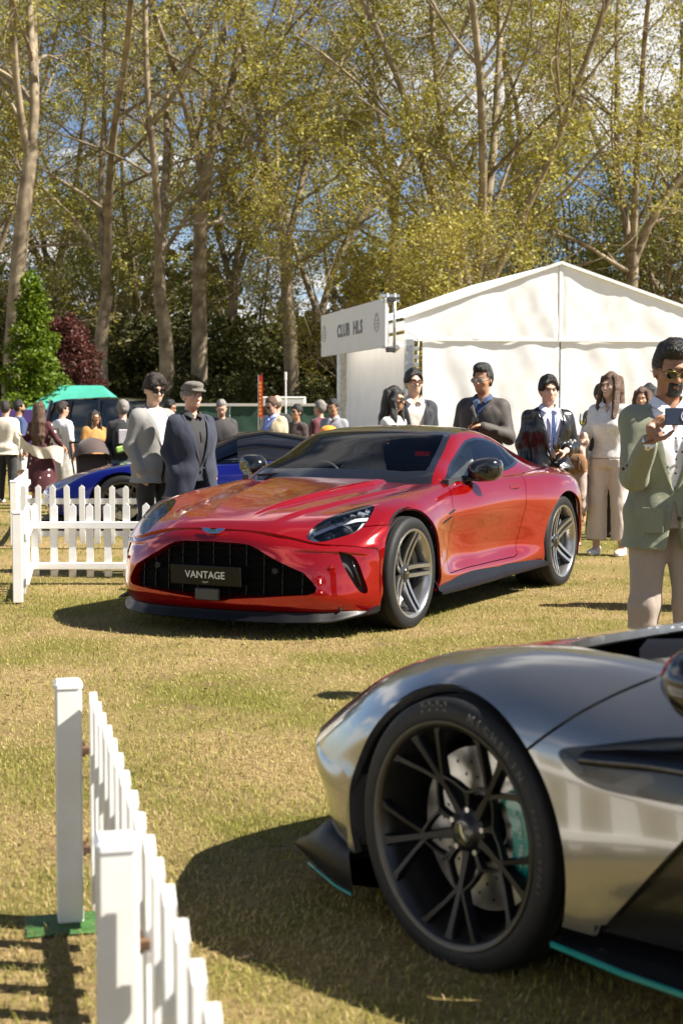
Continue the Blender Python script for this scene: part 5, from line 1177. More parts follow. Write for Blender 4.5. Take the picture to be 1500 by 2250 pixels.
# ================================================================ people: signed-distance bodies and clothes
import openvdb as vdb
class Sdf:
    def __init__(s, lo, hi, h):
        s.lo = np.array(lo, float); s.h = h; s.n = np.ceil((np.array(hi)-s.lo)/h).astype(int)+1; s.g = np.full(s.n, .25, np.float32)
    def block(s, lo, hi, pad):
        a = np.clip(np.floor((np.array(lo)-pad-s.lo)/s.h).astype(int), 0, s.n-1); b = np.clip(np.ceil((np.array(hi)+pad-s.lo)/s.h).astype(int)+1, 1, s.n)
        ax = [s.lo[k]+s.h*np.arange(a[k], b[k]) for k in range(3)]
        return tuple(slice(a[k], b[k]) for k in range(3)), np.meshgrid(*ax, indexing='ij')
    def put(s, sl, d, k, op='u'):
        if d.size == 0: return s
        g = s.g[sl]
        if op == 'u':
            if k > 0:
                e = np.clip(.5+.5*(g-d)/k, 0, 1); s.g[sl] = g*(1-e)+d*e-k*e*(1-e)
            else: s.g[sl] = np.minimum(g, d)
        elif op == 's':
            if k > 0:
                e = np.clip(.5-.5*(g+d)/k, 0, 1); s.g[sl] = g*(1-e)-d*e+k*e*(1-e)
            else: s.g[sl] = np.maximum(g, -d)
        elif op == 'i': s.g[sl] = np.maximum(g, d)
        return s
    def cap(s, a, b, ra, rb=None, k=.02, op='u'):
        a, b = np.array(a, float), np.array(b, float); rb = ra if rb is None else rb; r = max(ra, rb)
        sl, (X, Y, Z) = s.block(np.minimum(a, b)-r, np.maximum(a, b)+r, k+2*s.h); e = b-a; L2 = e@e+1e-12
        t = np.clip(((X-a[0])*e[0]+(Y-a[1])*e[1]+(Z-a[2])*e[2])/L2, 0, 1)
        d = np.sqrt((X-a[0]-t*e[0])**2+(Y-a[1]-t*e[1])**2+(Z-a[2]-t*e[2])**2)-(ra+(rb-ra)*t)
        return s.put(sl, d, k, op)
    def chain(s, pts, rad, k=.02):
        for i in range(len(pts)-1): s.cap(pts[i], pts[i+1], rad[i], rad[i+1], k)
        return s
    def ell(s, c, r, k=.02, op='u', rot=None):
        c = np.array(c, float); r = np.array(r, float); m = r.max()
        sl, (X, Y, Z) = s.block(c-(r if rot is None else m), c+(r if rot is None else m), k+2*s.h)
        x, y, z = X-c[0], Y-c[1], Z-c[2]
        if rot is not None: x, y, z = [rot[0][i]*x+rot[1][i]*y+rot[2][i]*z for i in range(3)]
        q = np.sqrt((x/r[0])**2+(y/r[1])**2+(z/r[2])**2); g = np.sqrt((x/r[0]**2)**2+(y/r[1]**2)**2+(z/r[2]**2)**2)+1e-9
        return s.put(sl, q*(q-1)/g, k, op)
    def stack(s, prof, k=.02, p=2.3, op='u', extra=0.0):
        """rows (z, half width, half depth, centre x, centre y)"""
        P = np.array([list(r)+[0]*(5-len(r)) for r in prof], float); P = P[np.argsort(P[:, 0])]; z0, z1 = P[0, 0], P[-1, 0]; ma, mb = P[:, 1].max()+extra, P[:, 2].max()+extra
        cx, cy = P[:, 3], P[:, 4]
        sl, (X, Y, Z) = s.block((cx.min()-ma, cy.min()-mb, z0), (cx.max()+ma, cy.max()+mb, z1), k+2*s.h)
        zz = Z[0, 0, :]; f = lambda i: pchip(P[:, 0], P[:, i], np.clip(zz, z0, z1))[None, None, :]
        a, b = f(1)+extra, f(2)+extra; x, y = np.abs(X-f(3)), np.abs(Y-f(4))
        q = ((x/a)**p+(y/b)**p)**(1/p); d = (q-1)*np.minimum(a, b)*.9; dz = np.maximum(z0-Z, Z-z1); d = np.where(dz > 0, np.sqrt(np.maximum(d, 0)**2+dz**2), np.maximum(d, dz))
        return s.put(sl, d, k, op)
    def fn(s, f, op='i', k=0.0):
        sl, (X, Y, Z) = s.block(s.lo, s.lo+s.n*s.h, 0); return s.put(sl, f(X, Y, Z), k, op)
    def ripple(s, amp, seed, freq=22, n=5, zs=(1.0, 1.0, .7)):
        rg = np.random.default_rng(seed); sl, (X, Y, Z) = s.block(s.lo, s.lo+s.n*s.h, 0); d = 0
        for _ in range(n):
            w = rg.normal(0, 1, 3)*freq*np.array(zs); ph = rg.uniform(0, 6.28); q = np.sin(.5*(X*w[0]+Y*w[1]+Z*w[2])+ph+1.1*np.sin(Z*freq*.35+X*9+ph)); d = d+1.2-2.6*np.abs(q)
        s.g += (amp*1.7/n*d).astype(np.float32); return s
    def mesh(s, name, m, smooth=2):
        s.g[[0, -1]] = .2; s.g[:, [0, -1]] = .2; s.g[:, :, [0, -1]] = .2
        G = vdb.FloatGrid(.25); G.copyFromArray(np.ascontiguousarray(np.clip(s.g, -.2, .25)), tolerance=0); P, Q = G.convertToQuads(isovalue=0.0)
        P = np.asarray(P, float)*s.h+s.lo; Q = np.asarray(Q)
        if smooth and len(P):
            e = np.concatenate([Q[:, [0, 1]], Q[:, [1, 2]], Q[:, [2, 3]], Q[:, [3, 0]]]); e = np.concatenate([e, e[:, ::-1]])
            cnt = np.bincount(e[:, 0], minlength=len(P))[:, None]+1e-9
            for it in range(smooth):
                acc = np.stack([np.bincount(e[:, 0], weights=P[e[:, 1], k], minlength=len(P)) for k in range(3)], 1)/cnt
                P = P+(.55 if it % 2 == 0 else -.35)*(acc-P)
        me = bpy.data.meshes.new(name); me.vertices.add(len(P)); me.vertices.foreach_set('co', P.reshape(-1)); me.loops.add(len(Q)*4); me.loops.foreach_set('vertex_index', np.ascontiguousarray(Q[:, ::-1]).reshape(-1).astype(np.int32))
        me.polygons.add(len(Q)); me.polygons.foreach_set('loop_start', (np.arange(len(Q))*4).astype(np.int32)); me.polygons.foreach_set('loop_total', np.full(len(Q), 4, np.int32)); me.update(); me.validate()
        me.polygons.foreach_set('use_smooth', [True]*len(me.polygons)); me.materials.append(m)
        return me
SKIN = {'fair': mat('skin_fair', (.52, .29, .20), .5, var=.10, vscale=30), 'tan': mat('skin_tan', (.40, .215, .125), .5, var=.10, vscale=30), 'brown': mat('skin_brown', (.29, .14, .075), .48, var=.12, vscale=30), 'light': mat('skin_light', (.55, .35, .25), .5, var=.08, vscale=30)}
def cloth(name, c, rough=.8, var=.12, vs=60, bump=.15, bs=420, **k): return mat('cloth_'+name, c, rough, var=var, vscale=vs, bump=bump, bscale=bs, sheen=.15, **k)
HAIR = {'black': mat('hair_black', (.012, .010, .009), .38, var=.5, vscale=90, bump=.6, bscale=150), 'dark': mat('hair_dark', (.028, .017, .011), .42, var=.5, vscale=90, bump=.6, bscale=150), 'brown': mat('hair_brown', (.085, .040, .018), .42, var=.45, vscale=70, bump=.6, bscale=140), 'grey': mat('hair_grey', (.22, .20, .18), .5, var=.3, vscale=80, bump=.5, bscale=150)}
M_LIP = mat('lips', (.36, .12, .09), .45); M_EYE = mat('eye_white', (.62, .60, .57), .25); M_IRIS = mat('iris', (.02, .012, .008), .15); M_LENS = mat('dark_lens', (.010, .011, .010), .06, coat=.8)
def frame3(d, n):
    d = np.array(d, float); d /= np.linalg.norm(d); n = np.array(n, float); n = n-d*(n@d); n /= np.linalg.norm(n)+1e-9; return d, n, np.cross(d, n)
def put_hand(S, wrist, d, n, thumb, curl, sc=1.0):
    """d fingers' direction, n the way the palm faces, thumb +1/-1 along d x n"""
    d, n, t = frame3(d, n); t = t*thumb; w = np.array(wrist, float)
    M = np.array([t, d, n]).T
    S.ell(w+d*.048*sc, (.040*sc, .052*sc, .018*sc), .012, rot=M.T)
    for i, (off, L) in enumerate(((.028, .072), (.009, .079), (-.010, .074), (-.028, .060))):
        p = w+d*.085*sc+t*off*sc; a = 0.0; r = .0088*sc
        for q, f in enumerate((.45, .32, .23)):
            a += curl*(.85 if q == 0 else 1.05)*(1+.08*i); v = d*math.cos(a)+n*math.sin(a); p2 = p+v*L*f*sc; S.cap(p, p2, r, r*.92, .004); p = p2; r *= .92
    p = w+d*.022*sc+t*.030*sc; v = d*.62+t*.70+n*.25*(1+curl); v /= np.linalg.norm(v); p1 = p+v*.038*sc; S.cap(p, p1, .0125*sc, .0105*sc, .008)
    v = d*.8+t*.25+n*.45*(.5+curl); v /= np.linalg.norm(v); p2 = p1+v*.030*sc; S.cap(p1, p2, .0102*sc, .009*sc, .004); v = d*.7-t*.05+n*.6*(.5+curl); v /= np.linalg.norm(v); S.cap(p2, p2+v*.024*sc, .009*sc, .0075*sc, .004)
TORSO_M = [(.88, .165, .112, 0, .005), (.96, .168, .116, 0, .005), (1.06, .152, .108, 0, 0), (1.18, .165, .115, 0, -.004), (1.28, .182, .122, 0, 0), (1.37, .180, .110, 0, .008), (1.425, .135, .088, 0, .016), (1.47, .072, .064, 0, .018)]
TORSO_F = [(.86, .172, .115, 0, .008), (.95, .170, .118, 0, .006), (1.06, .130, .094, 0, 0), (1.16, .140, .102, 0, -.006), (1.27, .158, .122, 0, -.012), (1.35, .150, .100, 0, .006), (1.41, .112, .078, 0, .014), (1.46, .066, .058, 0, .016)]
def person(name_label, px=None, x=None, Y=10, top=None, phi=0, skin='fair', sex='m', hair=None, face=(0, 0), arms=None, top_c=None, jacket=None, legs=None, shoes='black', fat=1.0, res=.009, extras=None, H=None, glasses=None, stance=.10, lean=0.0, group=None, bare=None, skirt=None, sleeve=1.0, beard=None, cap=None, eyes=False, smile=False, brows=True):
    g = gz(Y); x = px2x(px, Y) if x is None else x
    ztop = CAM_H+(YH-top)/FPX*Y-g if H is None else H
    s = ztop/(1.775 if cap is None else 1.79)       # built 1.75 m to the crown, hair on top
    root = thing('person', name_label, 'person', (x, Y, g), R(phi), group); root.scale = (s, s, s)
    T = TORSO_M if sex == 'm' else TORSO_F; sw = .163 if sex == 'm' else .142
    T = [(z, a*fat**(1 if z < 1.36 else .45), b*(fat**1.3 if z < 1.34 else 1), cx, cy-(.012*(fat-1)*10 if 1.0 < z < 1.2 else 0)) for z, a, b, cx, cy in T]
    arms = arms or {}
    def arm(sd):
        sgn = 1 if sd == 'L' else -1; d = arms.get(sd, {})
        sh = np.array([sgn*sw, .012, 1.388]); el = np.array(d.get('el', (sgn*(sw+.055), .03, 1.13))); wr = np.array(d.get('wr', (sgn*(sw+.07), -.03, .88)))
        return sgn, sh, el, wr, d
    hip = {sg: np.array([sg*.088, .006, .90]) for sg in (1, -1)}; knee = {sg: np.array([sg*(.088+stance*.25), -.012, .50]) for sg in (1, -1)}; ank = {sg: np.array([sg*(.085+stance*.45), .02, .085]) for sg in (1, -1)}
    if legs and legs.get('step'): 
        st = legs['step']; knee[1][1] -= st*.35; ank[1][1] -= st*.5; knee[-1][1] += st*.1; ank[-1][1] += st*.5
    # --- skin body: head, neck, torso, limbs, hands in one surface
    lo, hi = (-.52, -.62, -.02), (.52, .42, 1.80)
    allp = np.array([p for sd in 'LR' for p in arm(sd)[1:4]]); lo = np.minimum(lo, allp.min(0)-.13); hi = np.maximum(hi, allp.max(0)+.13); lo[2] = -.02; hi[2] = max(1.84, hi[2])
    lo[0] = max(lo[0], allp[:, 0].min()-.16); hi[0] = min(hi[0], allp[:, 0].max()+.16); lo[1] = max(min(-.2, allp[:, 1].min()-.15), lo[1])
    hi[1] = min(hi[1], max(.30, allp[:, 1].max()+.14)); fp = [ank[1][1], ank[-1][1]]; lo[1] = min(lo[1], min(fp)-.25)
    S = Sdf(lo, hi, res)
    S.stack([(z, a*.86, b*.84, cx, cy) for z, a, b, cx, cy in T], .02)
    S.cap((0, .022, 1.42), (0, .004, 1.56), .058 if sex == 'm' else .048, .052 if sex == 'm' else .044, .03)
    for sd in 'LR':
        sgn, sh, el, wr, d = arm(sd); S.chain([sh, el, wr], [.046, .036, .026], .02)
        fd = d.get('d', wr-el); nn = d.get('n', (-sgn, 0, 0)); put_hand(S, wr, fd, nn, d.get('thumb', 1 if sgn > 0 else -1), d.get('curl', .35))
    for sg in (1, -1): S.chain([hip[sg], knee[sg], ank[sg]], [.078, .050, .036], .02); S.ell(ank[sg]+[0, -.055, -.045], (.038, .105, .035), .015)
    # head: turn and tilt about the neck top
    yaw, pit = R(face[0]), R(face[1]); Mh = rotm(rz=yaw) @ rotm(rx=pit); hc = np.array([0, .0, 1.545])
    hp = lambda *q: hc+Mh @ np.array(q)
    w = 1.0 if sex == 'm' else .94
    S.ell(hp(0, .012, .118), (.074*w, .092, .102), .02, rot=Mh.T); S.ell(hp(0, -.028, .052), (.060*w, .066, .078), .03, rot=Mh.T); S.ell(hp(0, -.052, .008), (.034*w, .034, .026), .03, rot=Mh.T)
    S.cap(hp(0, -.088, .098), hp(0, -.106, .064), .0085, .0125, .012); S.ell(hp(0, -.100, .062), (.017, .012, .009), .008, rot=Mh.T)
    S.ell(hp(0, -.072, .118), (.050, .026, .013), .018, rot=Mh.T)
    for sg in (1, -1):
        S.ell(hp(sg*.076*w, .012, .080), (.009, .020, .032), .008, rot=Mh.T); S.ell(hp(sg*.042, -.058, .068), (.022, .022, .020), .022, rot=Mh.T); S.ell(hp(sg*.031, -.086, .097), (.016, .010, .010), .008, 's', rot=Mh.T)
    S.ell(hp(0, -.086, .030), (.022, .012, .009), .010, rot=Mh.T)
    link('body', S.mesh('body', SKIN[skin]), root)
    he = empty('head_detail', hc, 0, root); he.rotation_euler = Matrix(Mh.tolist()).to_euler()
    MB().ell((0, -.0945, .0335), (.021 if not smile else .019, .0045, .0055), 14, 8).build('mouth', M_LIP if not smile else mat('teeth', (.72, .68, .64), .3), he, smooth=True)
    if smile: MB().ell((0, -.0935, .0262), (.021, .005, .0035), 12, 6).build('lower_lip', M_LIP, he, smooth=True)
    hm = HAIR[hair['c']] if hair else HAIR['dark']
    if brows:
        for sg in (1, -1): MB().tube([(sg*.014, -.0975, .116), (sg*.032, -.096, .121), (sg*.050, -.082, .115)], [.003, .0038, .002], 6).build('eyebrow', hm, he, smooth=True)
    if eyes:
        for sg in (1, -1):
            e = MB().ell((sg*.031, -.082, .0985), (.0135, .010, .0068), 12, 8).build('eye', M_EYE, he, smooth=True); MB().ell((sg*.031, -.0905, .0985), (.0062, .003, .0062), 10, 6).build('iris', M_IRIS, e, smooth=True)
            MB().tube([(sg*.018, -.090, .102), (sg*.031, -.0945, .1065), (sg*.045, -.086, .103)], .0016, 5).build('eyelid', M_IRIS, e, smooth=True)
    if glasses:
        gm, lm = glasses if isinstance(glasses, tuple) else (M_BLK, M_LENS); gl = empty('sunglasses', (0, 0, 0), 0, he)
        for sg in (1, -1):
            c = np.array([sg*.033, -.104, .094]); pts = [c+np.array([.027*math.cos(a), .006*abs(math.cos(a))*(1 if math.cos(a)*sg > 0 else 0), .021*math.sin(a)]) for a in np.linspace(0, 2*np.pi, 20, endpoint=False)]
            MB().add(pts, [tuple(range(20))]).build('lens', lm, gl); MB().tube(pts+[pts[0]], .0024, 5).build('lens_frame', gm, gl, smooth=True)
            MB().tube([c+np.array([sg*.027, .004, .006]), (sg*.074*w, -.06, .100), (sg*.082*w, .01, .098)], .0022, 5).build('temple', gm, gl, smooth=True)
        MB().tube([(-.008, -.108, .098), (0, -.110, .100), (.008, -.108, .098)], .0022, 5).build('bridge', gm, gl, smooth=True)
    if beard:
        B = Sdf((-.10, -.14, -.06), (.10, .06, .12), .005); B.ell((0, -.030, .040), (.064*w, .070, .062), .01); B.ell((0, -.060, .006), (.040, .034, .032), .02); B.ell((0, -.104, .047), (.024, .008, .006), .006)
        B.fn(lambda X, Y, Z: np.maximum(np.abs(X)-.036, np.maximum(Y+.055, Z-.055)) if beard == 'goatee' else np.maximum(Z-.055-.6*np.maximum(np.abs(X)-.03, 0), Y+.0))
        B.ell((0, -.108, .034), (.021, .02, .010), .004, 's'); B.ell((0, -.10, .085), (.05, .05, .030), .004, 's'); B.ripple(.0015, 3, 260)
        link('beard', B.mesh('beard', hm, 1), he)
    if hair: make_hair(he, hair, hm, w, sex)
    if cap: make_cap(he, cap)
    # --- clothes
    def sleeve_chain(Sg, r, cut=1.0, k=.03):
        for sd in 'LR':
            sgn, sh, el, wr, d = arm(sd)
            if cut > .55:
                end = el+(wr-el)*min(.96, (cut-.5)*2); Sg.chain([sh+np.array([-sgn*.03, 0, .0]), sh, el, end], [r*1.12, r*1.12, r*.92, r*.70], k)
            else: Sg.chain([sh+np.array([-sgn*.03, 0, 0]), sh, sh+(el-sh)*(cut*2)], [r*1.15, r*1.15, r*1.1], k)
    shirt = top_c
    if shirt:
        hem = shirt.get('hem', .88); Sg = Sdf(lo, hi, res); TT = [r for r in T if r[0] >= hem-.05]; 
        neck = shirt.get('neck', 1.50)
        Sg.stack([(max(z, hem), a, b, cx, cy) for z, a, b, cx, cy in TT], .02, extra=shirt.get('ease', .008)); sleeve_chain(Sg, shirt.get('arm', .052), shirt.get('sleeve', 1.0)) if not (jacket and not shirt.get('force')) else None
        if shirt.get('neck_r'): Sg.fn(lambda X, Y, Z: -np.maximum(np.sqrt((X/shirt['neck_r'])**2+((Y+.02)/(shirt['neck_r']*1.2))**2)-1, (1.36-Z)/.2)*.08, 'i')
        if shirt.get('open'):    # open collar: narrow V
            Sg.fn(lambda X, Y, Z: -np.maximum(np.abs(X)-np.clip((Z-shirt['open'])*.42, 0, .06), Y+.02), 'i')
        Sg.ripple(shirt.get('fold', .0035), 11, 20); link(shirt.get('name', 'shirt'), Sg.mesh('shirt', shirt['m']), root)
        if shirt.get('collar'):
            for sgn in (1, -1):
                P = [[(sgn*.012, -.082, 1.455), (sgn*.045, -.062, 1.485), (sgn*.068, -.01, 1.508), (sgn*.045, .06, 1.515), (0, .078, 1.515)], [(sgn*.05, -.110, 1.430), (sgn*.085, -.080, 1.455), (sgn*.098, -.005, 1.470), (sgn*.065, .085, 1.478), (0, .102, 1.480)]]
                MB().grid([smooth_pts(P[0], 4), (smooth_pts(P[0], 4)+smooth_pts(P[1], 4))/2+np.array([0, 0, .006]), smooth_pts(P[1], 4)]).build('collar', shirt['m'], root, smooth=True)
    if jacket:
        hem = jacket.get('hem', .78); Sg = Sdf(lo, hi, res); ease = jacket.get('ease', .022); fl = jacket.get('flare', .020)
        TT = [(z, a+(fl if z < 1.0 else 0), b+(fl if z < 1.0 else 0), cx, cy) for z, a, b, cx, cy in T if z > hem]; a0 = TT[0]; TT = [(hem, a0[1]+fl, a0[2]+fl, a0[3], a0[4])]+TT
        Sg.stack(TT, .02, extra=ease, p=2.5)
        for sgn in (1, -1): Sg.cap((sgn*.05, .016, 1.445), (sgn*(sw-.01), .014, 1.398), .040, .056, .03)
        sleeve_chain(Sg, jacket.get('arm', .060), jacket.get('sleeve', 1.0))
        zb, wn, wh, xo = jacket.get('button', 1.05), jacket.get('vneck', .085), jacket.get('vhem', .06), jacket.get('shift', 0.0)
        if zb is not None:
            Sg.fn(lambda X, Y, Z: -np.maximum(np.abs(X-xo)-np.where(Z > zb, np.clip((Z-zb)/(1.44-zb), 0, 1)**.9*wn+jacket.get('gap', .003), np.clip((zb-Z)/(zb-hem+1e-6), 0, 1)**1.3*wh+jacket.get('gap', .003)), Y+.005), 'i')
        Sg.ell((0, .0, 1.53), (.064, .075, .075), .01, 's')
        Sg.ripple(jacket.get('fold', .0055), jacket.get('seed', 5), jacket.get('freq', 15), 6)
        jo = link(jacket.get('name', 'jacket'), Sg.mesh('jacket', jacket['m']), root)
        if jacket.get('lapel', True) and zb is not None:
            tb = np.array([[r[0], r[1]+ease, r[2]+ease, r[4]] for r in TT]); lm = jacket.get('lm', jacket['m'])
            def surf(xx, z):
                a, b, cy = [np.interp(z, tb[:, 0], tb[:, i]) for i in (1, 2, 3)]; return cy-b*max(1e-3, 1-min(.999, abs(xx)/a)**2.5)**(1/2.5)
            for sgn in (1, -1):
                rows = []; wl = jacket.get('lw', .062)
                for t in np.linspace(0, 1, 12):
                    z = zb+.01+(1.462-zb)*t; xi = xo+sgn*(np.clip((z-zb)/(1.44-zb), 0, 1)**.9*wn+.002); ww = wl*(math.sin(min(t*1.45, 1.0)*math.pi/2))*(1 if t < .80 else 1.0-.55*(t-.80)/.2)
                    rows.append([(xi+sgn*ww*q, surf(min(abs(xi+sgn*ww*q), .16), min(z, 1.42))-.006-.006*math.sin(q*3.14)+max(0, z-1.40)*.75, z-(0 if t < .8 else .012*q)) for q in (0, .35, .7, 1.0)])
                MB().grid(rows).build('lapel', lm, jo, smooth=True)
            P = [[(.085*math.cos(a), .022+.082*math.sin(a), 1.478+.03*math.sin(max(a, 0))*.9+dz*.5) if True else 0 for a in np.linspace(-.5, math.pi+.5, 16)] for dz in (0, .05)]
            P = [[(.080*math.cos(a), .018+.080*math.sin(a), 1.452+.050*math.sin(a)) for a in np.linspace(-.6, math.pi+.6, 18)], [(.066*math.cos(a), .012+.068*math.sin(a), 1.480+.046*math.sin(a)) for a in np.linspace(-.6, math.pi+.6, 18)], [(.098*math.cos(a), .020+.100*math.sin(a), 1.425+.048*math.sin(a)) for a in np.linspace(-.6, math.pi+.6, 18)]]
            MB().grid([P[1], P[0], P[2]]).build('jacket_collar', lm, jo, smooth=True)
            for k in range(jacket.get('buttons', 2)):
                z = zb-.01-.105*k; MB().lathe([(0, -.004), (.009, -.003), (.010, 0)], 12, 'y', (xo+jacket.get('bx', .02), surf(.02, z)-.003, z)).build('button', jacket.get('bm', M_DARK), jo, smooth=True)
    if jacket and jacket.get('cuff'):
        for sd in 'LR':
            sgn, sh, el, wr, d = arm(sd); MB().tube([el+(wr-el)*.90, wr+(wr-el)*.02], [.037, .035], 14).build('shirt_cuff', jacket['cuff'], root, smooth=True)
    if legs:
        Sg = Sdf(lo, hi, res); wd = legs.get('w', 1.0); ln = legs.get('len', 1.0); wz = legs.get('waist', 1.04)
        Sg.stack([(z, a, b, cx, cy) for z, a, b, cx, cy in T if z <= wz]+[(wz, .150*fat, .108*fat, 0, 0)], .02, extra=.012)
        for sg in (1, -1):
            e = ank[sg]+np.array([0, 0, -.015]) if ln >= 1 else knee[sg]+(ank[sg]-knee[sg])*max(0, (ln-.5)*2) if ln > .5 else hip[sg]+(knee[sg]-hip[sg])*ln*2
            if ln > .5: Sg.chain([hip[sg]+[0, 0, .02], knee[sg], e], [.094*wd*fat**.5, .072*wd, .056*wd*legs.get('flare', 1.0)], .03)
            else: Sg.chain([hip[sg], e], [.098*wd, .088*wd], .03)
        Sg.fn(lambda X, Y, Z: (ank[1][2]-.045 if ln >= 1 else e[2]-.01)-Z, 'i')
        Sg.ripple(.0055, 8, 22, 6, (1, 1, .30)); link(legs.get('name', 'trousers'), Sg.mesh('trousers', legs['m']), root)
        if legs.get('belt'): Sb = Sdf((-.25, -.22, .98), (.25, .22, 1.06), .008); Sb.stack([(1.0, .155*fat, .112*fat), (1.035, .153*fat, .110*fat)], 0, extra=.018); link('belt', Sb.mesh('belt', legs['belt'], 1), root)
    if skirt:
        Sg = Sdf(lo, hi, res); Sg.stack(skirt['prof'], .02, p=2.1); Sg.fn(lambda X, Y, Z: .006*np.sin(np.arctan2(Y, X)*11)*np.clip((1.05-Z)/.5, 0, 1), 'i') if False else None
        Sg.ripple(.008, 4, 14, 5, (1, 1, .12)); link('skirt', Sg.mesh('skirt', skirt['m']), root)
    if shoes:
        sm = shoes if not isinstance(shoes, str) else {'black': mat('shoe_black', (.012, .011, .010), .35), 'white': mat('shoe_white', (.70, .69, .66), .5), 'tan': mat('shoe_tan', (.42, .33, .25), .6), 'cream': mat('shoe_cream', (.62, .57, .50), .55)}[shoes]
        for sg in (1, -1):
            c = ank[sg]; Sh = Sdf(c+np.array([-.09, -.24, -.10]), c+np.array([.09, .12, .06]), min(res, .008)); Sh.ell(c+[sg*.006, -.085, -.052], (.045, .118, .032), .02); Sh.ell(c+[0, .02, -.035], (.040, .055, .045), .03); Sh.fn(lambda X, Y, Z: .002-Z, 'i')
            Sh.stack([(.002, .047, .13, c[0]+sg*.004, c[1]-.06), (.022, .046, .13, c[0]+sg*.004, c[1]-.06)], .004, 2.6); link('shoe', Sh.mesh('shoe', sm, 1), root)
    if extras: extras(root, arm, hp)
    return root
def make_hair(he, hair, hm, w, sex):
    st = hair.get('style', 'short'); B = Sdf((-.17, -.17, -.52), (.17, .20, .29), .0075 if hair.get('fine') else .010)
    up = hair.get('up', .016); B.ell((0, .016, .122), (.080*w+hair.get('side', .006), .099, .108+up*.6), .01)
    if hair.get('top'): B.ell((0, -.015, .20), (.066, .078, hair['top']), .03)
    if hair.get('quiff'): B.ell((0, -.055, .212), (.060, .046, .030), .02); B.ell((.01, -.02, .225), (.055, .06, .026), .02)
    if hair.get('fringe'):
        for k in range(-3, 4): B.cap((k*.017, -.060, .195), (k*.021+.006*(k % 2), -.099, .146-.006*(k % 2)-hair['fringe']), .017, .009, .010)
    if hair.get('part'):
        for sg in (1, -1):
            for k in range(4): B.cap((sg*.010, -.050+k*.012, .206), (sg*(.058+k*.009), -.074+k*.026, .140-k*.014), .020, .011, .022)
    # open the face and round the ears
    ff = hair.get('line', .168)
    B.fn(lambda X, Y, Z: -np.maximum(np.maximum(np.abs(X)-.066*w-hair.get('temple', 0), Z-ff-.03*np.clip(-Y*8, -1, 1)*0), Y+.035), 'i') if not (hair.get('fringe') or hair.get('part')) else B.fn(lambda X, Y, Z: -np.maximum(np.maximum(np.abs(X)-.060*w, Z-hair.get('fr', .150)), Y+.030), 'i')
    if st in ('short', 'bald'):
        B.fn(lambda X, Y, Z: np.where((Z < .088) & (Y < .022), .05, -.05), 'i'); B.fn(lambda X, Y, Z: .012-Z, 'i')
        if st == 'bald': B.fn(lambda X, Y, Z: Z-.125, 'i')
    if st == 'long':
        L = hair.get('len', .36); wv = hair.get('wave', .0)
        for k in range(19):
            a = -1.2+2.4*k/18; cx, cy = .088*math.sin(a)*w, .020+.085*math.cos(a)
            pts = [(cx*.9, cy*.9, .16), (cx*1.02, cy, .05), (cx*1.12+wv*math.sin(k*2.1), cy+.018, -.10), (cx*1.20+wv*math.sin(k*1.3+1), cy+.022, -.10-L*.5), (cx*1.1+wv*math.sin(k), cy+.012, -.10-L*(.8+.2*math.sin(k*3.7)))]
            B.chain(pts, [.024, .024, .024, .021, .010], .028)
        for sg in (1, -1):
            if hair.get('front', True):
                for q in range(3): B.chain([(sg*.062, -.045+q*.012, .175), (sg*(.082+.004*q), -.040+q*.02, .08), (sg*(.086+.008*q), -.060+q*.015, -.06), (sg*(.088+.012*q), -.085+q*.01, -.22-.05*q)], [.018, .020, .019, .009], .012)
    B.ripple(hair.get('rough', .0035), hair.get('seed', 2), 70, 6, (1.3, 1.0, .35 if st == 'long' else .8))
    o = link('hair', B.mesh('hair', hm, 1), he); strands(o, hm, hair, st)
def strands(o, hm, hair, st):
    """fine locks over the hair surface break up its outline"""
    me = o.data; n = len(me.vertices)
    if n < 50: return
    V = np.zeros(n*3); me.vertices.foreach_get('co', V); V = V.reshape(-1, 3); N = np.zeros(n*3); me.vertices.foreach_get('normal', N); N = N.reshape(-1, 3)
    rg = np.random.default_rng(hair.get('seed', 2)); k = hair.get('n', 900); i = rg.integers(0, n, k); P, Q = V[i], N[i]
    sw = np.array(hair.get('sweep', (.15, -.35, -.9)), float) if st != 'long' else np.array([0, .05, -1.0])
    t = sw+rg.normal(0, .32, (k, 3)); t = t-Q*(t*Q).sum(1)[:, None]; t /= np.linalg.norm(t, axis=1)[:, None]+1e-9; lift = hair.get('lift', .22); L = rg.uniform(.5, 1.0, k)[:, None]*(hair.get('sl', .040) if st != 'long' else .085)
    b = np.cross(Q, t)*(.0016 if st != 'long' else .0020); z0 = P-Q*.003; z1 = P+t*L*.45+Q*(L*lift*.55); z2 = P+t*L+Q*L*lift*rg.uniform(-.3, 1.0, (k, 1))
    W = np.stack([z0-b, z0+b, z1+b*.8, z1-b*.8, z2], 1).reshape(-1, 3); j = np.arange(k)*5
    s2 = bpy.data.meshes.new('hair_strands'); s2.from_pydata(W.tolist(), [], np.concatenate([np.c_[j, j+1, j+2], np.c_[j, j+2, j+3], np.c_[j+3, j+2, j+4]]).tolist()); s2.materials.append(hm)
    q = link('hair_strands', s2, o); q['kind'] = 'stuff'
def make_cap(he, m):
    B = Sdf((-.14, -.20, .08), (.14, .16, .27), .007); B.ell((0, .004, .150), (.092, .112, .052), .01); B.ell((0, -.030, .190), (.084, .092, .034), .03); B.ell((0, -.105, .142), (.070, .050, .012), .02); B.fn(lambda X, Y, Z: (.132+.02*np.clip(Y*6, -1, 1))-Z, 'i'); B.ripple(.0015, 5, 60); link('flat_cap', B.mesh('flat_cap', m, 1), he)
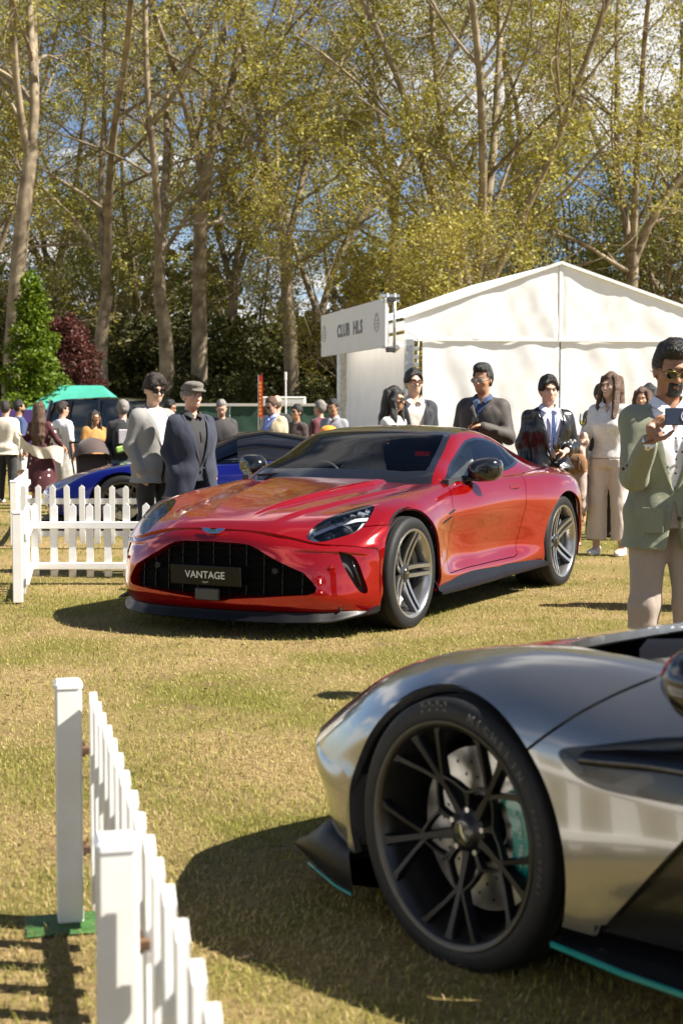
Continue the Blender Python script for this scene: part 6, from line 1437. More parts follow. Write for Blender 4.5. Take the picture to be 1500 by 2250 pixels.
# ================================================================ cars behind
def simple_supercar(name, label, loc, rz, col, roof='closed', zs=1.0, cname='blue_paint', scoops=True, door_up=False):
    root = thing(name, label, 'car', loc, rz); paint = car_paint(cname, col, .3, .25)
    P, U = loft_cols(SV_COLS, 200, 80); T = Skin.from_grid(P, U)
    if (T.N@np.array([0, 0, 1.0])).mean() < 0: T.flip()
    P, U = loft_rows(SV_BUMPER, 30, 80); F = Skin.from_grid(P, U)
    if F.N[:, 0].mean() > 0: F.flip()
    fa = lambda V, U: np.maximum((np.sqrt(((V[:, 0]+.006)/.395)**2+((V[:, 2]-.315)/.38)**2)-1)*.39, .70-V[:, 1]); ra = lambda V, U: np.maximum((np.sqrt(((V[:, 0]-2.70)/.42)**2+((V[:, 2]-.33)/.41)**2)-1)*.4, .72-V[:, 1])
    _, T = T.cut(fa); _, T = T.cut(ra)
    vp = poly_sdf(smooth_pts([(1.55, .70), (1.75, .735), (2.02, .74), (2.10, .70), (2.0, .62), (1.85, .60)], 3, True))
    vent, T = T.cut(lambda V, U: np.where(V[:, 1] > .72, vp(V[:, [0, 2]]), 1.0))
    slot = poly_sdf([(-.22, .56), (-.10, .54), (.12, .62), (.14, .68), (.02, .68)]); sl, T = T.cut(lambda V, U: np.where(V[:, 2] > .6, slot(V[:, :2]), 1.0))
    hl = poly_sdf(smooth_pts([(-.80, .685), (-.74, .62), (-.60, .63), (-.44, .70), (-.47, .735), (-.62, .745), (-.74, .728)], 3, True)); lamp, T = T.cut(lambda V, U: np.where(V[:, 2] > .4, hl(V[:, :2]), 1.0))
    ds = poly_sdf([(.62, .20), (.56, .45), (.66, .66), (.90, .80), (1.9, .95), (1.66, .50), (1.55, .22)]); gd = lambda V, U: np.where(V[:, 1] > .72, ds(V[:, [0, 2]]), 1.0)
    door, rest = T.cut(lambda V, U: gd(V, U)+.006); _, T = rest.cut(lambda V, U: gd(V, U)-.006)
    b = lambda sk, nm, m, **k: join_skins(sk, sk.mirrored()).build(nm, m, root, **k)
    b(T, 'body_shell', paint, flange=.02); b(F, 'front_bumper', paint)
    for sk in (door, door.mirrored()): sk.build('door', paint, root, flange=.02)
    for sk in (vent, vent.mirrored()): sk.offset(-.05).build('side_intake', M_DARK, root)
    for sk in (sl, sl.mirrored()): sk.offset(-.02).build('wing_vent', M_DARK, root)
    for sk in (lamp, lamp.mirrored()): sk.offset(-.004).build('headlamp', mat('lamp_tint', (.05, .055, .06), .1, coat=1), root)
    b(join_skins(T.offset(-.03), door.offset(-.03)), 'inner_panel', M_DARK)
    cab = [[(x, y*t, z0+(z1-z0)*(1-abs(t)**3.2)) for t in np.linspace(-1, 1, 25)] for x, y, z0, z1 in ((.70, .64, .72, .78), (1.0, .72, .76, .98), (1.32, .70, .80, 1.12), (1.62, .66, .82, 1.165), (1.95, .62, .84, 1.13), (2.4, .55, .84, 1.03), (2.9, .42, .84, .92))]
    MB().grid(cab[:3]).build('windscreen', M_SIDEGL, root, smooth=True); MB().grid(cab[2:]).build('roof', M_BLK, root, smooth=True)
    for s in (1, -1):
        MB().tube([(.78, s*.66, .78), (1.05, s*.655, .96), (1.34, s*.60, 1.09), (1.65, s*.56, 1.14), (2.1, s*.54, 1.06), (2.6, s*.56, .90)], .022, 8).build('roof_rail', M_BLK, root, smooth=True)
        mr = empty('door_mirror', (.98, s*.93, .90), 0, root); MB().ell((0, s*.05, .03), (.06, .10, .065), 16, 10).build('mirror_housing', M_BLK, mr, smooth=True); MB().bar((0, -s*.12, -.05), (0, s*.02, 0), .05, .02).build('mirror_stalk', M_BLK, mr)
        wm = mat('satin_wheel', (.035, .035, .037), .34, .75)
        for X, w, yo, rt in ((0, .255, .955, .335), (2.70, .305, .985, .350)): wheel_twin5(root, 'wheel', (X, s*(yo-w/2), rt-.01), s, rt, .25, w, .4, face=M_ALLOYD)
        for X, rr in ((-.006, .405), (2.70, .43)):
            mb = MB().grid([[(X+rr*math.cos(a), s*y, .315+rr*.95*math.sin(a)) for a in np.linspace(-.3, np.pi+.3, 22)] for y in (.92, .55)]); mb.f.append(tuple(22+i for i in range(22))); mb.build('wheel_arch_liner', M_DARK, root, auto=35)
        MB().box((1.35, s*.93, .16), (1.9, .08, .05), bev=.01).build('side_skirt', M_CARBON, root)
    MB().grid([[(3.4-.1*abs(t)**3, .88*t, z) for t in np.linspace(-1, 1, 15)] for z in (.86, .7, .5, .3, .2)]).build('rear_panel', M_DARK, root, smooth=True); MB().box((1.2, 0, .15), (4.0, 1.5, .02)).build('underbody', M_DARK, root)
    MB().box((-.72, 0, .135), (.5, 1.6, .03), bev=.01).build('front_splitter', M_CARBON, root)
    if door_up:      # raised engine cover
        MB().grid([[(2.55+.34*math.cos(a)*c, .50*math.sin(a)*c, .95+.36*(1+.0)-.30*math.cos(a)*c*.9) for a in np.linspace(0, 6.283, 28)] for c in (1.0, .9, .5, .02)]).build('engine_cover', M_CARBON, root, smooth=True)
    return root
def suv(label, loc, rz):
    root = thing('off_roader', label, 'car', loc, rz); paint = car_paint('black_paint', (.010, .011, .014), .2, .2); L, W, H = 5.0, 1.96, 1.84
    low = [(-.95, .45, .62), (-.93, .90, .70), (-.7, 1.02, .82), (.55, 1.10, .96), (1.0, 1.13, .98), (3.9, 1.15, .98), (4.05, .9, .96), (4.05, .45, .92)]
    sec = lambda x, w, zt, zb: [(x, -w, zb), (x, -w-.02, (zb+zt)/2), (x, -w+.02, zt-.06), (x, -w+.10, zt), (x, 0, zt+.02), (x, w-.10, zt), (x, w-.02, zt-.06), (x, w+.02, (zb+zt)/2), (x, w, zb)]
    MB().grid([smooth_pts(sec(*r), 3) for r in ((-.95, .80, .80, .40), (-.85, .90, .92, .32), (-.5, .95, 1.03, .32), (.3, .97, 1.09, .32), (1.0, .97, 1.12, .32), (2.5, .975, 1.13, .32), (3.8, .95, 1.12, .34), (4.02, .88, 1.08, .42))]).build('body_shell', paint, root, smooth=True)
    for x, s in ((-.95, 1), (4.02, -1)):
        mb = MB(); mb.grid([[(x, -.82, z), (x-.02*s, 0, z), (x, .82, z)] for z in (.38, .6, .85, 1.0)]); mb.build('end_panel', paint, root, smooth=True)
    cs = lambda x, w0, w1, z0, z1: [(x, -w0, z0), (x, -w1, z1-.05), (x, -w1+.08, z1), (x, 0, z1+.03), (x, w1-.08, z1), (x, w1, z1-.05), (x, w0, z0)]
    gls = mat('suv_glass', (.012, .016, .018), .04, coat=1.0)
    MB().grid([smooth_pts(cs(*r), 3) for r in ((.75, .90, .80, 1.10, 1.14), (1.15, .92, .78, 1.12, 1.50), (1.55, .93, .76, 1.12, 1.76), (2.4, .93, .76, 1.12, 1.82), (3.4, .92, .75, 1.12, 1.78), (3.85, .90, .74, 1.12, 1.66), (4.0, .88, .74, 1.10, 1.2))]).build('glasshouse', gls, root, smooth=True)
    MB().grid([[(x, y*t, z-.03*t*t) for t in np.linspace(-1, 1, 9)] for x, y, z in ((1.45, .70, 1.775), (1.8, .745, 1.83), (2.5, .755, 1.865), (3.4, .745, 1.83), (3.9, .73, 1.72))]).build('roof', paint, root, smooth=True)
    for s in (1, -1):
        for a, b in (((.95, .875), (1.55, .775)), ((2.25, .945), (2.30, .79)), ((3.15, .94), (3.15, .785)), ((3.80, .93), (3.72, .775))): MB().bar((a[0], s*a[1], 1.10), (b[0], s*b[1], 1.78), .05, .07).build('pillar', paint, root)
        MB().bar((.85, s*.975, 1.115), (3.95, s*.955, 1.115), .02, .025).build('waist_trim', M_CHROME if False else M_BLK, root)
        m = empty('door_mirror', (1.15, s*1.06, 1.20), 0, root); MB().box((0, 0, 0), (.12, .20, .17), bev=.04).build('mirror_housing', paint, m)
        for X in (0, 2.95): wheel_twin5(root, 'wheel', (X, s*.84, .385), s, .39, .27, .26, .3)
        for X in (1.75, 2.75): MB().box((X, s*.99, 1.0), (.20, .02, .03)).build('door_handle', M_BLK, root)
        MB().box((-.86, s*.68, .86), (.16, .40, .14), bev=.03).build('headlamp', mat('lamp_grey2', (.35, .37, .40), .1, coat=1), root)
    MB().box((-.965, 0, .82), (.03, .9, .16), bev=.01).build('grille', M_DARK, root)
    return root
def build_bgcars():
    z = gz(18.8)
    simple_supercar('sports_car', 'deep blue supercar with black roof behind the picket fence', (px2x(236, 18.05)+.09, 18.05+.96, z), R(5), (.002, .004, .11))
    simple_supercar('sports_car', 'black supercar parked behind the deep blue one', (px2x(470, 21.2), 21.25, gz(21.2)), R(4), (.012, .014, .016), cname='black_car_paint')
    suv('black off-roader parked beyond the pushchair', (px2x(430, 38), 38.6, -.2), R(180-24))
    simple_supercar('sports_car', 'yellow supercar nose beside the man in the printed tee', (px2x(178, 28.5)+.3, 30.0, -.2), R(12), (.62, .42, .02), cname='yellow_paint')
    c = thing('baseball_cap', 'orange cap worn by the onlooker hidden behind the red coupe roof', 'cap', (px2x(722, 17.0), 17.0, CAM_H-.265)); cm = cloth('orange_cap', (.75, .24, .01))
    MB().ell((0, 0, 0), (.105, .12, .085), 20, 10).build('crown', cm, c, smooth=True); MB().grid([[(-.06-.12*u, .075*t, -.015-.02*t*t) for t in np.linspace(-1, 1, 9)] for u in np.linspace(0, 1, 4)]).build('peak', cm, c, smooth=True)
    person('onlooker in orange cap and orange top crouching behind the red coupe', x=px2x(722, 17.0), Y=17.0, H=1.17+.03, phi=-70, skin='tan', hair=None, res=.013, jacket=dict(m=cloth('orange_top', (.70, .22, .01)), button=None, lapel=False), legs=dict(m=cloth('black', (.012, .012, .013), .8)))
build_bgcars()
# ================================================================ the crowd
def world_of(root, p):
    c, sn = math.cos(root.rotation_euler.z), math.sin(root.rotation_euler.z); k = root.scale[0]
    return (root.location.x+k*(c*p[0]-sn*p[1]), root.location.y+k*(sn*p[0]+c*p[1]), root.location.z+k*p[2])
M_WINE = glass('wine_glass', (.93, .95, .93)); M_WINEL = glass('white_wine', (.90, .80, .42), 1.33)
def wine_glass(loc, label, sc=1.0, tilt=0.0):
    t = thing('wine_glass', label, 'glass', loc, 0, None); t.scale = (sc,)*3; t.rotation_euler = (0, tilt, 0)
    MB().lathe([(.027, .215), (.033, .18), (.035, .15), (.030, .12), (.014, .10), (.0042, .09), (.0036, .03), (.008, .006), (.033, .001), (.033, -.001), (0, -.001)], 24).build('bowl', M_WINE, t, smooth=True)
    MB().lathe([(0, .150), (.0325, .150), (.0285, .122), (.013, .103), (0, .101)], 20).build('wine', M_WINEL, t, smooth=True)
    return t
def hanging(sgn, sw=.19, y=0.0): return dict(el=(sgn*(sw+.055), .035, 1.13), wr=(sgn*(sw+.045), -.02+y, .88))
def pocket(sgn): return dict(el=(sgn*.216, .062, 1.14), wr=(sgn*.190, -.045, .935), d=(-sgn*.15, -.2, -1), curl=.25)
def build_crowd():
    W = cloth('white', (.72, .72, .72), .8, .04); blk = cloth('black', (.012, .012, .013), .8)
    # ---- man photographing with a phone
    sage = cloth('sage', (.21, .22, .15), .85, .14, 160, .25, 700); dots = None
    m = bpy.data.materials.new('cloth_dotted_shirt'); m.use_nodes = True; n = m.node_tree; b = n.nodes['Principled BSDF']; b.inputs['Roughness'].default_value = .8
    tc = n.nodes.new('ShaderNodeTexCoord'); v = n.nodes.new('ShaderNodeTexVoronoi'); v.inputs['Scale'].default_value = 30; v.inputs['Randomness'].default_value = .35; n.links.new(tc.outputs['Object'], v.inputs['Vector'])
    r = n.nodes.new('ShaderNodeValToRGB'); r.color_ramp.elements[0].position = .16; r.color_ramp.elements[0].color = (.06, .07, .13, 1); r.color_ramp.elements[1].position = .20; r.color_ramp.elements[1].color = (.76, .76, .80, 1); n.links.new(v.outputs['Distance'], r.inputs[0]); n.links.new(r.outputs[0], b.inputs['Base Color'])
    dots = m
    linen = cloth('taupe_linen', (.33, .27, .23), .9, .10, 220, .3, 800)
    def ph(root, arm, hp):
        p = thing('smartphone', 'dark blue smartphone with pale ring held up by the man in the sage blazer', 'phone', world_of(root, (-.045, -.405, 1.413)), R(2)); p.rotation_euler = (R(-6), 0, R(2))
        MB().box((0, 0, 0), (.158, .009, .077), bev=.004).build('case', mat('phone_case', (.018, .024, .045), .35, coat=.3), p)
        MB().tube([(.018+.026*math.cos(a), -.0055, .026*math.sin(a)) for a in np.linspace(0, 2*np.pi, 33)], .0026, 6).build('charging_ring', mat('ring_white', (.62, .62, .62), .4), p, smooth=True)
        MB().box((.066, -.0058, .012), (.022, .004, .045), bev=.002).build('camera_bump', M_BLK, p)
        MB().box((0, .0052, 0), (.150, .001, .070)).build('screen', M_BLK, p)
        MB().tube([(-.184+.032*math.cos(a)*.9, -.345+.030*math.sin(a), 1.300+.012*math.cos(a)) for a in np.linspace(0, 2*np.pi, 20)], .006, 6).build('wristwatch', mat('watch_brown', (.16, .07, .03), .4), root, smooth=True)
        MB().box((.085, -.150, 1.27), (.075, .004, .006), rotm(rz=.35)).build('breast_pocket', sage, root)
        for s_ in (1, -1): MB().box((s_*.115, -.172, .92), (.10, .004, .12), rotm(rz=s_*.42), .003).build('patch_pocket', sage, root)
        for q in range(4): MB().lathe([(0, -.003), (.007, -.002), (.008, 0)], 10, 'y', (-.262+.012*q, -.175-.03*q, 1.165+.016*q)).build('cuff_button', mat('horn_button', (.05, .03, .02), .4), root, smooth=True)
    person('man in sage green blazer and dotted shirt holding up a phone', px=1466, Y=7.28, top=750, phi=4, skin='brown', hair=dict(c='black', up=.012, quiff=True, top=.032, line=.166, side=.000, rough=.003, fine=True, n=2200, sweep=(.05, .35, .8), lift=.35, sl=.035), face=(6, 16), glasses=(mat('gold_frame', (.35, .24, .08), .25, .9), M_LENS), beard='goatee', res=.0065,
        arms=dict(R=dict(el=(-.198, -.125, 1.118), wr=(-.182, -.345, 1.300), d=(.38, -.22, .90), n=(.78, .60, -.05), curl=.42, thumb=-1), L=dict(el=(.205, -.13, 1.14), wr=(.13, -.37, 1.31), d=(-.5, -.15, .7), n=(-.7, .6, 0), curl=.5, thumb=1)),
        top_c=dict(m=dots, open=1.33, collar=True, hem=.90), jacket=dict(m=sage, cuff=dots, sleeve=.97, hem=.78, button=1.04, vneck=.095, vhem=.045, lw=.075, buttons=2, fold=.006, freq=20, ease=.015, flare=.016, bm=mat('horn_button', (.05, .03, .02), .4)), legs=dict(m=linen, w=.98, belt=linen), shoes='tan', extras=ph, stance=.08)
    # ---- pair beside the red car
    grey = cloth('grey_blazer', (.23, .225, .215), .9, .10, 200, .25, 700)
    person('young man in pale grey blazer and sunglasses looking towards the red coupe', px=338, Y=13.15, top=822, phi=46, skin='light', hair=dict(c='dark', up=.012, fringe=-.004, top=.040, fr=.150, side=.004, rough=.006, n=2600, sl=.055, lift=.55, sweep=(.2, -.8, -.1), fine=True), face=(-12, 10), glasses=True, res=.008,
        arms=dict(R=pocket(-1), L=pocket(1)), top_c=dict(m=W, open=1.40, hem=.9), jacket=dict(m=grey, hem=.82, button=1.10, lw=.07, ease=.016, vneck=.095, vhem=.05, buttons=2, bm=M_BLK), legs=dict(m=cloth('charcoal', (.016, .015, .015)), w=.92), shoes='black')
    navy = cloth('navy_check', (.013, .017, .034), .85, .25, 120, .2, 600); tweed = cloth('tweed', (.12, .105, .09), .95, .5, 320, .4, 500)
    person('smiling man in navy checked blazer, black polo shirt and grey flat cap', px=421, Y=12.85, top=832, phi=38, skin='fair', hair=dict(c='grey', style='bald', up=.002, line=.09), cap=tweed, face=(4, 4), eyes=True, smile=True, res=.008, fat=1.12,
        arms=dict(R=pocket(-1), L=pocket(1)), top_c=dict(m=cloth('black_polo', (.010, .010, .011)), open=1.40, collar=True, hem=.86), jacket=dict(m=navy, hem=.74, button=1.0, vneck=.10, vhem=.09, gap=.035, buttons=1), legs=dict(m=cloth('navy_trousers', (.018, .021, .034)), w=1.05), shoes='black')
    # ---- group behind the coupe
    def gl1(root, arm, hp): wine_glass(world_of(root, (.015, -.315, 1.13)), 'wine glass held by the man in the dark brown jacket', .95, .1)
    person('man in dark brown jacket and blue shirt holding a glass before the tent', px=1060, Y=13.95, top=800, phi=-22, skin='tan', hair=dict(c='black', up=.014, top=.040, line=.168), face=(-14, 6), glasses=(mat('clear_frame', (.55, .52, .45), .2), mat('smoke_lens', (.16, .17, .17), .1, coat=.6)), res=.009,
        arms=dict(L=dict(el=(.248, -.05, 1.13), wr=(.085, -.30, 1.225), d=(-1, -.1, .1), n=(0, -.3, -.9), curl=.8, thumb=1), R=hanging(-1)),
        top_c=dict(m=cloth('denim_shirt', (.02, .045, .11)), open=1.40, collar=True), jacket=dict(m=cloth('brown_jacket', (.035, .028, .023), .7), hem=.86, button=1.28, vneck=.07, vhem=.012, lw=.05, buttons=0, arm=.062, ease=.024, fold=.006), legs=dict(m=blk), extras=gl1)
    lea = mat('leather_black', (.009, .009, .010), .30, coat=.12, bump=.35, bscale=14)
    def tie(root, arm, hp):
        wine_glass(world_of(root, (-.020, -.295, .985)), 'wine glass held by the man in the black leather jacket')
        MB().grid([[(-.012, -.128, 1.45), (.012, -.128, 1.45)], [(-.018, -.132, 1.425), (.018, -.132, 1.425)], [(-.014, -.134, 1.41), (.014, -.134, 1.41)], [(-.022, -.150, 1.30), (.022, -.150, 1.30)], [(-.028, -.150, 1.14), (.028, -.150, 1.14)], [(0, -.148, 1.09), (.002, -.148, 1.09)]]).build('necktie', cloth('blue_tie', (.025, .055, .17), .5), root)
        for s_ in (1, -1): MB().tube([(s_*.088, -.118, 1.44), (s_*.062, -.142, 1.33), (s_*.030, -.150, 1.18), (s_*.012, -.150, 1.0)], .0035, 5).build('zip', M_STEEL, root, smooth=True)
    person('young man in black leather jacket and blue tie holding a wine glass', px=1203, Y=13.5, top=824, phi=12, skin='light', hair=dict(c='black', up=.014, part=True, side=.008, fr=.162, rough=.004, n=1800, sl=.05), face=(-4, 4), eyes=True, res=.0085,
        arms=dict(L=dict(el=(.240, .01, 1.13), wr=(.070, -.265, 1.085), d=(-1, -.15, .0), n=(0, .35, -.8), curl=.75, thumb=1), R=dict(el=(-.225, .04, 1.15), wr=(-.235, -.03, .90))),
        top_c=dict(m=cloth('pale_shirt', (.50, .52, .66), .8, .04), collar=True), jacket=dict(m=lea, hem=.93, button=.98, vneck=.10, vhem=.05, gap=.022, lapel=True, lw=.05, buttons=0, fold=.008, freq=24, arm=.062, ease=.026, sleeve=.84), legs=dict(m=blk, w=1.0, belt=M_BLK), shoes='black', extras=tie)
    person('man in dark jacket, pale shirt and amber sunglasses at the tent corner', px=908, Y=15.3, top=810, phi=14, skin='light', hair=dict(c='black', up=.012, part=True, fr=.162), face=(4, -2), glasses=(M_BLK, mat('amber_lens', (.14, .06, .015), .08, coat=.8)), res=.010,
        top_c=dict(m=cloth('cream_shirt', (.62, .58, .53)), open=1.38, collar=True), jacket=dict(m=cloth('ink_jacket', (.009, .011, .018)), hem=.8, button=.95, vneck=.10, vhem=.05, gap=.03, buttons=0), legs=dict(m=blk), fat=.9)
    person('dark haired woman in white top looking across the red coupe roof', px=866, Y=14.95, top=849, phi=58, skin='tan', sex='f', hair=dict(c='black', style='long', len=.30, wave=.012, line=.158, front=True), face=(4, 4), glasses=True, res=.010,
        top_c=dict(m=cloth('ivory', (.66, .63, .58)), sleeve=1.0), legs=dict(m=blk))
    # ---- woman in cream with coat and wicker bag
    cream = cloth('cream_trousers', (.56, .48, .42), .85, .06); coat = cloth('mushroom_coat', (.36, .27, .23), .85, .08)
    def wom(root, arm, hp):
        wine_glass(world_of(root, (-.165, -.30, 1.155)), 'wine glass held by the woman in white blouse and cream trousers')
        c = Sdf((-.42, -.36, .32), (-.02, .06, 1.20), .010); c.cap((-.20, -.20, 1.10), (-.25, -.10, 1.02), .060, .060, .02); c.cap((-.27, -.20, 1.05), (-.27, -.21, .55), .045, .060, .03); c.cap((-.21, -.24, 1.02), (-.20, -.25, .60), .040, .055, .03); c.cap((-.29, -.12, 1.0), (-.31, -.10, .42), .040, .065, .03); c.cap((-.22, -.16, .9), (-.24, -.16, .48), .06, .07, .03)
        c.ripple(.010, 3, 30, 6, (1, 1, .15)); o = link('folded_coat', c.mesh('folded_coat', coat), None, root.location, root.rotation_euler); o.scale = root.scale; tag(o, 'mushroom pink coat folded over the arm of the woman in cream trousers', 'coat')
        bg = thing('wicker_handbag', 'tan woven handbag hanging from the arm of the woman in cream', 'handbag', world_of(root, (-.26, -.30, .90)), root.rotation_euler.z); wk = mat('wicker', (.30, .145, .045), .6, var=.5, vscale=120, bump=.9, bscale=160)
        B = Sdf((-.16, -.09, -.10), (.16, .09, .14), .008); B.stack([(-.085, .125, .045), (-.02, .135, .055), (.06, .115, .040), (.09, .085, .025)], 0, 3.0); link('bag_body', B.mesh('bag_body', wk, 1), bg)
        MB().tube([(-.07, 0, .08), (-.055, 0, .17), (0, 0, .205), (.055, 0, .17), (.07, 0, .08)], .007, 6).build('bag_handle', wk, bg, smooth=True)
        for s_ in (1, -1): MB().box((s_*.07, -.056, .0), (.018, .012, .13), bev=.003).build('bag_strap', mat('strap_brown', (.10, .045, .018), .5), bg)
    person('laughing woman in white blouse and cream wide trousers with folded coat', px=1338, Y=14.8, top=818, phi=-28, skin='light', sex='f', hair=dict(c='brown', style='long', len=.40, wave=.010, line=.160), face=(-12, -4), eyes=True, smile=True, res=.009,
        arms=dict(R=dict(el=(-.250, -.03, 1.13), wr=(-.20, -.255, 1.13), d=(.3, -.7, .3), n=(.9, .2, 0), curl=.7, thumb=-1), L=dict(el=(.22, .07, 1.13), wr=(.18, -.02, .90), curl=.3)),
        top_c=dict(m=cloth('white_blouse', (.70, .67, .63)), hem=.93, open=1.36, collar=True, ease=.016, arm=.062, fold=.006), legs=dict(m=cream, w=1.12, len=.90, flare=1.55, waist=1.06), shoes='cream', extras=wom)
    person('person in dark top standing behind the laughing woman', px=1322, Y=17.0, top=842, phi=25, skin='fair', hair=dict(c='dark'), res=.013, top_c=None, jacket=dict(m=blk, button=None, lapel=False, hem=.85), legs=dict(m=blk))
    person('brown haired woman whose face shows over the sage blazer shoulder', px=1408, Y=16.6, top=851, phi=-20, skin='tan', sex='f', hair=dict(c='brown', style='long', len=.25), res=.012, top_c=dict(m=cloth('wine_top', (.12, .03, .04))), legs=dict(m=blk))
    person('dark haired woman behind the shoulder of the sage blazer man', px=1424, Y=17.4, top=843, phi=160, skin='tan', sex='f', hair=dict(c='black', style='long', len=.25), res=.013, top_c=dict(m=blk), legs=dict(m=blk))
    person('visitor in dark coat and red trainers beside the silver car', x=3.05, Y=10.7, H=1.74, phi=-60, hair=dict(c='dark'), res=.013, jacket=dict(m=blk, button=None, lapel=False, hem=.7), legs=dict(m=blk), shoes=mat('shoe_red', (.40, .05, .06), .6))
    # ---- lookers behind the blue car
    def puma(root, arm, hp):
        MB().prism([(0, 0), (.016, 0), (.018, .022), (.009, .028), (0, .022)], 0, .002, [[1, 0, 0], [0, 0, 1], [0, -1, 0]], (.085, -.150, 1.30)).build('shield_badge', mat('badge_yellow', (.60, .50, .02), .4), root)
        MB().prism([(0, 0), (.012, .010), (.030, .008), (.036, .016), (.026, .016), (.010, .018)], 0, .002, [[1, 0, 0], [0, 0, 1], [0, -1, 0]], (-.125, -.146, 1.30)).build('cat_logo', W, root)
        MB().tube([(-.05, -.055, .205), (0, -.07, .21), (.05, -.055, .205)], .010, 6).build('raised_sunglasses', M_BLK, root, hp(0, 0, 0), smooth=True)
    person('white haired man in black zip jacket with yellow badge, sunglasses on his head', px=487, Y=22.9, top=876, phi=10, skin='fair', hair=dict(c='grey', up=.004, side=.001), face=(-6, 24), eyes=True, res=.011, fat=1.08, jacket=dict(m=cloth('zip_black', (.026, .022, .023)), hem=.86, button=None, lapel=False), legs=dict(m=blk), extras=puma)
    person('man in beige field jacket and blue shirt leaning over the black car', px=600, Y=23.2, top=870, phi=-38, skin='fair', hair=dict(c='brown', up=.008), face=(-8, 22), glasses=True, res=.011, fat=1.15, top_c=dict(m=cloth('sky_shirt', (.28, .36, .68)), open=1.38, collar=True), jacket=dict(m=cloth('beige_jacket', (.50, .40, .25)), hem=.80, button=.95, vneck=.10, vhem=.05, gap=.03, buttons=0), legs=dict(m=cloth('stone_trousers', (.30, .25, .19))))
    person('bald man in black standing behind the beige jacket', px=609, Y=24.8, top=867, phi=165, skin='fair', hair=dict(c='grey', style='bald'), res=.012, jacket=dict(m=blk, button=None, lapel=False), legs=dict(m=blk))
    person('woman in dark patterned coat and sunglasses with hair tied back', px=652, Y=23.6, top=887, phi=-48, skin='tan', sex='f', hair=dict(c='black', up=.006, line=.155), glasses=True, res=.012, jacket=dict(m=cloth('dark_pattern', (.035, .018, .018), .85, .9, 30), button=None, lapel=False, hem=.7), legs=dict(m=blk))
    person('man in maroon jumper with grey hair turned away', px=702, Y=25.2, top=879, phi=-120, skin='fair', hair=dict(c='grey'), res=.012, jacket=dict(m=cloth('maroon', (.085, .012, .020)), button=None, lapel=False, hem=.85), legs=dict(m=blk))
    person('dark haired man in grey shirt with his head bowed', px=733, Y=24.0, top=875, phi=-20, skin='tan', hair=dict(c='black', up=.008), face=(-12, 16), eyes=True, res=.011, top_c=dict(m=cloth('grey_shirt', (.26, .26, .28)), open=1.38, collar=True, force=True), legs=dict(m=blk))
    person('man with receding hair glimpsed between the blazer pair', px=371, Y=23.2, top=876, phi=75, skin='brown', hair=dict(c='black', up=.002), face=(0, 14), res=.012, jacket=dict(m=cloth('dark_olive', (.03, .028, .02)), button=None, lapel=False), legs=dict(m=blk))
    # ---- strollers on the far lawn
    person('man in cream jumper and black trousers seen from behind', px=14, Y=26.4, top=880, phi=172, skin='fair', hair=dict(c='dark', up=.014), res=.012, jacket=dict(m=cloth('cream_jumper', (.66, .60, .50)), button=None, lapel=False, hem=.84, arm=.06), legs=dict(m=blk, w=1.05, step=.10), shoes='white')
    person('man in navy shirt, white shorts and blue socks', px=44, Y=27.6, top=878, phi=118, skin='tan', hair=dict(c='black'), beard='full', res=.012, top_c=dict(m=cloth('navy_tee', (.02, .045, .13)), sleeve=.5), legs=dict(m=cloth('white_shorts', (.62, .62, .66)), len=.46, name='shorts'), shoes='white',
        extras=lambda root, arm, hp: [MB().tube([(s_*.13, .02, .08), (s_*.128, .018, .17)], [.046, .048], 10).build('sock', cloth('blue_sock', (.03, .10, .45)), root, smooth=True) for s_ in (1, -1)])
    dm = bpy.data.materials.new('cloth_polka'); dm.use_nodes = True; n = dm.node_tree; b = n.nodes['Principled BSDF']; b.inputs['Roughness'].default_value = .8
    tc = n.nodes.new('ShaderNodeTexCoord'); v = n.nodes.new('ShaderNodeTexVoronoi'); v.inputs['Scale'].default_value = 9.5; v.inputs['Randomness'].default_value = .45; n.links.new(tc.outputs['Object'], v.inputs['Vector'])
    r = n.nodes.new('ShaderNodeValToRGB'); r.color_ramp.elements[0].position = .20; r.color_ramp.elements[0].color = (.66, .55, .50, 1); r.color_ramp.elements[1].position = .24; r.color_ramp.elements[1].color = (.060, .010, .016, 1); n.links.new(v.outputs['Distance'], r.inputs[0]); n.links.new(r.outputs[0], b.inputs['Base Color'])
    def shawl(root, arm, hp):
        top_ = smooth_pts([(-.40, -.02, 1.02), (-.30, .12, 1.06), (-.10, .19, 1.03), (.14, .19, 1.10), (.30, .08, 1.22), (.38, -.06, 1.22)], 6); drop = np.interp(np.linspace(0, 1, len(top_)), [0, .25, .6, .85, 1], [.34, .20, .16, .22, .62])
        P_ = [[(p[0]+.02*v*math.sin(i*1.7), p[1]+.03*math.sin(i*.9+v*2)*v+.02, p[2]-d_*v) for i, (p, d_) in enumerate(zip(top_, drop))] for v in np.linspace(0, 1, 9)]
        MB().grid(P_).build('shawl', cloth('cream_shawl', (.62, .55, .42)), root, smooth=True)
    person('long haired woman in maroon polka dot dress with cream shawl', px=90, Y=24.4, top=883, phi=168, skin='tan', sex='f', hair=dict(c='brown', style='long', len=.44, wave=.02, front=False), res=.011, fat=1.12,
        arms=dict(L=dict(el=(.26, -.06, 1.16), wr=(.36, -.10, 1.20)), R=dict(el=(-.30, .02, 1.14), wr=(-.36, -.10, 1.02))), top_c=dict(m=dm, hem=1.0, sleeve=.8, name='dress_top'), skirt=dict(m=dm, prof=[(.30, .27, .22), (.55, .25, .20), (.85, .21, .16), (1.0, .165, .125), (1.08, .145, .11)]), shoes='tan', extras=shawl)
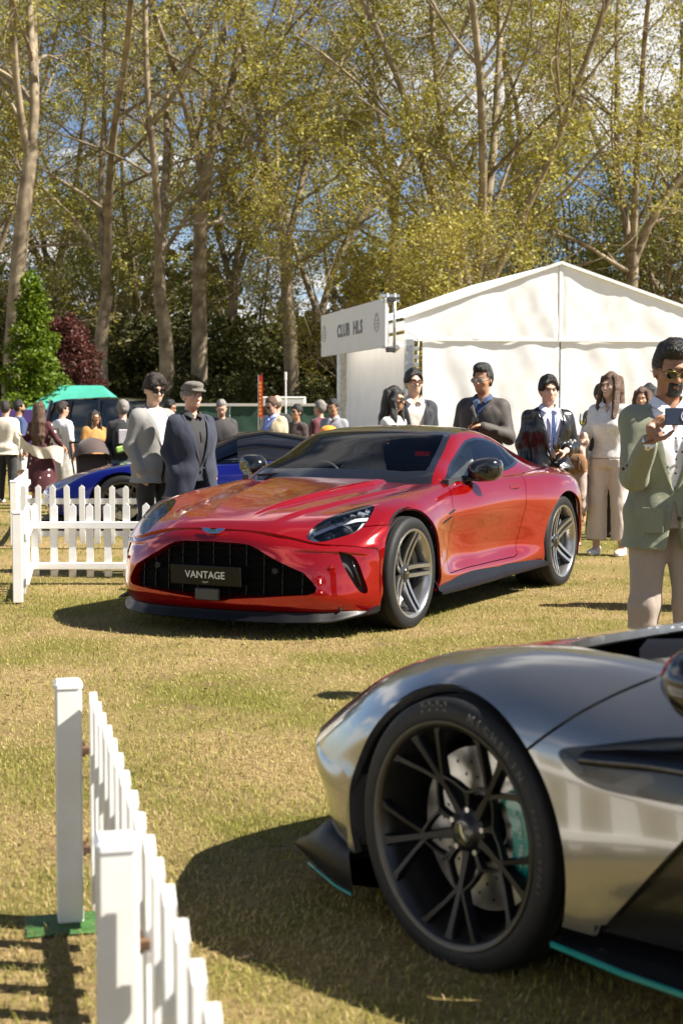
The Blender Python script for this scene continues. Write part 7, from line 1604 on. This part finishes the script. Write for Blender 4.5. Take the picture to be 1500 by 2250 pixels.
    def tee(root, arm, hp):
        c = Sdf((-.3, -.26, .40), (.3, .26, 1.06), .012); c.stack([(.44, .205, .165), (.62, .215, .175), (.85, .195, .155), (.98, .185, .145), (1.02, .180, .14)], 0); c.ripple(.008, 7, 20); link('tied_jumper', c.mesh('tied_jumper', cloth('oat_jumper', (.42, .40, .36))), root)
        MB().box((-.02, .145, 1.22), (.17, .004, .20), rotm(rx=-.06)).build('back_print', mat('tee_print', (.10, .10, .10), .8, var=.9, vscale=18, col2=(.45, .44, .42)), root)
        MB().box((-.03, .165, .98), (.13, .03, .06), rotm(rz=.2), .01).build('blue_scarf', cloth('blue_scarf', (.03, .08, .42)), root)
    person('man in white printed tee with jumper tied round his waist', px=139, Y=25.4, top=882, phi=140, skin='fair', hair=dict(c='dark', up=.014, top=.03), face=(-14, 0), res=.011, arms=dict(L=dict(el=(.25, .05, 1.13), wr=(.22, -.20, 1.04)), R=hanging(-1)), top_c=dict(m=W, sleeve=.5, hem=.95, ease=.022), legs=dict(m=cloth('grey_jogger', (.34, .33, .31)), w=1.1), shoes='white', extras=tee)
    person('woman in tan jacket and amber sunglasses pushing a pushchair', px=209, Y=23.2, top=901, phi=38, skin='tan', sex='f', hair=dict(c='black', style='long', len=.30, line=.16), glasses=(mat('amber_frame', (.30, .10, .02), .3), mat('amber_lens', (.14, .06, .015), .08, coat=.8)), res=.011,
        arms=dict(R=dict(el=(-.24, -.05, 1.12), wr=(-.20, -.28, 1.02), curl=.8), L=dict(el=(.25, -.02, 1.10), wr=(.12, -.24, .98), curl=.8)), jacket=dict(m=cloth('tan_jacket', (.36, .17, .035)), hem=.72, button=None, lapel=False, ease=.05, arm=.08, fold=.009), legs=dict(m=blk), shoes='black')
    def pack(root, arm, hp):
        b = thing('backpack', 'grey and black backpack with lime pocket worn by the person in black', 'backpack', world_of(root, (.01, .20, 1.20)), root.rotation_euler.z); B = Sdf((-.2, -.12, -.28), (.2, .16, .28), .011); B.stack([(-.22, .13, .07, 0, .03), (-.05, .15, .095, 0, .03), (.12, .13, .085, 0, .02), (.22, .08, .05, 0, .01)], 0, 2.8); link('pack_body', B.mesh('pack_body', blk, 1), b)
        MB().box((0, .128, .02), (.16, .03, .20), bev=.012).build('front_pocket', cloth('lilac_grey', (.40, .37, .40)), b); MB().box((.03, .125, -.15), (.17, .05, .09), rotm(ry=.25), .02).build('lime_pocket', cloth('lime', (.30, .50, .10)), b); MB().tube([(-.04, .03, .21), (0, .05, .27), (.04, .03, .21)], .008, 6).build('grab_loop', W, b, smooth=True)
    person('grey haired person in black coat and blue jeans seen from behind', px=271, Y=22.2, top=879, phi=-168, skin='fair', hair=dict(c='grey', up=.016, side=.014, rough=.006), res=.011, fat=1.08, jacket=dict(m=blk, hem=.86, button=None, lapel=False, ease=.04), legs=dict(m=cloth('blue_jeans', (.09, .17, .30)), w=1.08), extras=pack)
    # ---- pushchair
    t = thing('pushchair', 'brown hooded pushchair in front of the woman in the tan jacket', 'pushchair', (px2x(206, 21.9), 21.9, gz(21.9)), R(20)); brn = cloth('pushchair_brown', (.060, .038, .034))
    hood = [[(.27*math.cos(a), -.05-.30*math.sin(b)*math.sin(a)*1.0+.15, .80+.30*math.sin(a)*math.cos(b)) for a in np.linspace(0, math.pi, 17)] for b in np.linspace(-.25, 1.25, 9)]
    MB().grid(hood).build('hood', brn, t, smooth=True); MB().box((0, .10, .62), (.44, .06, .52), rotm(rx=-.35), .02).build('seat_back', brn, t); MB().box((0, -.12, .46), (.42, .34, .06), bev=.02).build('seat_pad', cloth('pushchair_pad', (.11, .075, .065)), t); MB().box((0, -.33, .30), (.40, .05, .30), rotm(rx=.25), .02).build('footrest', brn, t)
    for s_ in (1, -1):
        MB().tube([(s_*.26, .42, 1.02), (s_*.26, .10, .62), (s_*.25, -.30, .12)], .013, 8).build('frame_tube', M_BLK, t, smooth=True); MB().tube([(s_*.26, -.10, .60), (s_*.27, .32, .13)], .013, 8).build('frame_tube', M_BLK, t, smooth=True)
        for y_, r_ in ((-.32, .09), (.34, .13)):
            w_ = empty('wheel', (s_*.27, y_, r_), 0, t); MB().lathe([(r_-.03, -.018), (r_, -.014), (r_, .014), (r_-.03, .018)], 24, 'x', close=True).build('tyre', M_RUB, w_, auto=35); MB().lathe([(0, -.01), (r_-.03, -.006), (r_-.03, .006), (0, .01)], 20, 'x').build('wheel_disc', M_DARK, w_)
    MB().tube([(-.26, .42, 1.02), (0, .45, 1.04), (.26, .42, 1.02)], .014, 8).build('handle_bar', M_RUB, t, smooth=True)
build_crowd()
